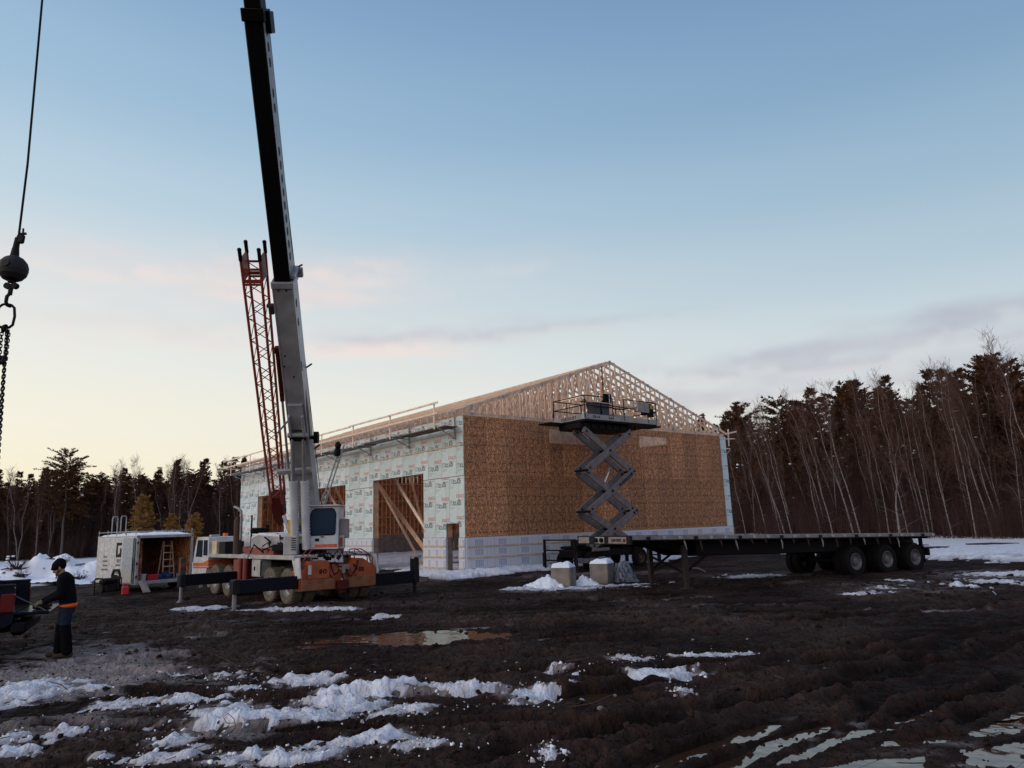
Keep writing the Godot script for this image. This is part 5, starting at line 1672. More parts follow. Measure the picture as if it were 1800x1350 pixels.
	b.bx(Vector3(7.4, 7.02, 3.0), Vector3(5.12, 0.25, 0.03), 0.004)
	b.bx(Vector3(7.4, 7.02, 0.8), Vector3(5.12, 0.25, 0.03), 0.004)
	part("toe_board", b, M.boom_white, lf)
	b = MB.new()
	b.bx(Vector3(4.845, 7.02, 1.9), Vector3(0.03, 0.25, 2.16), 0.004)
	b.bx(Vector3(9.955, 7.02, 1.9), Vector3(0.03, 0.25, 2.16), 0.004)
	part("toe_board", b, M.boom_white, lf)
	lettering("PLATOLIFT", 0.15, M.dark_red, lf, Vector3(4.828, 7.02, 1.9), Basis(Vector3.UP, -PI / 2))
	lettering("EB-16", 0.13, M.lift_dark, lf, Vector3(5.6, 7.02, 3.017))
	lettering("S-4", 0.13, M.lift_dark, lf, Vector3(6.55, 7.02, 3.017))
	b = MB.new()
	b.bx(Vector3(8.2, 7.0, 3.018), Vector3(0.28, 0.14, 0.006))
	part("warning_plate", b, M.yellow, lf)
	# guard rails
	for x in [4.86, 6.75, 7.55, 9.3, 9.93]:
		for z in [3.0, 0.8]:
			b = MB.new()
			b.cyl(Vector3(x, 6.95, z), Vector3(x, 8.02, z), 0.026, -1, 8)
			part("rail_post", b, M.lift_dark, lf)
	for z in [3.0, 0.8]:
		for q in [[4.86, 6.75, 8.02], [7.55, 9.93, 8.02], [4.86, 6.75, 7.55], [8.3, 9.93, 7.5], [6.75, 7.55, 7.5]]:
			b = MB.new()
			b.cyl(Vector3(q[0], q[2], z), Vector3(q[1], q[2], z), 0.024, -1, 8)
			part("guard_rail", b, M.lift_dark, lf)
	for x in [4.86, 9.93]:
		for y in [7.55, 8.02]:
			b = MB.new()
			b.cyl(Vector3(x, y, 0.8), Vector3(x, y, 3.0), 0.024, -1, 8)
			part("guard_rail", b, M.lift_dark, lf)
	b = MB.new()
	b.bx(Vector3(9.6, 7.6, 2.9), Vector3(0.4, 0.62, 0.14), 0.02)
	b.bx(Vector3(9.75, 7.7, 2.4), Vector3(0.3, 0.45, 0.3), 0.02)
	part("control_box", b, M.lift_dark, lf)
	b = MB.new()
	b.bx(Vector3(9.62, 7.78, 2.978), Vector3(0.2, 0.18, 0.01))
	part("control_panel", b, M.yellow, lf)
	b = MB.new()
	b.bx(Vector3(8.95, 7.72, 3.04), Vector3(0.85, 0.5, 0.02), 0.004)
	for i in 4: b.bx(Vector3(8.95, 7.58 + i * 0.1, 3.052), Vector3(0.8, 0.012, 0.008))
	part("instruction_board", b, M.steel, lf)
	b = MB.new()
	b.tube([Vector3(5.05, 7.86, 2.85), Vector3(5.6, 7.86, 2.4), Vector3(5.65, 7.6, 2.4), Vector3(5.0, 7.5, 2.85)], [0.018, 0.018, 0.018, 0.018], 6)
	part("gate_bar", b, M.lift_dark, lf)
	var here := func(x: float, y: float, z: float) -> Vector3: return CORNER + Basis(Vector3.UP, deg_to_rad(BAX)) * Vector3(x, y, z)
	for q in [[7.1, 7.82, 2.4, 3.9, 0.24, "long pale plank laid across the scissor lift rails above the tubs"], [8.3, 7.5, 1.5, 3.0, 0.22, "shorter plank lying low across the back of the lift platform"]]:
		var p := thing("plank", q[5], "plank", here.call(q[0], q[1], q[2]), BAX, "planks on the lift")
		b = MB.new()
		b.box(Transform3D(Basis(Vector3.BACK, -0.03), Vector3.ZERO), Vector3(q[3], 0.09, q[4]), 0.005)
		part("board", b, M.wood, p)
	var pw := thing("plank", "short white plank on the left end rail of the scissor lift", "plank", here.call(4.88, 8.0, 1.9), BAX, "planks on the lift")
	b = MB.new()
	b.bx(Vector3(0, 0, 0.2), Vector3(0.05, 0.13, 1.5), 0.004)
	part("board", b, M.wood_pale, pw)
	for q in [[5.75, "dark blue plastic tub on the lift platform nearer the corner post"], [6.35, "dark blue plastic tub on the lift platform nearer the middle post"]]:
		var t := thing("plastic_tub", q[1], "tub", here.call(q[0], 6.93, 2.7), BAX, "tubs on the lift")
		b = MB.new()
		b.prism([Vector2(-0.22, 0), Vector2(0.22, 0), Vector2(0.27, 0.78), Vector2(-0.27, 0.78)], -0.2, 0.2)
		part("body", b, M.blue_tub, t)
		b = MB.new()
		b.bx(Vector3(0, 0.79, 0), Vector3(0.6, 0.05, 0.48), 0.015)
		part("rim", b, M.blue_tub, t)
	var jk := thing("work_jacket", "dark jacket and strap hung on the lift rail before the roof trusses", "jacket", here.call(7.15, 7.62, 2.2), BAX)
	b = MB.new()
	b.bx(Vector3(0, 0.4, 0), Vector3(0.3, 0.75, 0.16), 0.06)
	b.bx(Vector3(0.28, 0.55, 0), Vector3(0.16, 0.5, 0.12), 0.05)
	b.bar(Vector3(-0.1, 0.5, 0), Vector3(-0.42, 0.22, 0.02), 0.13, 0.13, Vector3.UP, 0.04)
	part("cloth", b, M.jacket, jk)
	b = MB.new()
	b.bx(Vector3(0.16, 0.45, 0.09), Vector3(0.045, 0.6, 0.02))
	part("strap", b, M.white_paint, jk)

# ------------------------------------------------------------------ flatbed trailer
func build_flatbed() -> void:
	var o := thing("flatbed_trailer", "long empty black flatbed semi-trailer with wooden deck standing on its landing legs", "trailer", Vector3(13.05, 0, -26.55), 27.0)
	var b: MB
	var pitch := Basis(Vector3.BACK, -0.027)
	var dk := Transform3D(pitch, Vector3(0.0, 1.355, 0.0))      # deck plane, leaning down to the rear
	var on := func(called: String, mb: MB, m: Material) -> MeshInstance3D:
		var p := part(called, mb, m, o)
		p.transform = dk
		return p
	rng.seed = 90
	for i in 9:      # deck planks
		for k in 3:
			b = MB.new()
			var l := 13.7 / 3
			b.bx(Vector3(-10.85 + (k + 0.5) * l, 0.0 + rng.randf() * 0.004, -0.30 - i * 0.262), Vector3(l - 0.008, 0.04, 0.254), 0.004)
			on.call("deck_plank", b, M.wood_grey)
	for z in [-0.06, -2.68]:
		b = MB.new()
		b.bx(Vector3(-4.0, -0.035, z), Vector3(13.75, 0.13, 0.1), 0.01)
		on.call("side_rail", b, M.steel if z > -1 else M.dark_steel)
	for i in 23:
		b = MB.new()
		var x := -10.3 + i * 0.6
		b.bx(Vector3(x, -0.04, 0.012), Vector3(0.12, 0.09, 0.05), 0.008)
		on.call("stake_pocket", b, M.galvanised if i % 3 else M.dark_steel)
	b = MB.new()
	b.bx(Vector3(-4.0, -0.1, 0.01), Vector3(13.6, 0.03, 0.07))
	on.call("rub_rail", b, M.dark_steel)
	for i in 20:
		b = MB.new()
		b.bx(Vector3(-10.2 + i * 0.68, -0.12, -1.37), Vector3(0.07, 0.12, 2.5))
		on.call("cross_member", b, M.dark_steel)
	for z in [-0.85, -1.9]:
		b = MB.new()
		b.prism([Vector2(-10.6, -0.1), Vector2(-10.6, -0.3), Vector2(-9.0, -0.36), Vector2(-8.2, -0.62), Vector2(2.2, -0.62), Vector2(2.8, -0.4), Vector2(2.8, -0.1)], z - 0.07, z + 0.07)
		on.call("main_beam", b, M.black)
	b = MB.new()
	b.bx(Vector3(-4.8, -0.36, -0.5), Vector3(6.6, 0.44, 0.04))
	on.call("skirt_plate", b, M.black)
	for i in 17:      # winch straps dangling under the rail
		b = MB.new()
		var x := -8.9 + i * 0.66 + rng.randf_range(-0.15, 0.15)
		var h := rng.randf_range(0.12, 0.4)
		b.tube([Vector3(x, -0.1, -0.02), Vector3(x + 0.03, -0.1 - h * 0.5, 0.0), Vector3(x + 0.06 + rng.randf() * 0.06, -0.1 - h, -0.03)], [0.02, 0.028, 0.012], 5)
		on.call("strap_tail", b, M.galvanised if i % 3 == 0 else M.rust)
	# front plate with hose couplings and plates
	b = MB.new()
	b.bx(Vector3(-10.97, -0.1, -1.37), Vector3(0.1, 0.26, 2.9), 0.015)
	on.call("front_plate", b, M.dark_steel)
	var fr := Basis(Vector3.UP, -PI / 2)
	for q in [[-2.4, 0.62, "plate_grey"], [-1.5, 0.5, "grime_white"], [-0.55, 0.92, "plate_grey"]]:
		b = MB.new()
		b.bx(Vector3(-11.027, -0.1, q[0]), Vector3(0.012, 0.19, q[1]), 0.003)
		on.call("marker_plate", b, M[q[2]])
	lettering("LRM 0302", 0.085, M.black, o, dk * Vector3(-11.037, -0.1, -0.6), pitch * fr)
	for z in [-1.65, -1.35]:
		b = MB.new()
		b.cyl(Vector3(-11.03, -0.1, z), Vector3(-11.1, -0.1, z), 0.07, -1, 14)
		on.call("air_coupling", b, M.black)
	b = MB.new()
	b.cyl(Vector3(-11.03, -0.1, -0.18), Vector3(-11.055, -0.1, -0.18), 0.05, -1, 12)
	on.call("marker_light", b, M.tail_red)
	# landing legs
	for z in [-0.45, -2.2]:
		b = MB.new()
		b.bx(Vector3(-8.62, 0.78, z), Vector3(0.15, 1.1, 0.15), 0.01)
		b.bx(Vector3(-8.62, 0.3, z), Vector3(0.11, 0.6, 0.11), 0.01)
		b.bx(Vector3(-8.62, 0.02, z), Vector3(0.3, 0.05, 0.3), 0.01)
		part("landing_leg", b, M.dark_rust, o)
		b = MB.new()
		b.bar(Vector3(-8.6, 0.5, z), Vector3(-7.7, 1.0, z), 0.06, 0.06)
		b.bar(Vector3(-8.62, 0.45, -0.45), Vector3(-8.62, 0.95, -2.2), 0.06, 0.06) if z > -1 else b.bar(Vector3(-8.62, 0.45, -2.2), Vector3(-8.62, 0.95, -0.45), 0.06, 0.06)
		part("leg_brace", b, M.black, o)
	b = MB.new()
	b.cyl(Vector3(-8.4, 0.62, -0.4), Vector3(-8.4, 0.62, -0.1), 0.02, -1, 8)
	b.cyl(Vector3(-8.4, 0.62, -0.1), Vector3(-8.15, 0.5, -0.1), 0.018, -1, 8)
	part("crank", b, M.steel, o)
	# running gear
	var wm := wheel_meshes(0.5, 0.28, 0.29)
	for x in [-1.45, 0.2, 1.75]:
		b = MB.new()
		b.cyl(Vector3(x, 0.48, -0.3), Vector3(x, 0.48, -2.45), 0.08, -1, 12)
		part("axle", b, M.black, o)
		for q in [[-0.14, 270.0], [-0.46, 270.0], [-2.6, 90.0], [-2.28, 90.0]]: put_wheel(wm, Vector3(x, 0.47, q[0]), q[1], M.rubber, M.hub_dark, o)
	b = MB.new()
	b.bx(Vector3(0.2, 0.8, -0.85), Vector3(4.4, 0.2, 0.2), 0.02)
	b.bx(Vector3(0.2, 0.8, -1.9), Vector3(4.4, 0.2, 0.2), 0.02)
	for x in [-0.6, 1.0]: b.bx(Vector3(x, 0.62, -1.37), Vector3(0.3, 0.3, 1.2), 0.03)
	part("suspension", b, M.black, o)
	b = MB.new()
	b.bx(Vector3(2.72, 0.62, -1.37), Vector3(0.12, 0.28, 2.5), 0.02)
	b.bx(Vector3(2.55, 0.85, -0.3), Vector3(0.1, 0.6, 0.1))
	b.bx(Vector3(2.55, 0.85, -2.4), Vector3(0.1, 0.6, 0.1))
	part("rear_bumper", b, M.black, o)
	b = MB.new()
	for z in [-0.3, -2.4]: b.bx(Vector3(2.3, 0.55, z), Vector3(0.02, 0.6, 0.55))
	part("mud_flap", b, M.rubber, o)

# ------------------------------------------------------------------ box trailer, generator, fuel can
func build_box_trailer() -> void:
	var o := thing("box_trailer", "white enclosed work trailer with open rear and snow on its rack roof", "trailer", Vector3(-14.9, 0, -28.9), 50.0)
	var W := 2.25
	var L := 3.8
	var b := MB.new()
	b.bx(Vector3(W / 2, 0.36, -L / 2), Vector3(W, 0.12, L), 0.01)
	part("floor", b, M.wood_grey, o)
	for x in [0.02, W - 0.02]:
		b = MB.new()
		b.bx(Vector3(x, 1.24, -L / 2), Vector3(0.05, 1.86, L), 0.008)
		for i in 7: b.bx(Vector3(x + (-0.027 if x < 1 else 0.027), 1.22, -0.3 - i * 0.56), Vector3(0.006, 1.7, 0.012))
		part("side_wall", b, M.trailer_white, o)
	b = MB.new()
	b.bx(Vector3(W / 2, 1.24, -L + 0.025), Vector3(W - 0.1, 1.86, 0.05))
	part("front_wall", b, M.trailer_white, o)
	for q in [[0.06, L], [W - 0.06, L]]:
		b = MB.new()
		b.bx(Vector3(q[0], 1.24, -L / 2), Vector3(0.012, 1.7, L - 0.1))
		part("plywood_lining", b, M.osb_inside, o)
	b = MB.new()
	b.bx(Vector3(W / 2, 1.24, -L + 0.065), Vector3(W - 0.14, 1.7, 0.012))
	part("plywood_lining", b, M.wood_dark, o)
	b = MB.new()
	b.bx(Vector3(W / 2, 2.16, -L / 2), Vector3(W + 0.04, 0.05, L + 0.04), 0.015)
	part("roof", b, M.trailer_white, o)
	b = MB.new()
	for x in [0.05, W - 0.05]: b.bx(Vector3(x, 1.24, 0.02), Vector3(0.1, 1.9, 0.06), 0.01)
	b.bx(Vector3(W / 2, 2.12, 0.02), Vector3(W, 0.1, 0.06), 0.01)
	b.bx(Vector3(W / 2, 0.36, 0.03), Vector3(W, 0.13, 0.06), 0.01)
	part("rear_frame", b, M.grime_white, o)
	b = MB.new()
	for y in [0.6, 1.1, 1.9]: b.bx(Vector3(0.03, y, 0.055), Vector3(0.06, 0.1, 0.02))
	part("hinge", b, M.black, o)
	# door leaf folded back against the side
	b = MB.new()
	b.bx(Vector3(-0.06, 1.22, -0.55), Vector3(0.04, 1.74, 1.05), 0.01)
	b.bx(Vector3(-0.084, 1.22, -0.55), Vector3(0.01, 1.6, 0.92))
	part("door", b, M.frost_foil, o)
	b = MB.new()
	b.bx(Vector3(-0.092, 0.6, -0.55), Vector3(0.006, 0.44, 0.9))
	part("kick_plate", b, M.galvanised, o)
	b = MB.new()
	b.bx(Vector3(-0.07, 1.25, -0.06), Vector3(0.06, 1.7, 0.03))
	b.bx(Vector3(-0.1, 1.05, -0.03), Vector3(0.03, 0.5, 0.04))
	part("door_bar", b, M.dark_steel, o)
	# signs on the side
	var sd := Basis(Vector3.UP, -PI / 2)
	b = MB.new()
	b.prism([Vector2(-0.25, -0.28), Vector2(0.25, -0.28), Vector2(0.25, 0.05), Vector2(0.12, 0.1), Vector2(0.12, -0.1), Vector2(-0.1, -0.2), Vector2(-0.12, 0.18), Vector2(0.25, 0.2), Vector2(0.25, 0.3), Vector2(-0.25, 0.3)], 0, 0.004, Transform3D(sd, Vector3(-0.014, 1.62, -1.6)))
	part("logo", b, M.dark_steel, o)
	for q in [["KEFT", 0.13, -1.55, 1.2], ["ROOFING", 0.07, -1.6, 1.03], ["418 555", 0.05, -1.6, 0.72], ["Plaster", 0.08, -2.9, 1.36], ["Concrete", 0.08, -2.9, 1.19], ["Framing", 0.08, -2.9, 1.02], ["Renovation", 0.08, -2.9, 0.85]]: lettering(q[0], q[1], M.steel, o, Vector3(-0.013, q[3], q[2]), sd)
	# roof rack and the snow on the roof
	for i in 5:
		for x in [0.0, W]:
			b = MB.new()
			var z := -0.12 - i * 0.9
			b.cyl(Vector3(x, 2.12, z), Vector3(x, 2.42, z), 0.016, -1, 6)
			part("rack_post", b, M.galvanised, o)
	for x in [0.0, W]:
		b = MB.new()
		b.cyl(Vector3(x, 2.34, 0.0), Vector3(x, 2.34, -L), 0.016, -1, 6)
		part("rack_rail", b, M.galvanised, o)
	for z in [-0.05, -L]:
		b = MB.new()
		b.cyl(Vector3(0, 2.34, z), Vector3(W, 2.34, z), 0.016, -1, 6)
		part("rack_rail", b, M.galvanised, o)
	for z in [-1.6, -2.45]:
		b = MB.new()
		b.tube([Vector3(0.0, 2.3, z), Vector3(0.0, 2.9, z), Vector3(0.03, 2.98, z), Vector3(0.17, 2.98, z), Vector3(0.2, 2.9, z), Vector3(0.2, 2.2, z)], [0.022, 0.022, 0.022, 0.022, 0.022, 0.022], 6)
		part("ladder_hoop", b, M.galvanised, o)
	part("snow_cover", crust(W - 0.1, L - 0.1, 0.12, 4), M.snow_plain, o).position = Vector3(W / 2, 2.18, -L / 2)
	var wm := wheel_meshes(0.33, 0.2, 0.19)
	for z in [-1.65]:
		for x in [-0.02, W + 0.02]: put_wheel(wm, Vector3(x, 0.31, z), 180.0 if x < 1 else 0.0, M.rubber, M.rim_grey, o)
	b = MB.new()
	b.prism([Vector2(-0.42, -0.3), Vector2(-0.33, -0.3), Vector2(-0.33, 0.2), Vector2(-0.2, 0.36), Vector2(0.2, 0.36), Vector2(0.33, 0.2), Vector2(0.33, -0.3), Vector2(0.42, -0.3), Vector2(0.42, 0.24), Vector2(0.26, 0.46), Vector2(-0.26, 0.46), Vector2(-0.42, 0.24)], 0, 0.05, Transform3D(sd, Vector3(-0.012, 0.42, -1.65)))
	part("wheel_arch", b, M.black, o)
	b = MB.new()
	for s in [-1.0, 1.0]: b.bar(Vector3(W / 2 + s * 0.5, 0.36, -L), Vector3(W / 2, 0.36, -L - 1.1), 0.08, 0.08)
	b.cyl(Vector3(W / 2, 0.0, -L - 0.95), Vector3(W / 2, 0.5, -L - 0.95), 0.04, -1, 8)
	part("drawbar", b, M.dark_steel, o)
	var here := func(x: float, y: float, z: float) -> Vector3: return o.transform * Vector3(x, y, z)
	# things kept in the trailer
	var cab := thing("plywood_cupboard", "orange-brown plywood cupboard standing inside the open work trailer", "cupboard", here.call(0.5, 0.42, -1.6), 50.0)
	b = MB.new()
	b.bx(Vector3(0, 0.8, 0), Vector3(0.6, 1.6, 0.6), 0.01)
	part("body", b, M.osb_inside, cab)
	var st := thing("step_ladder", "pale wooden step ladder standing at the right inside the work trailer", "ladder", here.call(1.72, 0.42, -0.9), 50.0)
	for s in [-1.0, 1.0]:
		for q in [0.0, -0.45]:
			b = MB.new()
			b.bar(Vector3(s * 0.24, 0, q), Vector3(s * 0.17, 1.5, -0.2 + 0.15 * q), 0.06, 0.03)
			part("rail", b, M.wood_pale, st)
	for i in 5:
		b = MB.new()
		var k := (i + 0.7) / 5.4
		b.bx(Vector3(0, 1.5 * k, lerpf(0, -0.2, k)), Vector3(lerpf(0.48, 0.34, k), 0.035, 0.1))
		part("step", b, M.wood_pale, st)
	var bag := thing("blue_tarpaulin", "crumpled blue tarpaulin heaped on the work trailer floor", "tarpaulin", here.call(1.35, 0.42, -0.7), 50.0)
	b = MB.new()
	rng.seed = 8
	for i in 8: b.ball(Vector3(rng.randf_range(-0.25, 0.25), rng.randf_range(0.03, 0.16), rng.randf_range(-0.2, 0.2)), Vector3(0.17, 0.13, 0.16), 8)
	part("cloth", b, M.blue, bag)
	var tb := thing("red_toolbox", "red plastic toolbox on the sill of the open work trailer", "toolbox", here.call(0.78, 0.42, -0.25), 50.0)
	b = MB.new()
	b.bx(Vector3(0, 0.12, 0), Vector3(0.42, 0.22, 0.22), 0.02)
	part("body", b, M.plastic_red, tb)
	b = MB.new()
	b.bx(Vector3(0, 0.25, 0), Vector3(0.26, 0.04, 0.04), 0.01)
	part("handle", b, M.black, tb)
	var pl := thing("white_pail", "white plastic pail beside the red toolbox in the work trailer", "pail", here.call(0.45, 0.42, -0.3), 50.0)
	b = MB.new()
	b.cyl(Vector3.ZERO, Vector3(0, 0.26, 0), 0.1, 0.12, 14)
	part("body", b, M.white_paint, pl)
	var bx := thing("carton", "white carton at the right edge of the work trailer floor", "box", here.call(1.95, 0.42, -0.2), 48.0)
	b = MB.new()
	b.bx(Vector3(0, 0.09, 0), Vector3(0.34, 0.18, 0.24), 0.006)
	part("body", b, M.white_paint, bx)
	var rp := thing("loading_board", "grey wooden loading board leaning from the work trailer sill to the mud", "board", here.call(0.24, 0.0, 0.5), 50.0)
	b = MB.new()
	b.bar(Vector3(0, 0.02, 0.12), Vector3(0, 0.44, -0.42), 0.26, 0.045)
	part("board", b, M.wood_grey, rp)
	# timber scraps against the right corner
	rng.seed = 12
	for i in 3:
		var tm := thing("leaning_timber", ["grey timber offcut leaning against the work trailer's right rear corner", "brown post leaning beside the work trailer, taller than the offcut", "thin pale lath leaning right of the work trailer"][i], "timber", here.call(W + 0.2 + i * 0.22, 0, 0.15), 50.0 + i * 20)
		b = MB.new()
		b.bar(Vector3(0, 0, 0.35), Vector3(-0.1 + 0.08 * i, 1.15 + 0.25 * (i % 2), -0.1), 0.12 - 0.03 * i, 0.06)
		part("board", b, [M.wood_grey, M.wood_warm, M.wood_pale][i], tm)
	# generator and fuel can
	var ge := thing("generator", "black portable generator in a tube frame in front of the work trailer", "generator", Vector3(-15.55, 0.0, -28.25), 60.0)
	for x in [-0.36, 0.36]:
		for z in [-0.26, 0.26]:
			b = MB.new()
			b.cyl(Vector3(x, 0, z), Vector3(x, 0.62, z), 0.02, -1, 8)
			part("frame_tube", b, M.black, ge)
		b = MB.new()
		b.tube([Vector3(x, 0.6, -0.26), Vector3(x, 0.64, -0.2), Vector3(x, 0.64, 0.2), Vector3(x, 0.6, 0.26)], [0.02, 0.02, 0.02, 0.02], 8)
		part("frame_tube", b, M.black, ge)
	for z in [-0.26, 0.26]:
		for y in [0.1, 0.6]:
			b = MB.new()
			b.cyl(Vector3(-0.36, y, z), Vector3(0.36, y, z), 0.02, -1, 8)
			part("frame_tube", b, M.rust, ge)
	b = MB.new()
	b.bx(Vector3(0.06, 0.26, 0), Vector3(0.5, 0.3, 0.4), 0.05)
	b.cyl(Vector3(-0.3, 0.27, 0), Vector3(-0.12, 0.27, 0), 0.16, -1, 14)
	part("engine", b, M.dark_steel, ge)
	b = MB.new()
	b.bx(Vector3(0, 0.5, 0), Vector3(0.54, 0.16, 0.42), 0.06)
	part("fuel_tank", b, M.black, ge)
	var ca := thing("fuel_can", "red plastic fuel can standing on the mud beside the generator", "fuel can", Vector3(-14.75, 0.0, -28.0), 30.0)
	b = MB.new()
	b.bx(Vector3(0, 0.16, 0), Vector3(0.26, 0.32, 0.2), 0.04)
	part("body", b, M.plastic_red, ca)
	b = MB.new()
	b.tube([Vector3(-0.09, 0.3, 0), Vector3(-0.07, 0.4, 0), Vector3(0.05, 0.4, 0), Vector3(0.08, 0.31, 0)], [0.02, 0.02, 0.02, 0.02], 8)
	part("handle", b, M.plastic_red, ca)
	b = MB.new()
	b.cyl(Vector3(0.09, 0.3, 0), Vector3(0.13, 0.38, 0), 0.03, 0.025, 8)
	part("cap", b, M.black, ca)

func crust(w: float, l: float, h: float, sd: int) -> ArrayMesh:      # a lumpy layer of snow on something flat
	var f := noise_of(sd, 1.7, 4)
	var b := MB.new()
	var nu := 22
	var nv := 22
	var p := func(i: int, j: int) -> Vector3:
		var u := i / float(nu); var v := j / float(nv)
		var e := minf(minf(u, 1 - u), minf(v, 1 - v)) * 6.0
		var x := (u - 0.5) * w; var z := (v - 0.5) * l
		return Vector3(x, h * sqrt(clampf(e, 0, 1)) * (0.8 + 0.7 * f.get_noise_2d(x, z)) - 0.004, z)
	for i in nu:
		for j in nv:
			var a: Vector3 = p.call(i, j); var c: Vector3 = p.call(i, j + 1); var d: Vector3 = p.call(i + 1, j + 1); var e: Vector3 = p.call(i + 1, j)
			b.quad(a, c, d, e)
	var st := SurfaceTool.new()
	st.create_from(b.mesh(), 0)
	return smooth(b)

func heap(w: float, l: float, h: float, sd: int) -> ArrayMesh:
	var f := noise_of(sd + 200, 2.0, 5)
	var b := MB.new()
	var n := 30
	var p := func(i: int, j: int) -> Vector3:
		var u := i / float(n) * 2 - 1; var v := j / float(n) * 2 - 1
		var e := sqrt(u * u + v * v) + 0.35 * f.get_noise_2d(u, v)
		var y := h * pow(clampf(1.0 - e, 0, 1), 0.8) * (1.0 + 0.5 * f.get_noise_2d(u * 2 + 7, v * 2)) - 0.02
		return Vector3(u * w * 0.5, y, v * l * 0.5)
	for i in n:
		for j in n: b.quad(p.call(i, j), p.call(i, j + 1), p.call(i + 1, j + 1), p.call(i + 1, j))
	return smooth(b)

func smooth(b: MB) -> ArrayMesh:      # shared normals where corners meet
	var sum := {}
	for i in b.v.size():
		var k := Vector3i(b.v[i] * 2000.0)
		sum[k] = sum.get(k, Vector3.ZERO) + b.n[i]
	for i in b.v.size(): b.n[i] = sum[Vector3i(b.v[i] * 2000.0)].normalized()
	return b.mesh()

func build_small() -> void:
	# concrete blocks with caps of snow, and the sheet beside them
	for q in [[1.55, -25.55, -22.0, 0.66, "square concrete block capped with snow, left of the pair before the lift"], [2.98, -26.5, 62.0, 0.7, "square concrete block capped with snow beside the grey plastic sheet"]]:
		var o := thing("concrete_block", q[4], "concrete block", Vector3(q[0], -0.03, q[1]), q[2], "concrete blocks before the lift")
		var b := MB.new()
		b.bx(Vector3(0, q[3] / 2, 0), Vector3(0.68, q[3], 0.68), 0.02)
		part("block", b, M.concrete_warm, o)
		part("snow_cap", crust(0.68, 0.68, 0.17, int(q[2]) + 60), M.snow_plain, o).position = Vector3(0, q[3], 0)
	var tp := thing("plastic_sheet", "grey plastic sheet draped over a small stack beside the concrete blocks", "sheet", Vector3(3.75, 0, -26.7), 20.0)
	var b := MB.new()
	var f := noise_of(33, 2.2, 3)
	var nu := 14
	var pt := func(i: int, j: int) -> Vector3:
		var u := i / float(nu) * 2 - 1; var v := j / float(nu) * 2 - 1
		var r := maxf(absf(u), absf(v))
		var y := 0.62 - maxf(0, r - 0.45) * 1.15
		return Vector3(u * 0.42 + 0.08 * f.get_noise_2d(u * 2, v * 2), maxf(0.0, y - maxf(0, u) * 0.1 + 0.09 * f.get_noise_2d(u * 2 + 9, v * 2)), v * 0.42 + 0.1 * f.get_noise_2d(u * 2, v * 2 + 30))
	for i in nu:
		for j in nu: b.quad(pt.call(i, j), pt.call(i, j + 1), pt.call(i + 1, j + 1), pt.call(i + 1, j))
	part("sheet", b, M.tarp, tp)
	for q in [[0.95, -25.5, 1.7, 1.4, 0.4, "heap of old snow against the left side of the left concrete block"], [2.28, -25.95, 1.0, 1.1, 0.34, "snow wedged between the two concrete blocks"]]:
		var hp := thing("snow_heap", q[5], "snow heap", Vector3(q[0], -0.04, q[1]), 15.0)
		part("snow", heap(q[2], q[3], q[4], int(q[0] * 10)), M.snow_plain, hp)
	# bent wire in the foreground snow
	var w := thing("bent_wire", "thin bent wire with a loop sticking up from the foreground snow", "wire", Vector3(-3.05, 0.0, -7.9))
	b = MB.new()
	b.tube([Vector3(-0.3, 0.05, 0.62), Vector3(-0.12, 0.09, 0.42), Vector3(0.02, 0.1, 0.12), Vector3(0.07, 0.13, -0.12), Vector3(0.02, 0.2, -0.2), Vector3(-0.05, 0.26, -0.2), Vector3(-0.08, 0.23, -0.16), Vector3(-0.04, 0.17, -0.16), Vector3(0.03, 0.16, -0.2)], [0.004, 0.004, 0.004, 0.004, 0.004, 0.004, 0.004, 0.004, 0.004], 5)
	part("strand", b, M.rust, w)
	rng.seed = 99
	for i in 14:
		var x := rng.randf_range(-6.5, 5.5); var z := rng.randf_range(-12.5, -7.6)
		if i == 0: x = -6.6; z = -10.9
		var t := thing("stick", "dark broken stick lying on the muddy ground", "stick", Vector3(x, ground_y(x, z) + 0.02, z), rng.randf() * 360, "sticks on the mud")
		b = MB.new()
		var l := rng.randf_range(0.12, 0.5)
		b.tube([Vector3(-l, 0.0, 0), Vector3(0, 0.04, 0.03), Vector3(l, 0.02 + 0.1 * rng.randf(), -0.05)], [0.006, 0.008, 0.004], 5)
		part("twig", b, M.twig_dark, t)
	for i in 26:
		var x := rng.randf_range(-6, 7.5); var z := rng.randf_range(-13.5, -7.0)
		var t := thing("stone", "small pale stone half sunk in the mud", "stone", Vector3(x, ground_y(x, z) + 0.005, z), rng.randf() * 360, "stones in the mud")
		b = MB.new()
		var r := rng.randf_range(0.012, 0.04)
		b.ball(Vector3.ZERO, Vector3(r * 1.4, r * 0.8, r), 6)
		part("stone_body", b, M.concrete, t)

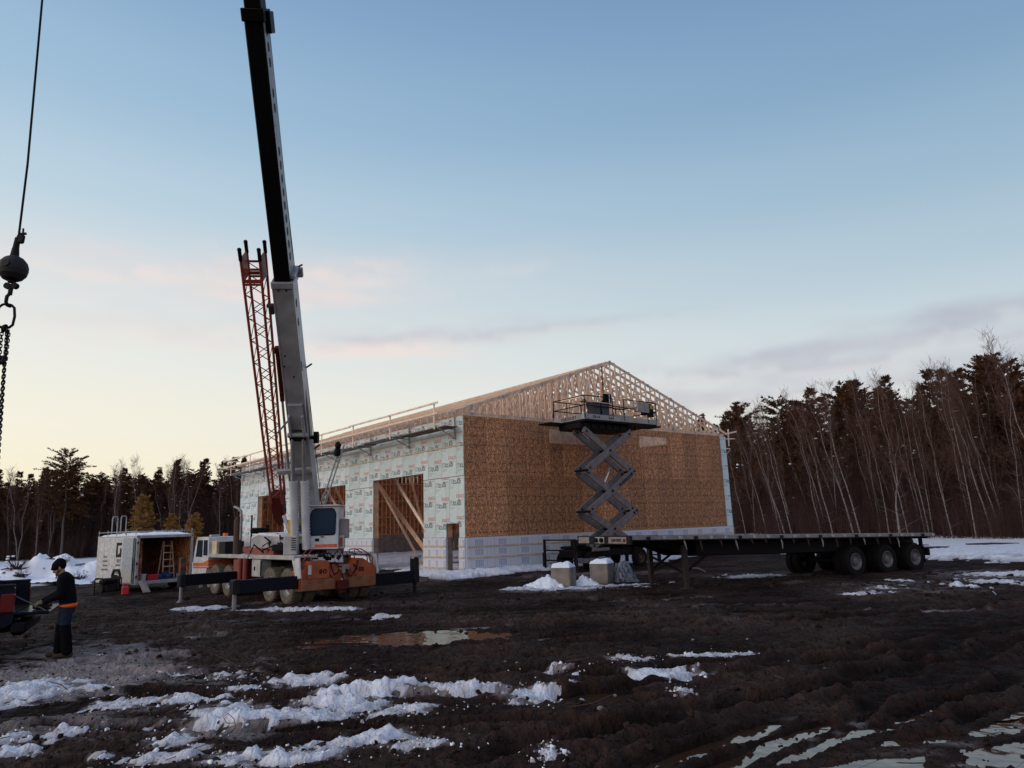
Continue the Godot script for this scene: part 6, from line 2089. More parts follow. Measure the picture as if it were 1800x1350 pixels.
# ------------------------------------------------------------------ pickup
func build_pickup() -> void:
	var o := thing("pickup_truck", "dark blue pickup truck with its tailgate lowered at the left edge", "pickup", Vector3(-9.42, 0, -13.96), 26.0)
	var b: MB
	for z in [-0.03, -1.87]:
		b = MB.new()
		b.prism([Vector2(0, 0.62), Vector2(0, 1.24), Vector2(-0.03, 1.28), Vector2(-2.0, 1.30), Vector2(-2.0, 0.55), Vector2(-1.62, 0.5), Vector2(-1.58, 0.72), Vector2(-1.42, 0.88), Vector2(-1.15, 0.93), Vector2(-0.88, 0.88), Vector2(-0.72, 0.72), Vector2(-0.68, 0.5), Vector2(-0.1, 0.55)], z - 0.04, z + 0.04)
		part("bed_side", b, M.truck_blue, o)
		b = MB.new()
		b.bx(Vector3(-1.0, 1.295, z), Vector3(2.0, 0.05, 0.11), 0.015)
		part("bed_cap", b, M.dark_steel, o)
	b = MB.new()
	b.bx(Vector3(-1.0, 0.78, -0.95), Vector3(2.0, 0.05, 1.8))
	for i in 8: b.bx(Vector3(-1.0, 0.81, -0.2 - i * 0.21), Vector3(1.95, 0.02, 0.08))
	part("bed_floor", b, M.black, o)
	b = MB.new()
	b.bx(Vector3(0.29, 0.76, -0.95), Vector3(0.55, 0.06, 1.68), 0.02)
	part("tailgate", b, M.truck_blue, o)
	b = MB.new()
	b.cyl(Vector3(-0.1, 1.15, -0.12), Vector3(0.5, 0.8, -0.12), 0.008, -1, 5)
	part("tailgate_cable", b, M.steel, o)
	for z in [0.0, -1.9]:
		b = MB.new()
		b.bx(Vector3(-0.1, 0.98, z + (0.005 if z > -1 else -0.005)), Vector3(0.22, 0.34, 0.09), 0.02)
		part("tail_light", b, M.tail_red, o)
	b = MB.new()
	b.bx(Vector3(0.1, 0.52, -0.95), Vector3(0.26, 0.2, 1.92), 0.04)
	b.bx(Vector3(0.0, 0.4, -0.95), Vector3(0.2, 0.16, 0.5), 0.03)
	part("rear_bumper", b, M.black, o)
	b = MB.new()
	b.bx(Vector3(-2.7, 0.5, -0.95), Vector3(5.2, 0.18, 1.0), 0.02)
	part("chassis", b, M.black, o)
	b = MB.new()
	b.prism([Vector2(-2.03, 0.45), Vector2(-2.03, 1.3), Vector2(-2.12, 1.86), Vector2(-2.4, 1.92), Vector2(-3.6, 1.9), Vector2(-4.1, 1.32), Vector2(-5.5, 1.2), Vector2(-5.65, 1.0), Vector2(-5.65, 0.5), Vector2(-5.2, 0.5), Vector2(-5.1, 0.8), Vector2(-4.8, 0.93), Vector2(-4.45, 0.93), Vector2(-4.15, 0.8), Vector2(-4.05, 0.45)], -1.86, -0.04)
	part("cab", b, M.truck_blue, o)
	for z in [-0.035, -1.865]:
		for q in [[[-2.3, 1.36], [-3.0, 1.36], [-3.0, 1.82], [-2.36, 1.82]], [[-3.08, 1.36], [-3.95, 1.36], [-3.6, 1.82], [-3.08, 1.82]]]:
			b = MB.new()
			var p := []
			for e in q: p.append(Vector2(e[0], e[1]))
			b.prism(p, z - 0.01, z + 0.01)
			part("cab_window", b, M.glass_dark, o)
	b = MB.new()
	b.box(Transform3D(Basis(Vector3.BACK, 0.16), Vector3(-2.07, 1.58, -0.95)), Vector3(0.02, 0.45, 1.4))
	part("rear_window", b, M.glass_dark, o)
	var wm := wheel_meshes(0.39, 0.26, 0.23)
	for x in [-1.15, -4.62]:
		for z in [-0.14, -1.76]: put_wheel(wm, Vector3(x, 0.37, z), 270.0 if z > -1 else 90.0, M.rubber, M.rim_grey, o)
	var tool := thing("tool_case", "grey tool case lying on the lowered tailgate under the person's hands", "case", o.transform * Vector3(0.38, 0.80, -0.7), 20.0)
	b = MB.new()
	b.bx(Vector3(0, 0.05, 0), Vector3(0.26, 0.1, 0.4), 0.02)
	part("body", b, M.dark_steel, tool)

# ------------------------------------------------------------------ person: fields of tapered capsules meshed as surface nets
func nets(bones: Array, cell: float, k: float) -> ArrayMesh:
	var lo := Vector3(99, 99, 99); var hi := -lo
	for q in bones:
		for e in 2:
			var p: Vector3 = q[e]; var r: float = q[2 + e] + 0.04
			lo = lo.min(p - Vector3.ONE * r); hi = hi.max(p + Vector3.ONE * r)
	var nxx := int((hi.x - lo.x) / cell) + 2; var ny := int((hi.y - lo.y) / cell) + 2; var nzz := int((hi.z - lo.z) / cell) + 2
	var f := PackedFloat32Array(); f.resize(nxx * ny * nzz); f.fill(0.2)
	for q in bones:
		var a: Vector3 = q[0]; var c: Vector3 = q[1]; var ra: float = q[2]; var rc: float = q[3]
		var sq: Vector3 = q[4] if q.size() > 4 else Vector3.ONE      # flattening of the cross-section
		var m := maxf(ra, rc) + k + cell * 2
		var b0 := ((a.min(c) - Vector3.ONE * m - lo) / cell).max(Vector3.ZERO); var b1 := ((a.max(c) + Vector3.ONE * m - lo) / cell)
		var d := (c - a) * sq
		var l2 := maxf(d.length_squared(), 1e-9)
		for z in range(int(b0.z), mini(nzz, int(b1.z) + 2)):
			for y in range(int(b0.y), mini(ny, int(b1.y) + 2)):
				for x in range(int(b0.x), mini(nxx, int(b1.x) + 2)):
					var p := (lo + Vector3(x, y, z) * cell - a) * sq
					var t := clampf(p.dot(d) / l2, 0, 1)
					var dist := (p - d * t).length() - lerpf(ra, rc, t)
					var i := (z * ny + y) * nxx + x
					var o := f[i]
					var h := maxf(k - absf(o - dist), 0.0) / k
					f[i] = minf(o, dist) - h * h * k * 0.25
	var id := {}
	var v := PackedVector3Array(); var n := PackedVector3Array()
	var offs := [0, 1, nxx, nxx + 1, nxx * ny, nxx * ny + 1, nxx * ny + nxx, nxx * ny + nxx + 1]
	for z in nzz - 1:
		for y in ny - 1:
			for x in nxx - 1:
				var i := (z * ny + y) * nxx + x
				var neg := 0
				for e in offs: if f[i + e] < 0: neg += 1
				if neg == 0 or neg == 8: continue
				var s := Vector3.ZERO; var cnt := 0
				for ax in 3:
					var st: int = [1, nxx, nxx * ny][ax]
					for e in 4:
						var u: int = (ax + 1) % 3; var w: int = (ax + 2) % 3
						var g := Vector3.ZERO
						g[u] = e & 1; g[w] = e >> 1
						var j := i + int(g.x) + int(g.y) * nxx + int(g.z) * nxx * ny
						var A := f[j]; var B := f[j + st]
						if (A < 0) == (B < 0): continue
						g[ax] = A / (A - B)
						s += g; cnt += 1
				id[i] = v.size()
				v.append(lo + (Vector3(x, y, z) + s / cnt) * cell)
				n.append(Vector3(f[i + 1] - f[i] + f[i + 1 + nxx] - f[i + nxx], f[i + nxx] - f[i] + f[i + 1 + nxx] - f[i + 1], f[i + nxx * ny] - f[i] + f[i + 1 + nxx * ny] - f[i + 1]).normalized())
	var ix := PackedInt32Array()
	for i in id:
		for ax in 3:
			var st: int = [1, nxx, nxx * ny][ax]
			var su: int = [nxx, nxx * ny, 1][ax]; var sw: int = [nxx * ny, 1, nxx][ax]
			if i + st >= f.size() or (f[i] < 0) == (f[i + st] < 0): continue
			if not (id.has(i - su) and id.has(i - sw) and id.has(i - su - sw)): continue
			var a: int = id[i]; var b: int = id[i - su]; var c: int = id[i - su - sw]; var d: int = id[i - sw]
			if f[i] < 0: ix.append_array([a, c, b, a, d, c])
			else: ix.append_array([a, b, c, a, c, d])
	var arr := []
	arr.resize(Mesh.ARRAY_MAX)
	arr[Mesh.ARRAY_VERTEX] = v; arr[Mesh.ARRAY_NORMAL] = n; arr[Mesh.ARRAY_INDEX] = ix
	var am := ArrayMesh.new()
	am.add_surface_from_arrays(Mesh.PRIMITIVE_TRIANGLES, arr)
	return am

func build_person() -> void:
	var o := thing("person", "person in dark jacket, jeans and black cap bending over the pickup tailgate", "person", Vector3(-8.42, 0.0, -13.85), -64.0)
	# local: z forwards, x to the left
	var hipL := Vector3(0.09, 0.93, -0.06); var hipR := Vector3(-0.09, 0.93, -0.04)
	var knL := Vector3(0.11, 0.50, -0.06); var knR := Vector3(-0.11, 0.50, 0.02)
	var anL := Vector3(0.12, 0.09, -0.12); var anR := Vector3(-0.13, 0.09, 0.03)
	var pel := Vector3(0, 0.98, -0.06); var wai := Vector3(0, 1.12, -0.04); var che := Vector3(0, 1.32, 0.0); var nek := Vector3(0, 1.46, 0.05)
	var shL := Vector3(0.185, 1.405, 0.01); var shR := Vector3(-0.185, 1.405, 0.02)
	var elL := Vector3(0.245, 1.12, 0.06); var elR := Vector3(-0.245, 1.13, 0.10)
	var wrL := Vector3(0.14, 1.00, 0.29); var wrR := Vector3(-0.13, 1.01, 0.34)
	var hd := Vector3(0, 1.60, 0.115)
	var dn := Vector3(0, -0.42, 0.91)      # where the face points
	var upv := Vector3(0, 0.91, 0.42)
	var fx := func(a: float, u: float, f: float) -> Vector3: return hd + Vector3(a, 0, 0) + upv * u + dn * f
	var body := [[pel, wai, 0.14, 0.125, Vector3(0.85, 1, 1.2)], [wai, che, 0.125, 0.15, Vector3(0.8, 1, 1.25)], [shL, shR, 0.07, 0.07], [che, nek, 0.09, 0.062], [nek, hd - upv * 0.04, 0.058, 0.056],
		[hipL, knL, 0.085, 0.058], [knL, anL, 0.055, 0.042], [hipR, knR, 0.085, 0.058], [knR, anR, 0.055, 0.042], [shL, elL, 0.052, 0.042], [elL, wrL, 0.042, 0.03], [shR, elR, 0.052, 0.042], [elR, wrR, 0.042, 0.03],
		[fx.call(0, 0.045, -0.02), fx.call(0, -0.02, 0.01), 0.092, 0.082, Vector3(1.14, 1, 1)], [fx.call(0, -0.05, 0.05), fx.call(0, -0.09, 0.065), 0.05, 0.036], [fx.call(0, 0.0, 0.09), fx.call(0, -0.035, 0.118), 0.011, 0.017]]
	for s in [-1.0, 1.0]:
		body.append([fx.call(s * 0.084, 0.005, -0.01), fx.call(s * 0.088, -0.035, -0.005), 0.016, 0.012])
	part("body", nets(body, 0.014, 0.03), M.skin, o)
	var b := MB.new()
	for s in [-1.0, 1.0]:
		b.ball(fx.call(s * 0.033, 0.005, 0.082), Vector3(0.011, 0.009, 0.011), 8)
	part("eye", b, M.black, o)
	b = MB.new()
	b.box(Transform3D(Basis(Vector3.RIGHT, 0.43), fx.call(0, -0.062, 0.101)), Vector3(0.042, 0.008, 0.01), 0.002)
	part("mouth", b, M.dark_red, o)
	part("cap", nets([[fx.call(0, 0.07, -0.03), fx.call(0, 0.05, 0.0), 0.098, 0.098, Vector3(1.08, 1, 1)], [fx.call(0, 0.03, -0.02), fx.call(0, 0.035, 0.02), 0.099, 0.092, Vector3(1.06, 1, 1)], [fx.call(0, 0.03, 0.07), fx.call(0, 0.025, 0.12), 0.03, 0.02]], 0.010, 0.03), M.jacket, o)
	part("beard", nets([[fx.call(0.05, -0.045, 0.02), fx.call(0, -0.1, 0.075), 0.03, 0.03], [fx.call(-0.05, -0.045, 0.02), fx.call(0, -0.1, 0.075), 0.03, 0.03]], 0.009, 0.02), M.twig_dark, o)
	part("jacket", nets([[pel + Vector3(0, 0.02, 0.0), wai, 0.175, 0.16, Vector3(0.86, 1, 1.2)], [wai, che, 0.16, 0.175, Vector3(0.82, 1, 1.2)], [che, nek + Vector3(0, -0.015, -0.01), 0.13, 0.082], [shL, shR, 0.088, 0.088], [shL, elL, 0.078, 0.066], [elL, wrL, 0.066, 0.05], [shR, elR, 0.078, 0.066], [elR, wrR, 0.066, 0.05]], 0.016, 0.05), M.jacket, o)
	part("shirt_hem", nets([[Vector3(-0.03, 0.925, -0.075), Vector3(0.03, 0.915, -0.075), 0.165, 0.165, Vector3(0.85, 2.6, 1.1)]], 0.014, 0.02), M.hi_vis, o)
	part("jeans", nets([[pel - Vector3(0, 0.05, 0), pel - Vector3(0, 0.1, 0), 0.15, 0.15, Vector3(0.9, 1, 1.1)], [hipL, knL, 0.112, 0.085], [hipR, knR, 0.112, 0.085]], 0.016, 0.05), M.denim, o)
	part("overtrousers", nets([[knL + Vector3(0, 0.06, 0), anL + Vector3(0, 0.02, 0), 0.09, 0.092], [knR + Vector3(0, 0.06, 0), anR + Vector3(0, 0.02, 0), 0.09, 0.092]], 0.016, 0.03), M.denim_dark, o)
	for q in [[anL, 1.0], [anR, -1.0]]:
		part("boot", nets([[q[0] + Vector3(0, 0.0, -0.02), q[0] + Vector3(0, -0.03, 0.03), 0.06, 0.058], [q[0] + Vector3(0, -0.045, -0.05), q[0] + Vector3(q[1] * 0.01, -0.045, 0.17), 0.05, 0.048, Vector3(1, 1.15, 1)]], 0.012, 0.03), M.boot, o)
	for q in [[wrL, 1.0, Vector3(-0.25, -0.25, 0.93)], [wrR, -1.0, Vector3(0.3, -0.3, 0.9)]]:
		var d: Vector3 = q[2].normalized()
		var sidev: Vector3 = d.cross(Vector3.UP).normalized() * -q[1]
		var nrm := Vector3(0, -1, 0)
		var g := [[q[0] - d * 0.03, q[0] + d * 0.03, 0.042, 0.036], [q[0] + d * 0.02 + sidev * 0.015, q[0] + d * 0.085 + sidev * 0.02, 0.026, 0.024], [q[0] + d * 0.02 - sidev * 0.015, q[0] + d * 0.085 - sidev * 0.02, 0.026, 0.024]]
		for i in 4:
			var w: float = (i - 1.5) * 0.023
			var l: float = [0.052, 0.062, 0.058, 0.045][i]
			var p0: Vector3 = q[0] + d * 0.09 + sidev * w
			var p1: Vector3 = p0 + d * l * 0.55 + nrm * 0.012
			var p2: Vector3 = p1 + d * l * 0.35 + nrm * 0.03
			g.append([p0, p1, 0.0115, 0.011]); g.append([p1, p2, 0.011, 0.009])
		g.append([q[0] + d * 0.03 + sidev * 0.03, q[0] + d * 0.075 + sidev * 0.062, 0.015, 0.0125])
		g.append([q[0] + d * 0.075 + sidev * 0.062, q[0] + d * 0.105 + sidev * 0.06 + nrm * 0.015, 0.0125, 0.01])
		part("glove", nets(g, 0.006, 0.01), M.glove, o)
	b = MB.new()
	b.bx(Vector3(0.172, 1.34, 0.06), Vector3(0.012, 0.05, 0.05), 0.004)
	part("badge", b, M.concrete, o)

# ------------------------------------------------------------------ trees
func sprig(b: MB, p: Vector3, d: Vector3, l: float, w: float) -> void:      # a spray of needles: a thin diamond
	var s := d.cross(Vector3(rng.randf() - 0.5, rng.randf() - 0.5, rng.randf() - 0.5)).normalized() * w
	var m := p + d * l * 0.5
	var e := p + d * l
	b.flat(p, m + s, e)
	b.flat(p, e, m - s)

func conifer(called: String, sd: int, h: float, rad: float, start: float, gold := false, pine := false) -> Node3D:
	var o := Node3D.new()
	o.name = called
	rng.seed = sd
	var tr := MB.new()
	var pts := []
	var rr := []
	for i in 7:
		var t := i / 6.0
		pts.append(Vector3(rng.randfn(0, 0.05) * i * 0.4, h * t, rng.randfn(0, 0.05) * i * 0.4))
		rr.append(lerpf(0.13 * h / 10.0, 0.012, pow(t, 0.8)))
	tr.tube(pts, rr, 6)
	for i in 16:      # dead snags under the crown
		var y := rng.randf_range(0.08, start + 0.1) * h
		var a := rng.randf() * TAU
		var d := Vector3(cos(a), rng.randf_range(-0.3, 0.2), sin(a))
		tr.tube([Vector3(0, y, 0), Vector3(0, y, 0) + d * rng.randf_range(0.4, 1.3)], [0.02, 0.005], 3, false)
	part("trunk", tr, M.grey_bark, o)
	var cr := MB.new()
	cr.tinted = true
	var y := start * h
	while y < h * 0.99:
		var t := (y / h - start) / (1.0 - start)
		var env := pow(1.0 - t, 0.75) if not pine else sqrt(maxf(0.0, 1.0 - pow(t * 1.05 - 0.35, 2.0) / 0.5))
		env *= clampf(t * 7.0 + 0.45, 0, 1)
		var nb := 6 if t < 0.8 else 4
		var a0 := rng.randf() * TAU
		for k in nb:
			if rng.randf() < 0.14: continue
			var a := a0 + TAU * k / nb + rng.randf_range(-0.35, 0.35)
			var l := maxf(0.18, rad * env * rng.randf_range(0.55, 1.2))
			var rise := lerpf(-0.25, 0.75, t) + rng.randf_range(-0.2, 0.2)
			var d := Vector3(cos(a), rise, sin(a)).normalized()
			var base := Vector3(0, y + rng.randf_range(-0.2, 0.2), 0)
			cr.col = Color(0.5, 0.42, 0.4)
			cr.bar(base, base + d * l * 0.85, 0.018, 0.018)
			var nc := maxi(3, int(l * 6.0))
			for c in nc:
				var u := (c + 0.6) / nc
				if u < 0.18: continue
				var p := base + d * l * u - Vector3(0, 0.10 * u * u * l, 0)
				var g := rng.randf_range(0.5, 1.5)
				cr.col = Color(g * rng.randf_range(0.9, 1.25), g, g * rng.randf_range(0.7, 1.0))
				var sz := rng.randf_range(0.17, 0.34) * (0.7 + 0.4 * h / 12.0)
				var out := d.cross(Vector3.UP).normalized()
				for q in 8:
					var dd := (d * rng.randf_range(0.2, 1.0) + out * rng.randf_range(-1.1, 1.1) + Vector3(0, rng.randf_range(-0.35, 0.5), 0)).normalized()
					sprig(cr, p, dd, sz, sz * (0.14 if not gold else 0.11))
		y += rng.randf_range(0.2, 0.36) * (1.25 - 0.6 * t) * h / 11.0
	part("crown", cr, M.needle_gold if gold else M.needle, o)
	if not gold:
		var sn := MB.new()
		for i in 7:
			var yy := rng.randf_range(start + 0.05, 0.8) * h
			var a := rng.randf() * TAU
			var l: float = rad * 0.7 * pow(1.0 - (yy / h - start) / (1.0 - start), 0.75)
			sn.ball(Vector3(cos(a) * l, yy + 0.1, sin(a) * l), Vector3(rng.randf_range(0.06, 0.2), 0.05, rng.randf_range(0.06, 0.16)), 6)
		part("snow", sn, M.snow_plain, o)
	return o

func birch(called: String, sd: int, h: float, lean: float, thick: float) -> Node3D:
	var o := Node3D.new()
	o.name = called
	rng.seed = sd
	var tr := MB.new()
	var pts := []
	var rr := []
	var w := noise_of(sd, 0.9, 2)
	for i in 10:
		var t := i / 9.0
		pts.append(Vector3(-lean * h * (t * 0.75 + 0.25 * t * t) + w.get_noise_1d(t * 3.0) * 0.55 * t, h * t, w.get_noise_1d(t * 3.0 + 50) * 0.6 * t))
		rr.append(lerpf(thick, 0.008, pow(t, 0.75)))
	tr.tube(pts, rr, 7)
	var at := func(t: float) -> Vector3:
		var i := clampi(int(t * 9.0), 0, 8)
		return (pts[i] as Vector3).lerp(pts[i + 1], t * 9.0 - i)
	var cr := MB.new()
	var nb := int(h * 3.0)
	for i in nb:
		var t := rng.randf_range(0.28, 0.97)
		if rng.randf() < 0.25: t = rng.randf_range(0.6, 0.97)
		var p: Vector3 = at.call(t)
		var a := rng.randf() * TAU
		var l := (1.0 - t) * h * rng.randf_range(0.12, 0.28) + rng.randf_range(0.3, 0.8)
		var d := Vector3(cos(a) * 0.4, rng.randf_range(0.6, 1.1), sin(a) * 0.4).normalized()
		var q := p + d * l * 0.5
		var e := q + (d + Vector3(0, 0.25, 0)).normalized() * l * 0.5
		var r0 := lerpf(thick * 0.2, 0.006, t)
		(tr if r0 > 0.012 else cr).tube([p, q, e], [r0, r0 * 0.6, 0.004], 4, false)
		for k in int(5 + l * 3.0):
			var u := rng.randf_range(0.2, 1.0)
			var s := p.lerp(q, u * 2) if u < 0.5 else q.lerp(e, u * 2 - 1)
			var a2 := rng.randf() * TAU
			var d2 := (d * 0.9 + Vector3(cos(a2), rng.randf_range(-0.2, 0.5), sin(a2)) * 0.7).normalized()
			var l2 := rng.randf_range(0.25, 0.75) * (0.5 + 0.5 * l / 2.0)
			cr.tube([s, s + d2 * l2], [0.006, 0.002], 3, false)
			for m in 3:
				var d3 := (d2 + Vector3(rng.randf() - 0.5, rng.randf() - 0.4, rng.randf() - 0.5) * 1.1).normalized()
				var s3 := s + d2 * l2 * rng.randf_range(0.3, 0.95)
				cr.tube([s3, s3 + d3 * rng.randf_range(0.12, 0.4)], [0.004, 0.0015], 3, false)
	for i in 6:      # stubs low on the stem
		var t := rng.randf_range(0.08, 0.4)
		var p: Vector3 = at.call(t)
		var a := rng.randf() * TAU
		tr.tube([p, p + Vector3(cos(a), 0.5, sin(a)) * rng.randf_range(0.2, 0.9)], [0.016, 0.004], 4, false)
	part("trunk", tr, M.birch_bark, o)
	part("branches", cr, M.twig, o)
	return o

func ordinal(i: int) -> String:
	return ["first", "second", "third", "fourth", "fifth", "sixth", "seventh", "eighth", "ninth", "tenth", "eleventh", "twelfth", "thirteenth", "fourteenth", "fifteenth", "sixteenth", "seventeenth", "eighteenth", "nineteenth", "twentieth"][i]

func plant_tree(pr: Node3D, base: String, at: Vector3, turn: float, size: float, label: String, category: String, group: String, tilt := 0.0) -> Node3D:
	var d: Node3D = pr.duplicate()
	d.name = numbered(base, self)
	add_child(d, true)
	d.position = at
	d.rotation_degrees = Vector3(0, turn, 0)
	if tilt: d.basis = Basis(Vector3.BACK, tilt) * d.basis
	d.scale = Vector3.ONE * size
	tag(d, label, category, group)
	return d

func along(line: Array, t: float) -> Vector3:
	var f := t * (line.size() - 1)
	var i := clampi(int(f), 0, line.size() - 2)
	return (line[i] as Vector3).lerp(line[i + 1], f - i)

func outward(line: Array, t: float) -> Vector3:
	var d := along(line, minf(t + 0.02, 1.0)) - along(line, maxf(t - 0.02, 0.0))
	var n := Vector3(d.z, 0, -d.x).normalized()
	return n if n.dot(along(line, t)) > 0 else -n

func thicket(sd: int, h: float, n: int) -> ArrayMesh:
	rng.seed = sd
	var b := MB.new()
	for i in n:
		var p := Vector3(rng.randf_range(-1.4, 1.4), 0, rng.randf_range(-1.4, 1.4))
		var l := h * rng.randf_range(0.35, 1.0)
		var d := Vector3(rng.randfn(0, 0.1), 1, rng.randfn(0, 0.1)).normalized()
		b.tube([p, p + d * l * 0.6, p + (d + Vector3(rng.randfn(0, 0.05), 0, 0)) * l], [0.016, 0.011, 0.003], 3, false)
		for k in int(l * 3.0):
			var s := p + d * l * rng.randf_range(0.25, 0.95)
			var a := rng.randf() * TAU
			var dd := Vector3(cos(a) * 0.8, rng.randf_range(0.2, 1.0), sin(a) * 0.8).normalized()
			var q := s + dd * rng.randf_range(0.2, 0.9)
			b.tube([s, q], [0.007, 0.003], 3, false)
			b.tube([s.lerp(q, 0.5), s.lerp(q, 0.5) + Vector3(rng.randf() - 0.5, 0.4, rng.randf() - 0.5) * 0.6], [0.004, 0.002], 3, false)
	return b.mesh()

func scatter(called: String, m: Mesh, mt: Material, where: Array, label: String) -> void:
	var mm := MultiMesh.new()
	mm.transform_format = MultiMesh.TRANSFORM_3D
	mm.mesh = m
	mm.instance_count = where.size()
	for i in where.size(): mm.set_instance_transform(i, where[i])
	var o := MultiMeshInstance3D.new()
	o.name = numbered(called, self)
	o.multimesh = mm
	o.material_override = mt
	add_child(o, true)
	tag(o, label, "", "", "stuff")

func build_trees() -> void:
	var right := [Vector3(35, 0, -41), Vector3(31, 0, -55), Vector3(27.5, 0, -74), Vector3(24, 0, -95), Vector3(12, 0, -118)]
	var left := [Vector3(-72, 0, -62), Vector3(-56, 0, -72), Vector3(-40, 0, -80), Vector3(-25, 0, -90), Vector3(-6, 0, -108)]
	var con := []
	for i in 5: con.append(conifer("conifer", 500 + i, 10.0, 1.75 + 0.2 * (i % 3), [0.3, 0.22, 0.38, 0.28, 0.42][i]))
	var pin := []
	for i in 3: pin.append(conifer("pine", 520 + i, 10.0, 2.0, [0.5, 0.45, 0.55][i], false, true))
	var bir := []
	for i in 7: bir.append(birch("birch", 540 + i, 11.0, [0.05, 0.16, 0.26, 0.10, 0.2, -0.04, 0.12][i], [0.055, 0.07, 0.085, 0.045, 0.06, 0.04, 0.05][i]))
	rng.seed = 600
	# conifers
	for i in 86:
		var t := (i + rng.randf_range(-0.4, 0.4)) / 86.0
		t = clampf(t, 0, 1)
		var back := rng.randf_range(3.5, 15.0)
		var p := along(right, t) + outward(right, t) * back
		var h := lerpf(11.4, 15.4, minf(t * 1.4, 1.0)) * rng.randf_range(0.84, 1.1) * (1.0 + back * 0.006)
		var pr: Node3D = con[rng.randi() % 5] if rng.randf() < 0.9 else pin[rng.randi() % 3]
		plant_tree(pr, "conifer", p, rng.randf() * 360, h / 10.0, "dark brown-green conifer in the wood right of the hall", "conifer", "conifers in the right-hand wood")
	for i in 96:
		var t := clampf((i + rng.randf_range(-0.4, 0.4)) / 96.0, 0, 1)
		var back := rng.randf_range(3.0, 14.0)
		var p := along(left, t) + outward(left, t) * back
		var h := lerpf(8.2, 11.4, t) * rng.randf_range(0.84, 1.1) * (1.0 + back * 0.006)
		var pr: Node3D = con[rng.randi() % 5] if rng.randf() < 0.72 else pin[rng.randi() % 3]
		plant_tree(pr, "conifer", p, rng.randf() * 360, h / 10.0, "dark conifer in the low wood left of the crane", "conifer", "conifers in the left-hand wood")
	# birches: the front row of the right-hand wood one by one, the rest behind
	var front := []
	for i in 20: front.append(clampf((i + rng.randf_range(-0.35, 0.35)) / 20.0 * 0.66, 0, 1))
	front.sort()
	front.reverse()
	for i in 20:
		var t: float = front[i]
		var p := along(right, t) + outward(right, t) * rng.randf_range(-1.5, 1.0)
		var h := rng.randf_range(10.0, 13.5)
		var k := rng.randi() % 7
		plant_tree(bir[k], "birch", p, rng.randf_range(-25, 25), h / 11.0, "bare pale birch at the edge of the right-hand wood, %s from the hall" % ordinal(i), "birch", "birches at the edge of the right-hand wood")
	for i in 110:
		var t := rng.randf()
		var p := along(right, t) + outward(right, t) * rng.randf_range(0.5, 9.0)
		var h := lerpf(11.5, 16.5, t) * rng.randf_range(0.8, 1.08)
		plant_tree(bir[rng.randi() % 7], "birch", p, rng.randf_range(-40, 40), h / 11.0, "thin bare birch standing among the conifers of the right-hand wood", "birch", "birches in the right-hand wood")
	for i in 125:
		var t := rng.randf()
		var p := along(left, t) + outward(left, t) * rng.randf_range(-1.5, 7.0)
		var h := lerpf(8.4, 13.0, t * t) * rng.randf_range(0.8, 1.12)
		plant_tree(bir[rng.randi() % 7], "birch", p, rng.randf() * 360, h / 11.0, "thin bare tree before the dark conifers of the left-hand wood", "bare tree", "bare trees in the left-hand wood")
	# single trees
	var big := conifer("broad_pine", 560, 11.2, 2.9, 0.42, false, true)
	add_child(big)
	big.position = Vector3(-46.3, 0, -75)
	tag(big, "tall broad pine rising above the rest of the left-hand wood", "pine")
	for q in [[-30.6, -60.0, 5.3, 571, "golden larch standing alone behind the white work trailer"], [-28.4, -60.5, 3.7, 573, "lower golden larch right beside the taller golden larch"], [-24.1, -55.0, 3.5, 572, "small golden larch between the work trailer and the crane cab"]]:
		var l := conifer("larch", q[3], q[2], q[2] * 0.2, 0.2, true, true)
		add_child(l, true)
		l.position = Vector3(q[0], 0, q[1])
		tag(l, q[4], "larch")
	var whiteb := birch("birch", 580, 7.5, -0.08, 0.1)
	whiteb.name = numbered("birch", self)
	add_child(whiteb, true)
	whiteb.position = Vector3(26.0, 0, -50.5)
	tag(whiteb, "short broken white birch stem behind the flatbed's rear wheels", "birch")
	var fallen := birch("fallen_birch", 581, 6.0, 0.0, 0.07)
	add_child(fallen)
	fallen.transform = Transform3D(Basis(Vector3.BACK, 0.95) * Basis(Vector3.UP, 1.0), Vector3(35.5, 0.1, -46.0))
	tag(fallen, "fallen birch leaning low at the right end of the wood's edge", "birch")
	# the thicket under and behind the trees
	for v in 3:
		var m := thicket(610 + v, [3.2, 6.0, 9.0][v], [34, 30, 26][v])
		var where := []
		rng.seed = 620 + v
		for i in [170, 330, 330][v]:
			for ln in [right, left]:
				var t := rng.randf()
				var p: Vector3 = along(ln, t) + outward(ln, t) * rng.randf_range([-1.0, 0.5, 3.0][v], [6.0, 10.0, 16.0][v])
				where.append(Transform3D(Basis(Vector3.UP, rng.randf() * TAU).scaled(Vector3.ONE * rng.randf_range(0.7, 1.15) * (0.85 if ln == left else 1.0)), p))
		scatter("undergrowth", m, M.twig_dark, where, ["low bare brush along the edge of the woods", "bare saplings crowding under the trees", "tall bare saplings deep in the woods"][v])
	var far := MB.new()
	far.tinted = true
	for c in con[0].get_children():
		if c.name == "crown":
			var a: Array = c.mesh.surface_get_arrays(0)
			far.v = a[Mesh.ARRAY_VERTEX]; far.n = a[Mesh.ARRAY_NORMAL]; far.t = a[Mesh.ARRAY_TEX_UV]; far.c = a[Mesh.ARRAY_COLOR]
	far.col = Color(0.6, 0.5, 0.5)
	far.cyl(Vector3.ZERO, Vector3(0, 9, 0), 0.13, 0.02, 5)
	var fw := []
	rng.seed = 640
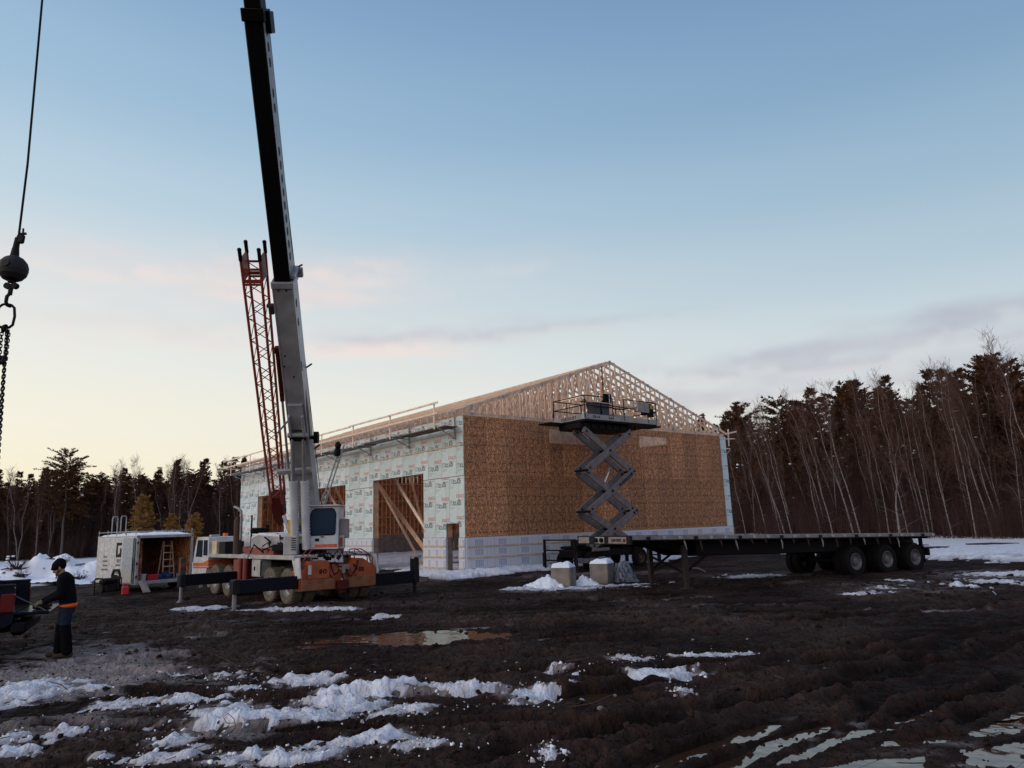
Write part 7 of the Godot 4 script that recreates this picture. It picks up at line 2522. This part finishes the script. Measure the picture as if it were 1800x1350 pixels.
	for i in 620:
		for ln in [right, left]:
			var t := rng.randf_range(-0.02, 1.0)
			var p: Vector3 = along(ln, t) + outward(ln, t) * rng.randf_range(11.0, 30.0)
			var h: float = (lerpf(11.0, 13.6, t) if ln == right else lerpf(7.6, 10.4, t)) * rng.randf_range(0.75, 1.05)
			fw.append(Transform3D(Basis(Vector3.UP, rng.randf() * TAU).scaled(Vector3(1.25, 1, 1.25) * h / 10.0), p))
	scatter("far_wood", far.mesh(), M.needle, fw, "far part of the woods reading as one dark mass")
	# snow-covered heap of brush at the left
	var mb := MB.new()
	var f := noise_of(71, 0.7, 4)
	var hp := func(x: float, z: float) -> float:
		var h := 0.0
		for q in [[-24.2, -37.8, 0.8, 1.3], [-23.6, -38.2, 0.8, 1.25], [-23.0, -38.0, 0.8, 1.2], [-25.4, -37.2, 1.0, 0.8], [-21.9, -38.0, 1.0, 0.85], [-22.4, -37.4, 0.8, 0.7], [-26.6, -37.6, 1.1, 0.55], [-20.8, -38.6, 1.1, 0.6], [-24.6, -36.3, 1.2, 0.4], [-22.6, -36.6, 1.4, 0.3]]:
			h = maxf(h, q[3] * exp(-0.5 * pow((pow(x - q[0], 2) + pow((z - q[1]) * 1.1, 2)) / (q[2] * q[2]), 1.7)))
		return h * (1.05 + 0.35 * f.get_noise_2d(x * 0.9, z * 0.9)) + 0.06 * f.get_noise_2d(x * 4, z * 4) - 0.03
	var st := 0.1
	for i in 96:
		for j in 56:
			var x := -29.0 + i * st; var z := -41.0 + j * st
			mb.quad(Vector3(x, hp.call(x, z), z), Vector3(x, hp.call(x, z + st), z + st), Vector3(x + st, hp.call(x + st, z + st), z + st), Vector3(x + st, hp.call(x + st, z), z))
	tag(part("snow_mound", smooth(mb), M.snow_plain, self), "snow-covered heap of earth and brush behind the person", "", "", "structure")
	rng.seed = 650
	for q in [[-24.9, -36.9, 0.75, "dark snow-flecked shrub at the left foot of the snow heap's peak"], [-24.2, -36.2, 0.45, "low dark shrub in front of the snow heap's peak"], [-21.6, -36.6, 0.5, "small dark shrub on the right shoulder of the snow heap"], [-22.9, -37.4, 0.4, "dark branches sticking out of the snow heap near its top"]]:
		var o := thing("shrub", q[3], "shrub", Vector3(q[0], hp.call(q[0], q[1]) - 0.05, q[1]))
		var b := MB.new()
		for i in 60:
			var a := rng.randf() * TAU
			var d: Vector3 = Vector3(cos(a), rng.randf_range(0.1, 1.2), sin(a)).normalized() * q[2] * rng.randf_range(0.4, 1.0)
			b.tube([Vector3.ZERO, d * 0.6, d + Vector3(0, 0.06, 0)], [0.02, 0.016, 0.005], 3, false)
		part("branches", b, M.twig_dark, o)
		var s := MB.new()
		for i in 6:
			var a := rng.randf() * TAU
			s.ball(Vector3(cos(a) * q[2] * 0.6, q[2] * rng.randf_range(0.4, 0.9), sin(a) * q[2] * 0.6), Vector3(0.1, 0.05, 0.09), 6)
		part("snow", s, M.snow_plain, o)
	for i in 26:
		var x := rng.randf_range(-27.5, -20.5); var z := rng.randf_range(-38.2, -36.0)
		var o := thing("branch", "dark twig or branch poking from the snow heap behind the person", "branch", Vector3(x, hp.call(x, z), z), rng.randf() * 360, "branches in the snow heap")
		var b := MB.new()
		var l := rng.randf_range(0.15, 0.5)
		b.tube([Vector3(-l, 0.0, 0), Vector3(0, 0.05, 0.03), Vector3(l, 0.03, -0.05)], [0.03, 0.035, 0.012], 4)
		part("stem", b, M.twig_dark, o)
	for i in 12:      # logs and branches lying on the far snow at the right
		var x := rng.randf_range(21, 33); var z := -36.5 - rng.randf() * 5.0 - (33 - x) * 0.25
		var o := thing("log", "dark log lying on the snow at the edge of the right-hand wood", "log", Vector3(x, ground_y(x, z) + 0.2, z), rng.randf_range(-30, 30), "logs on the far snow")
		var b := MB.new()
		var l := rng.randf_range(0.4, 1.5)
		b.tube([Vector3(-l, 0, 0), Vector3(0, 0.03, 0.05), Vector3(l, 0.0, 0)], [0.06, 0.055, 0.035], 7)
		part("stem", b, M.twig_dark, o)

func _ready() -> void:
	# camera, sky, sun, exposure
	var cam := Camera3D.new()
	cam.name = "camera"
	cam.position = Vector3(0, 2.1, 0)
	cam.basis = Basis(Vector3.RIGHT, deg_to_rad(11.04)) * Basis(Vector3.BACK, deg_to_rad(-1.9))
	cam.fov = 55.95
	cam.near = 0.05
	cam.far = 2000
	add_child(cam)
	var env := Environment.new()
	env.background_mode = Environment.BG_SKY
	env.sky = Sky.new()
	var pan := PanoramaSkyMaterial.new()
	pan.panorama = ImageTexture.create_from_image(sky_image(1024, 512))
	env.sky.sky_material = pan
	env.background_energy_multiplier = 1.0
	env.tonemap_mode = Environment.TONE_MAPPER_LINEAR
	env.tonemap_exposure = 1.0
	env.sdfgi_enabled = true
	env.ssao_enabled = true
	env.ssil_enabled = true
	var we := WorldEnvironment.new()
	we.name = "surroundings"
	we.environment = env
	add_child(we)
	var sun := DirectionalLight3D.new()
	sun.name = "low_sun"
	sun.light_color = Color(1.0, 0.92, 0.86)
	sun.light_energy = 0.5
	sun.light_angular_distance = 80.0
	var az := deg_to_rad(-118.0)
	var el := deg_to_rad(30.0)
	sun.basis = Basis.looking_at(-Vector3(sin(az) * cos(el), sin(el), -cos(az) * cos(el)))
	sun.shadow_enabled = true
	add_child(sun)
	make_materials()
	build_ground()
	build_hall()
	build_scaffold()
	build_crane()
	build_lift()
	build_flatbed()
	build_box_trailer()
	build_small()
	build_pickup()
	build_person()
	build_trees()
	build_crumbs()
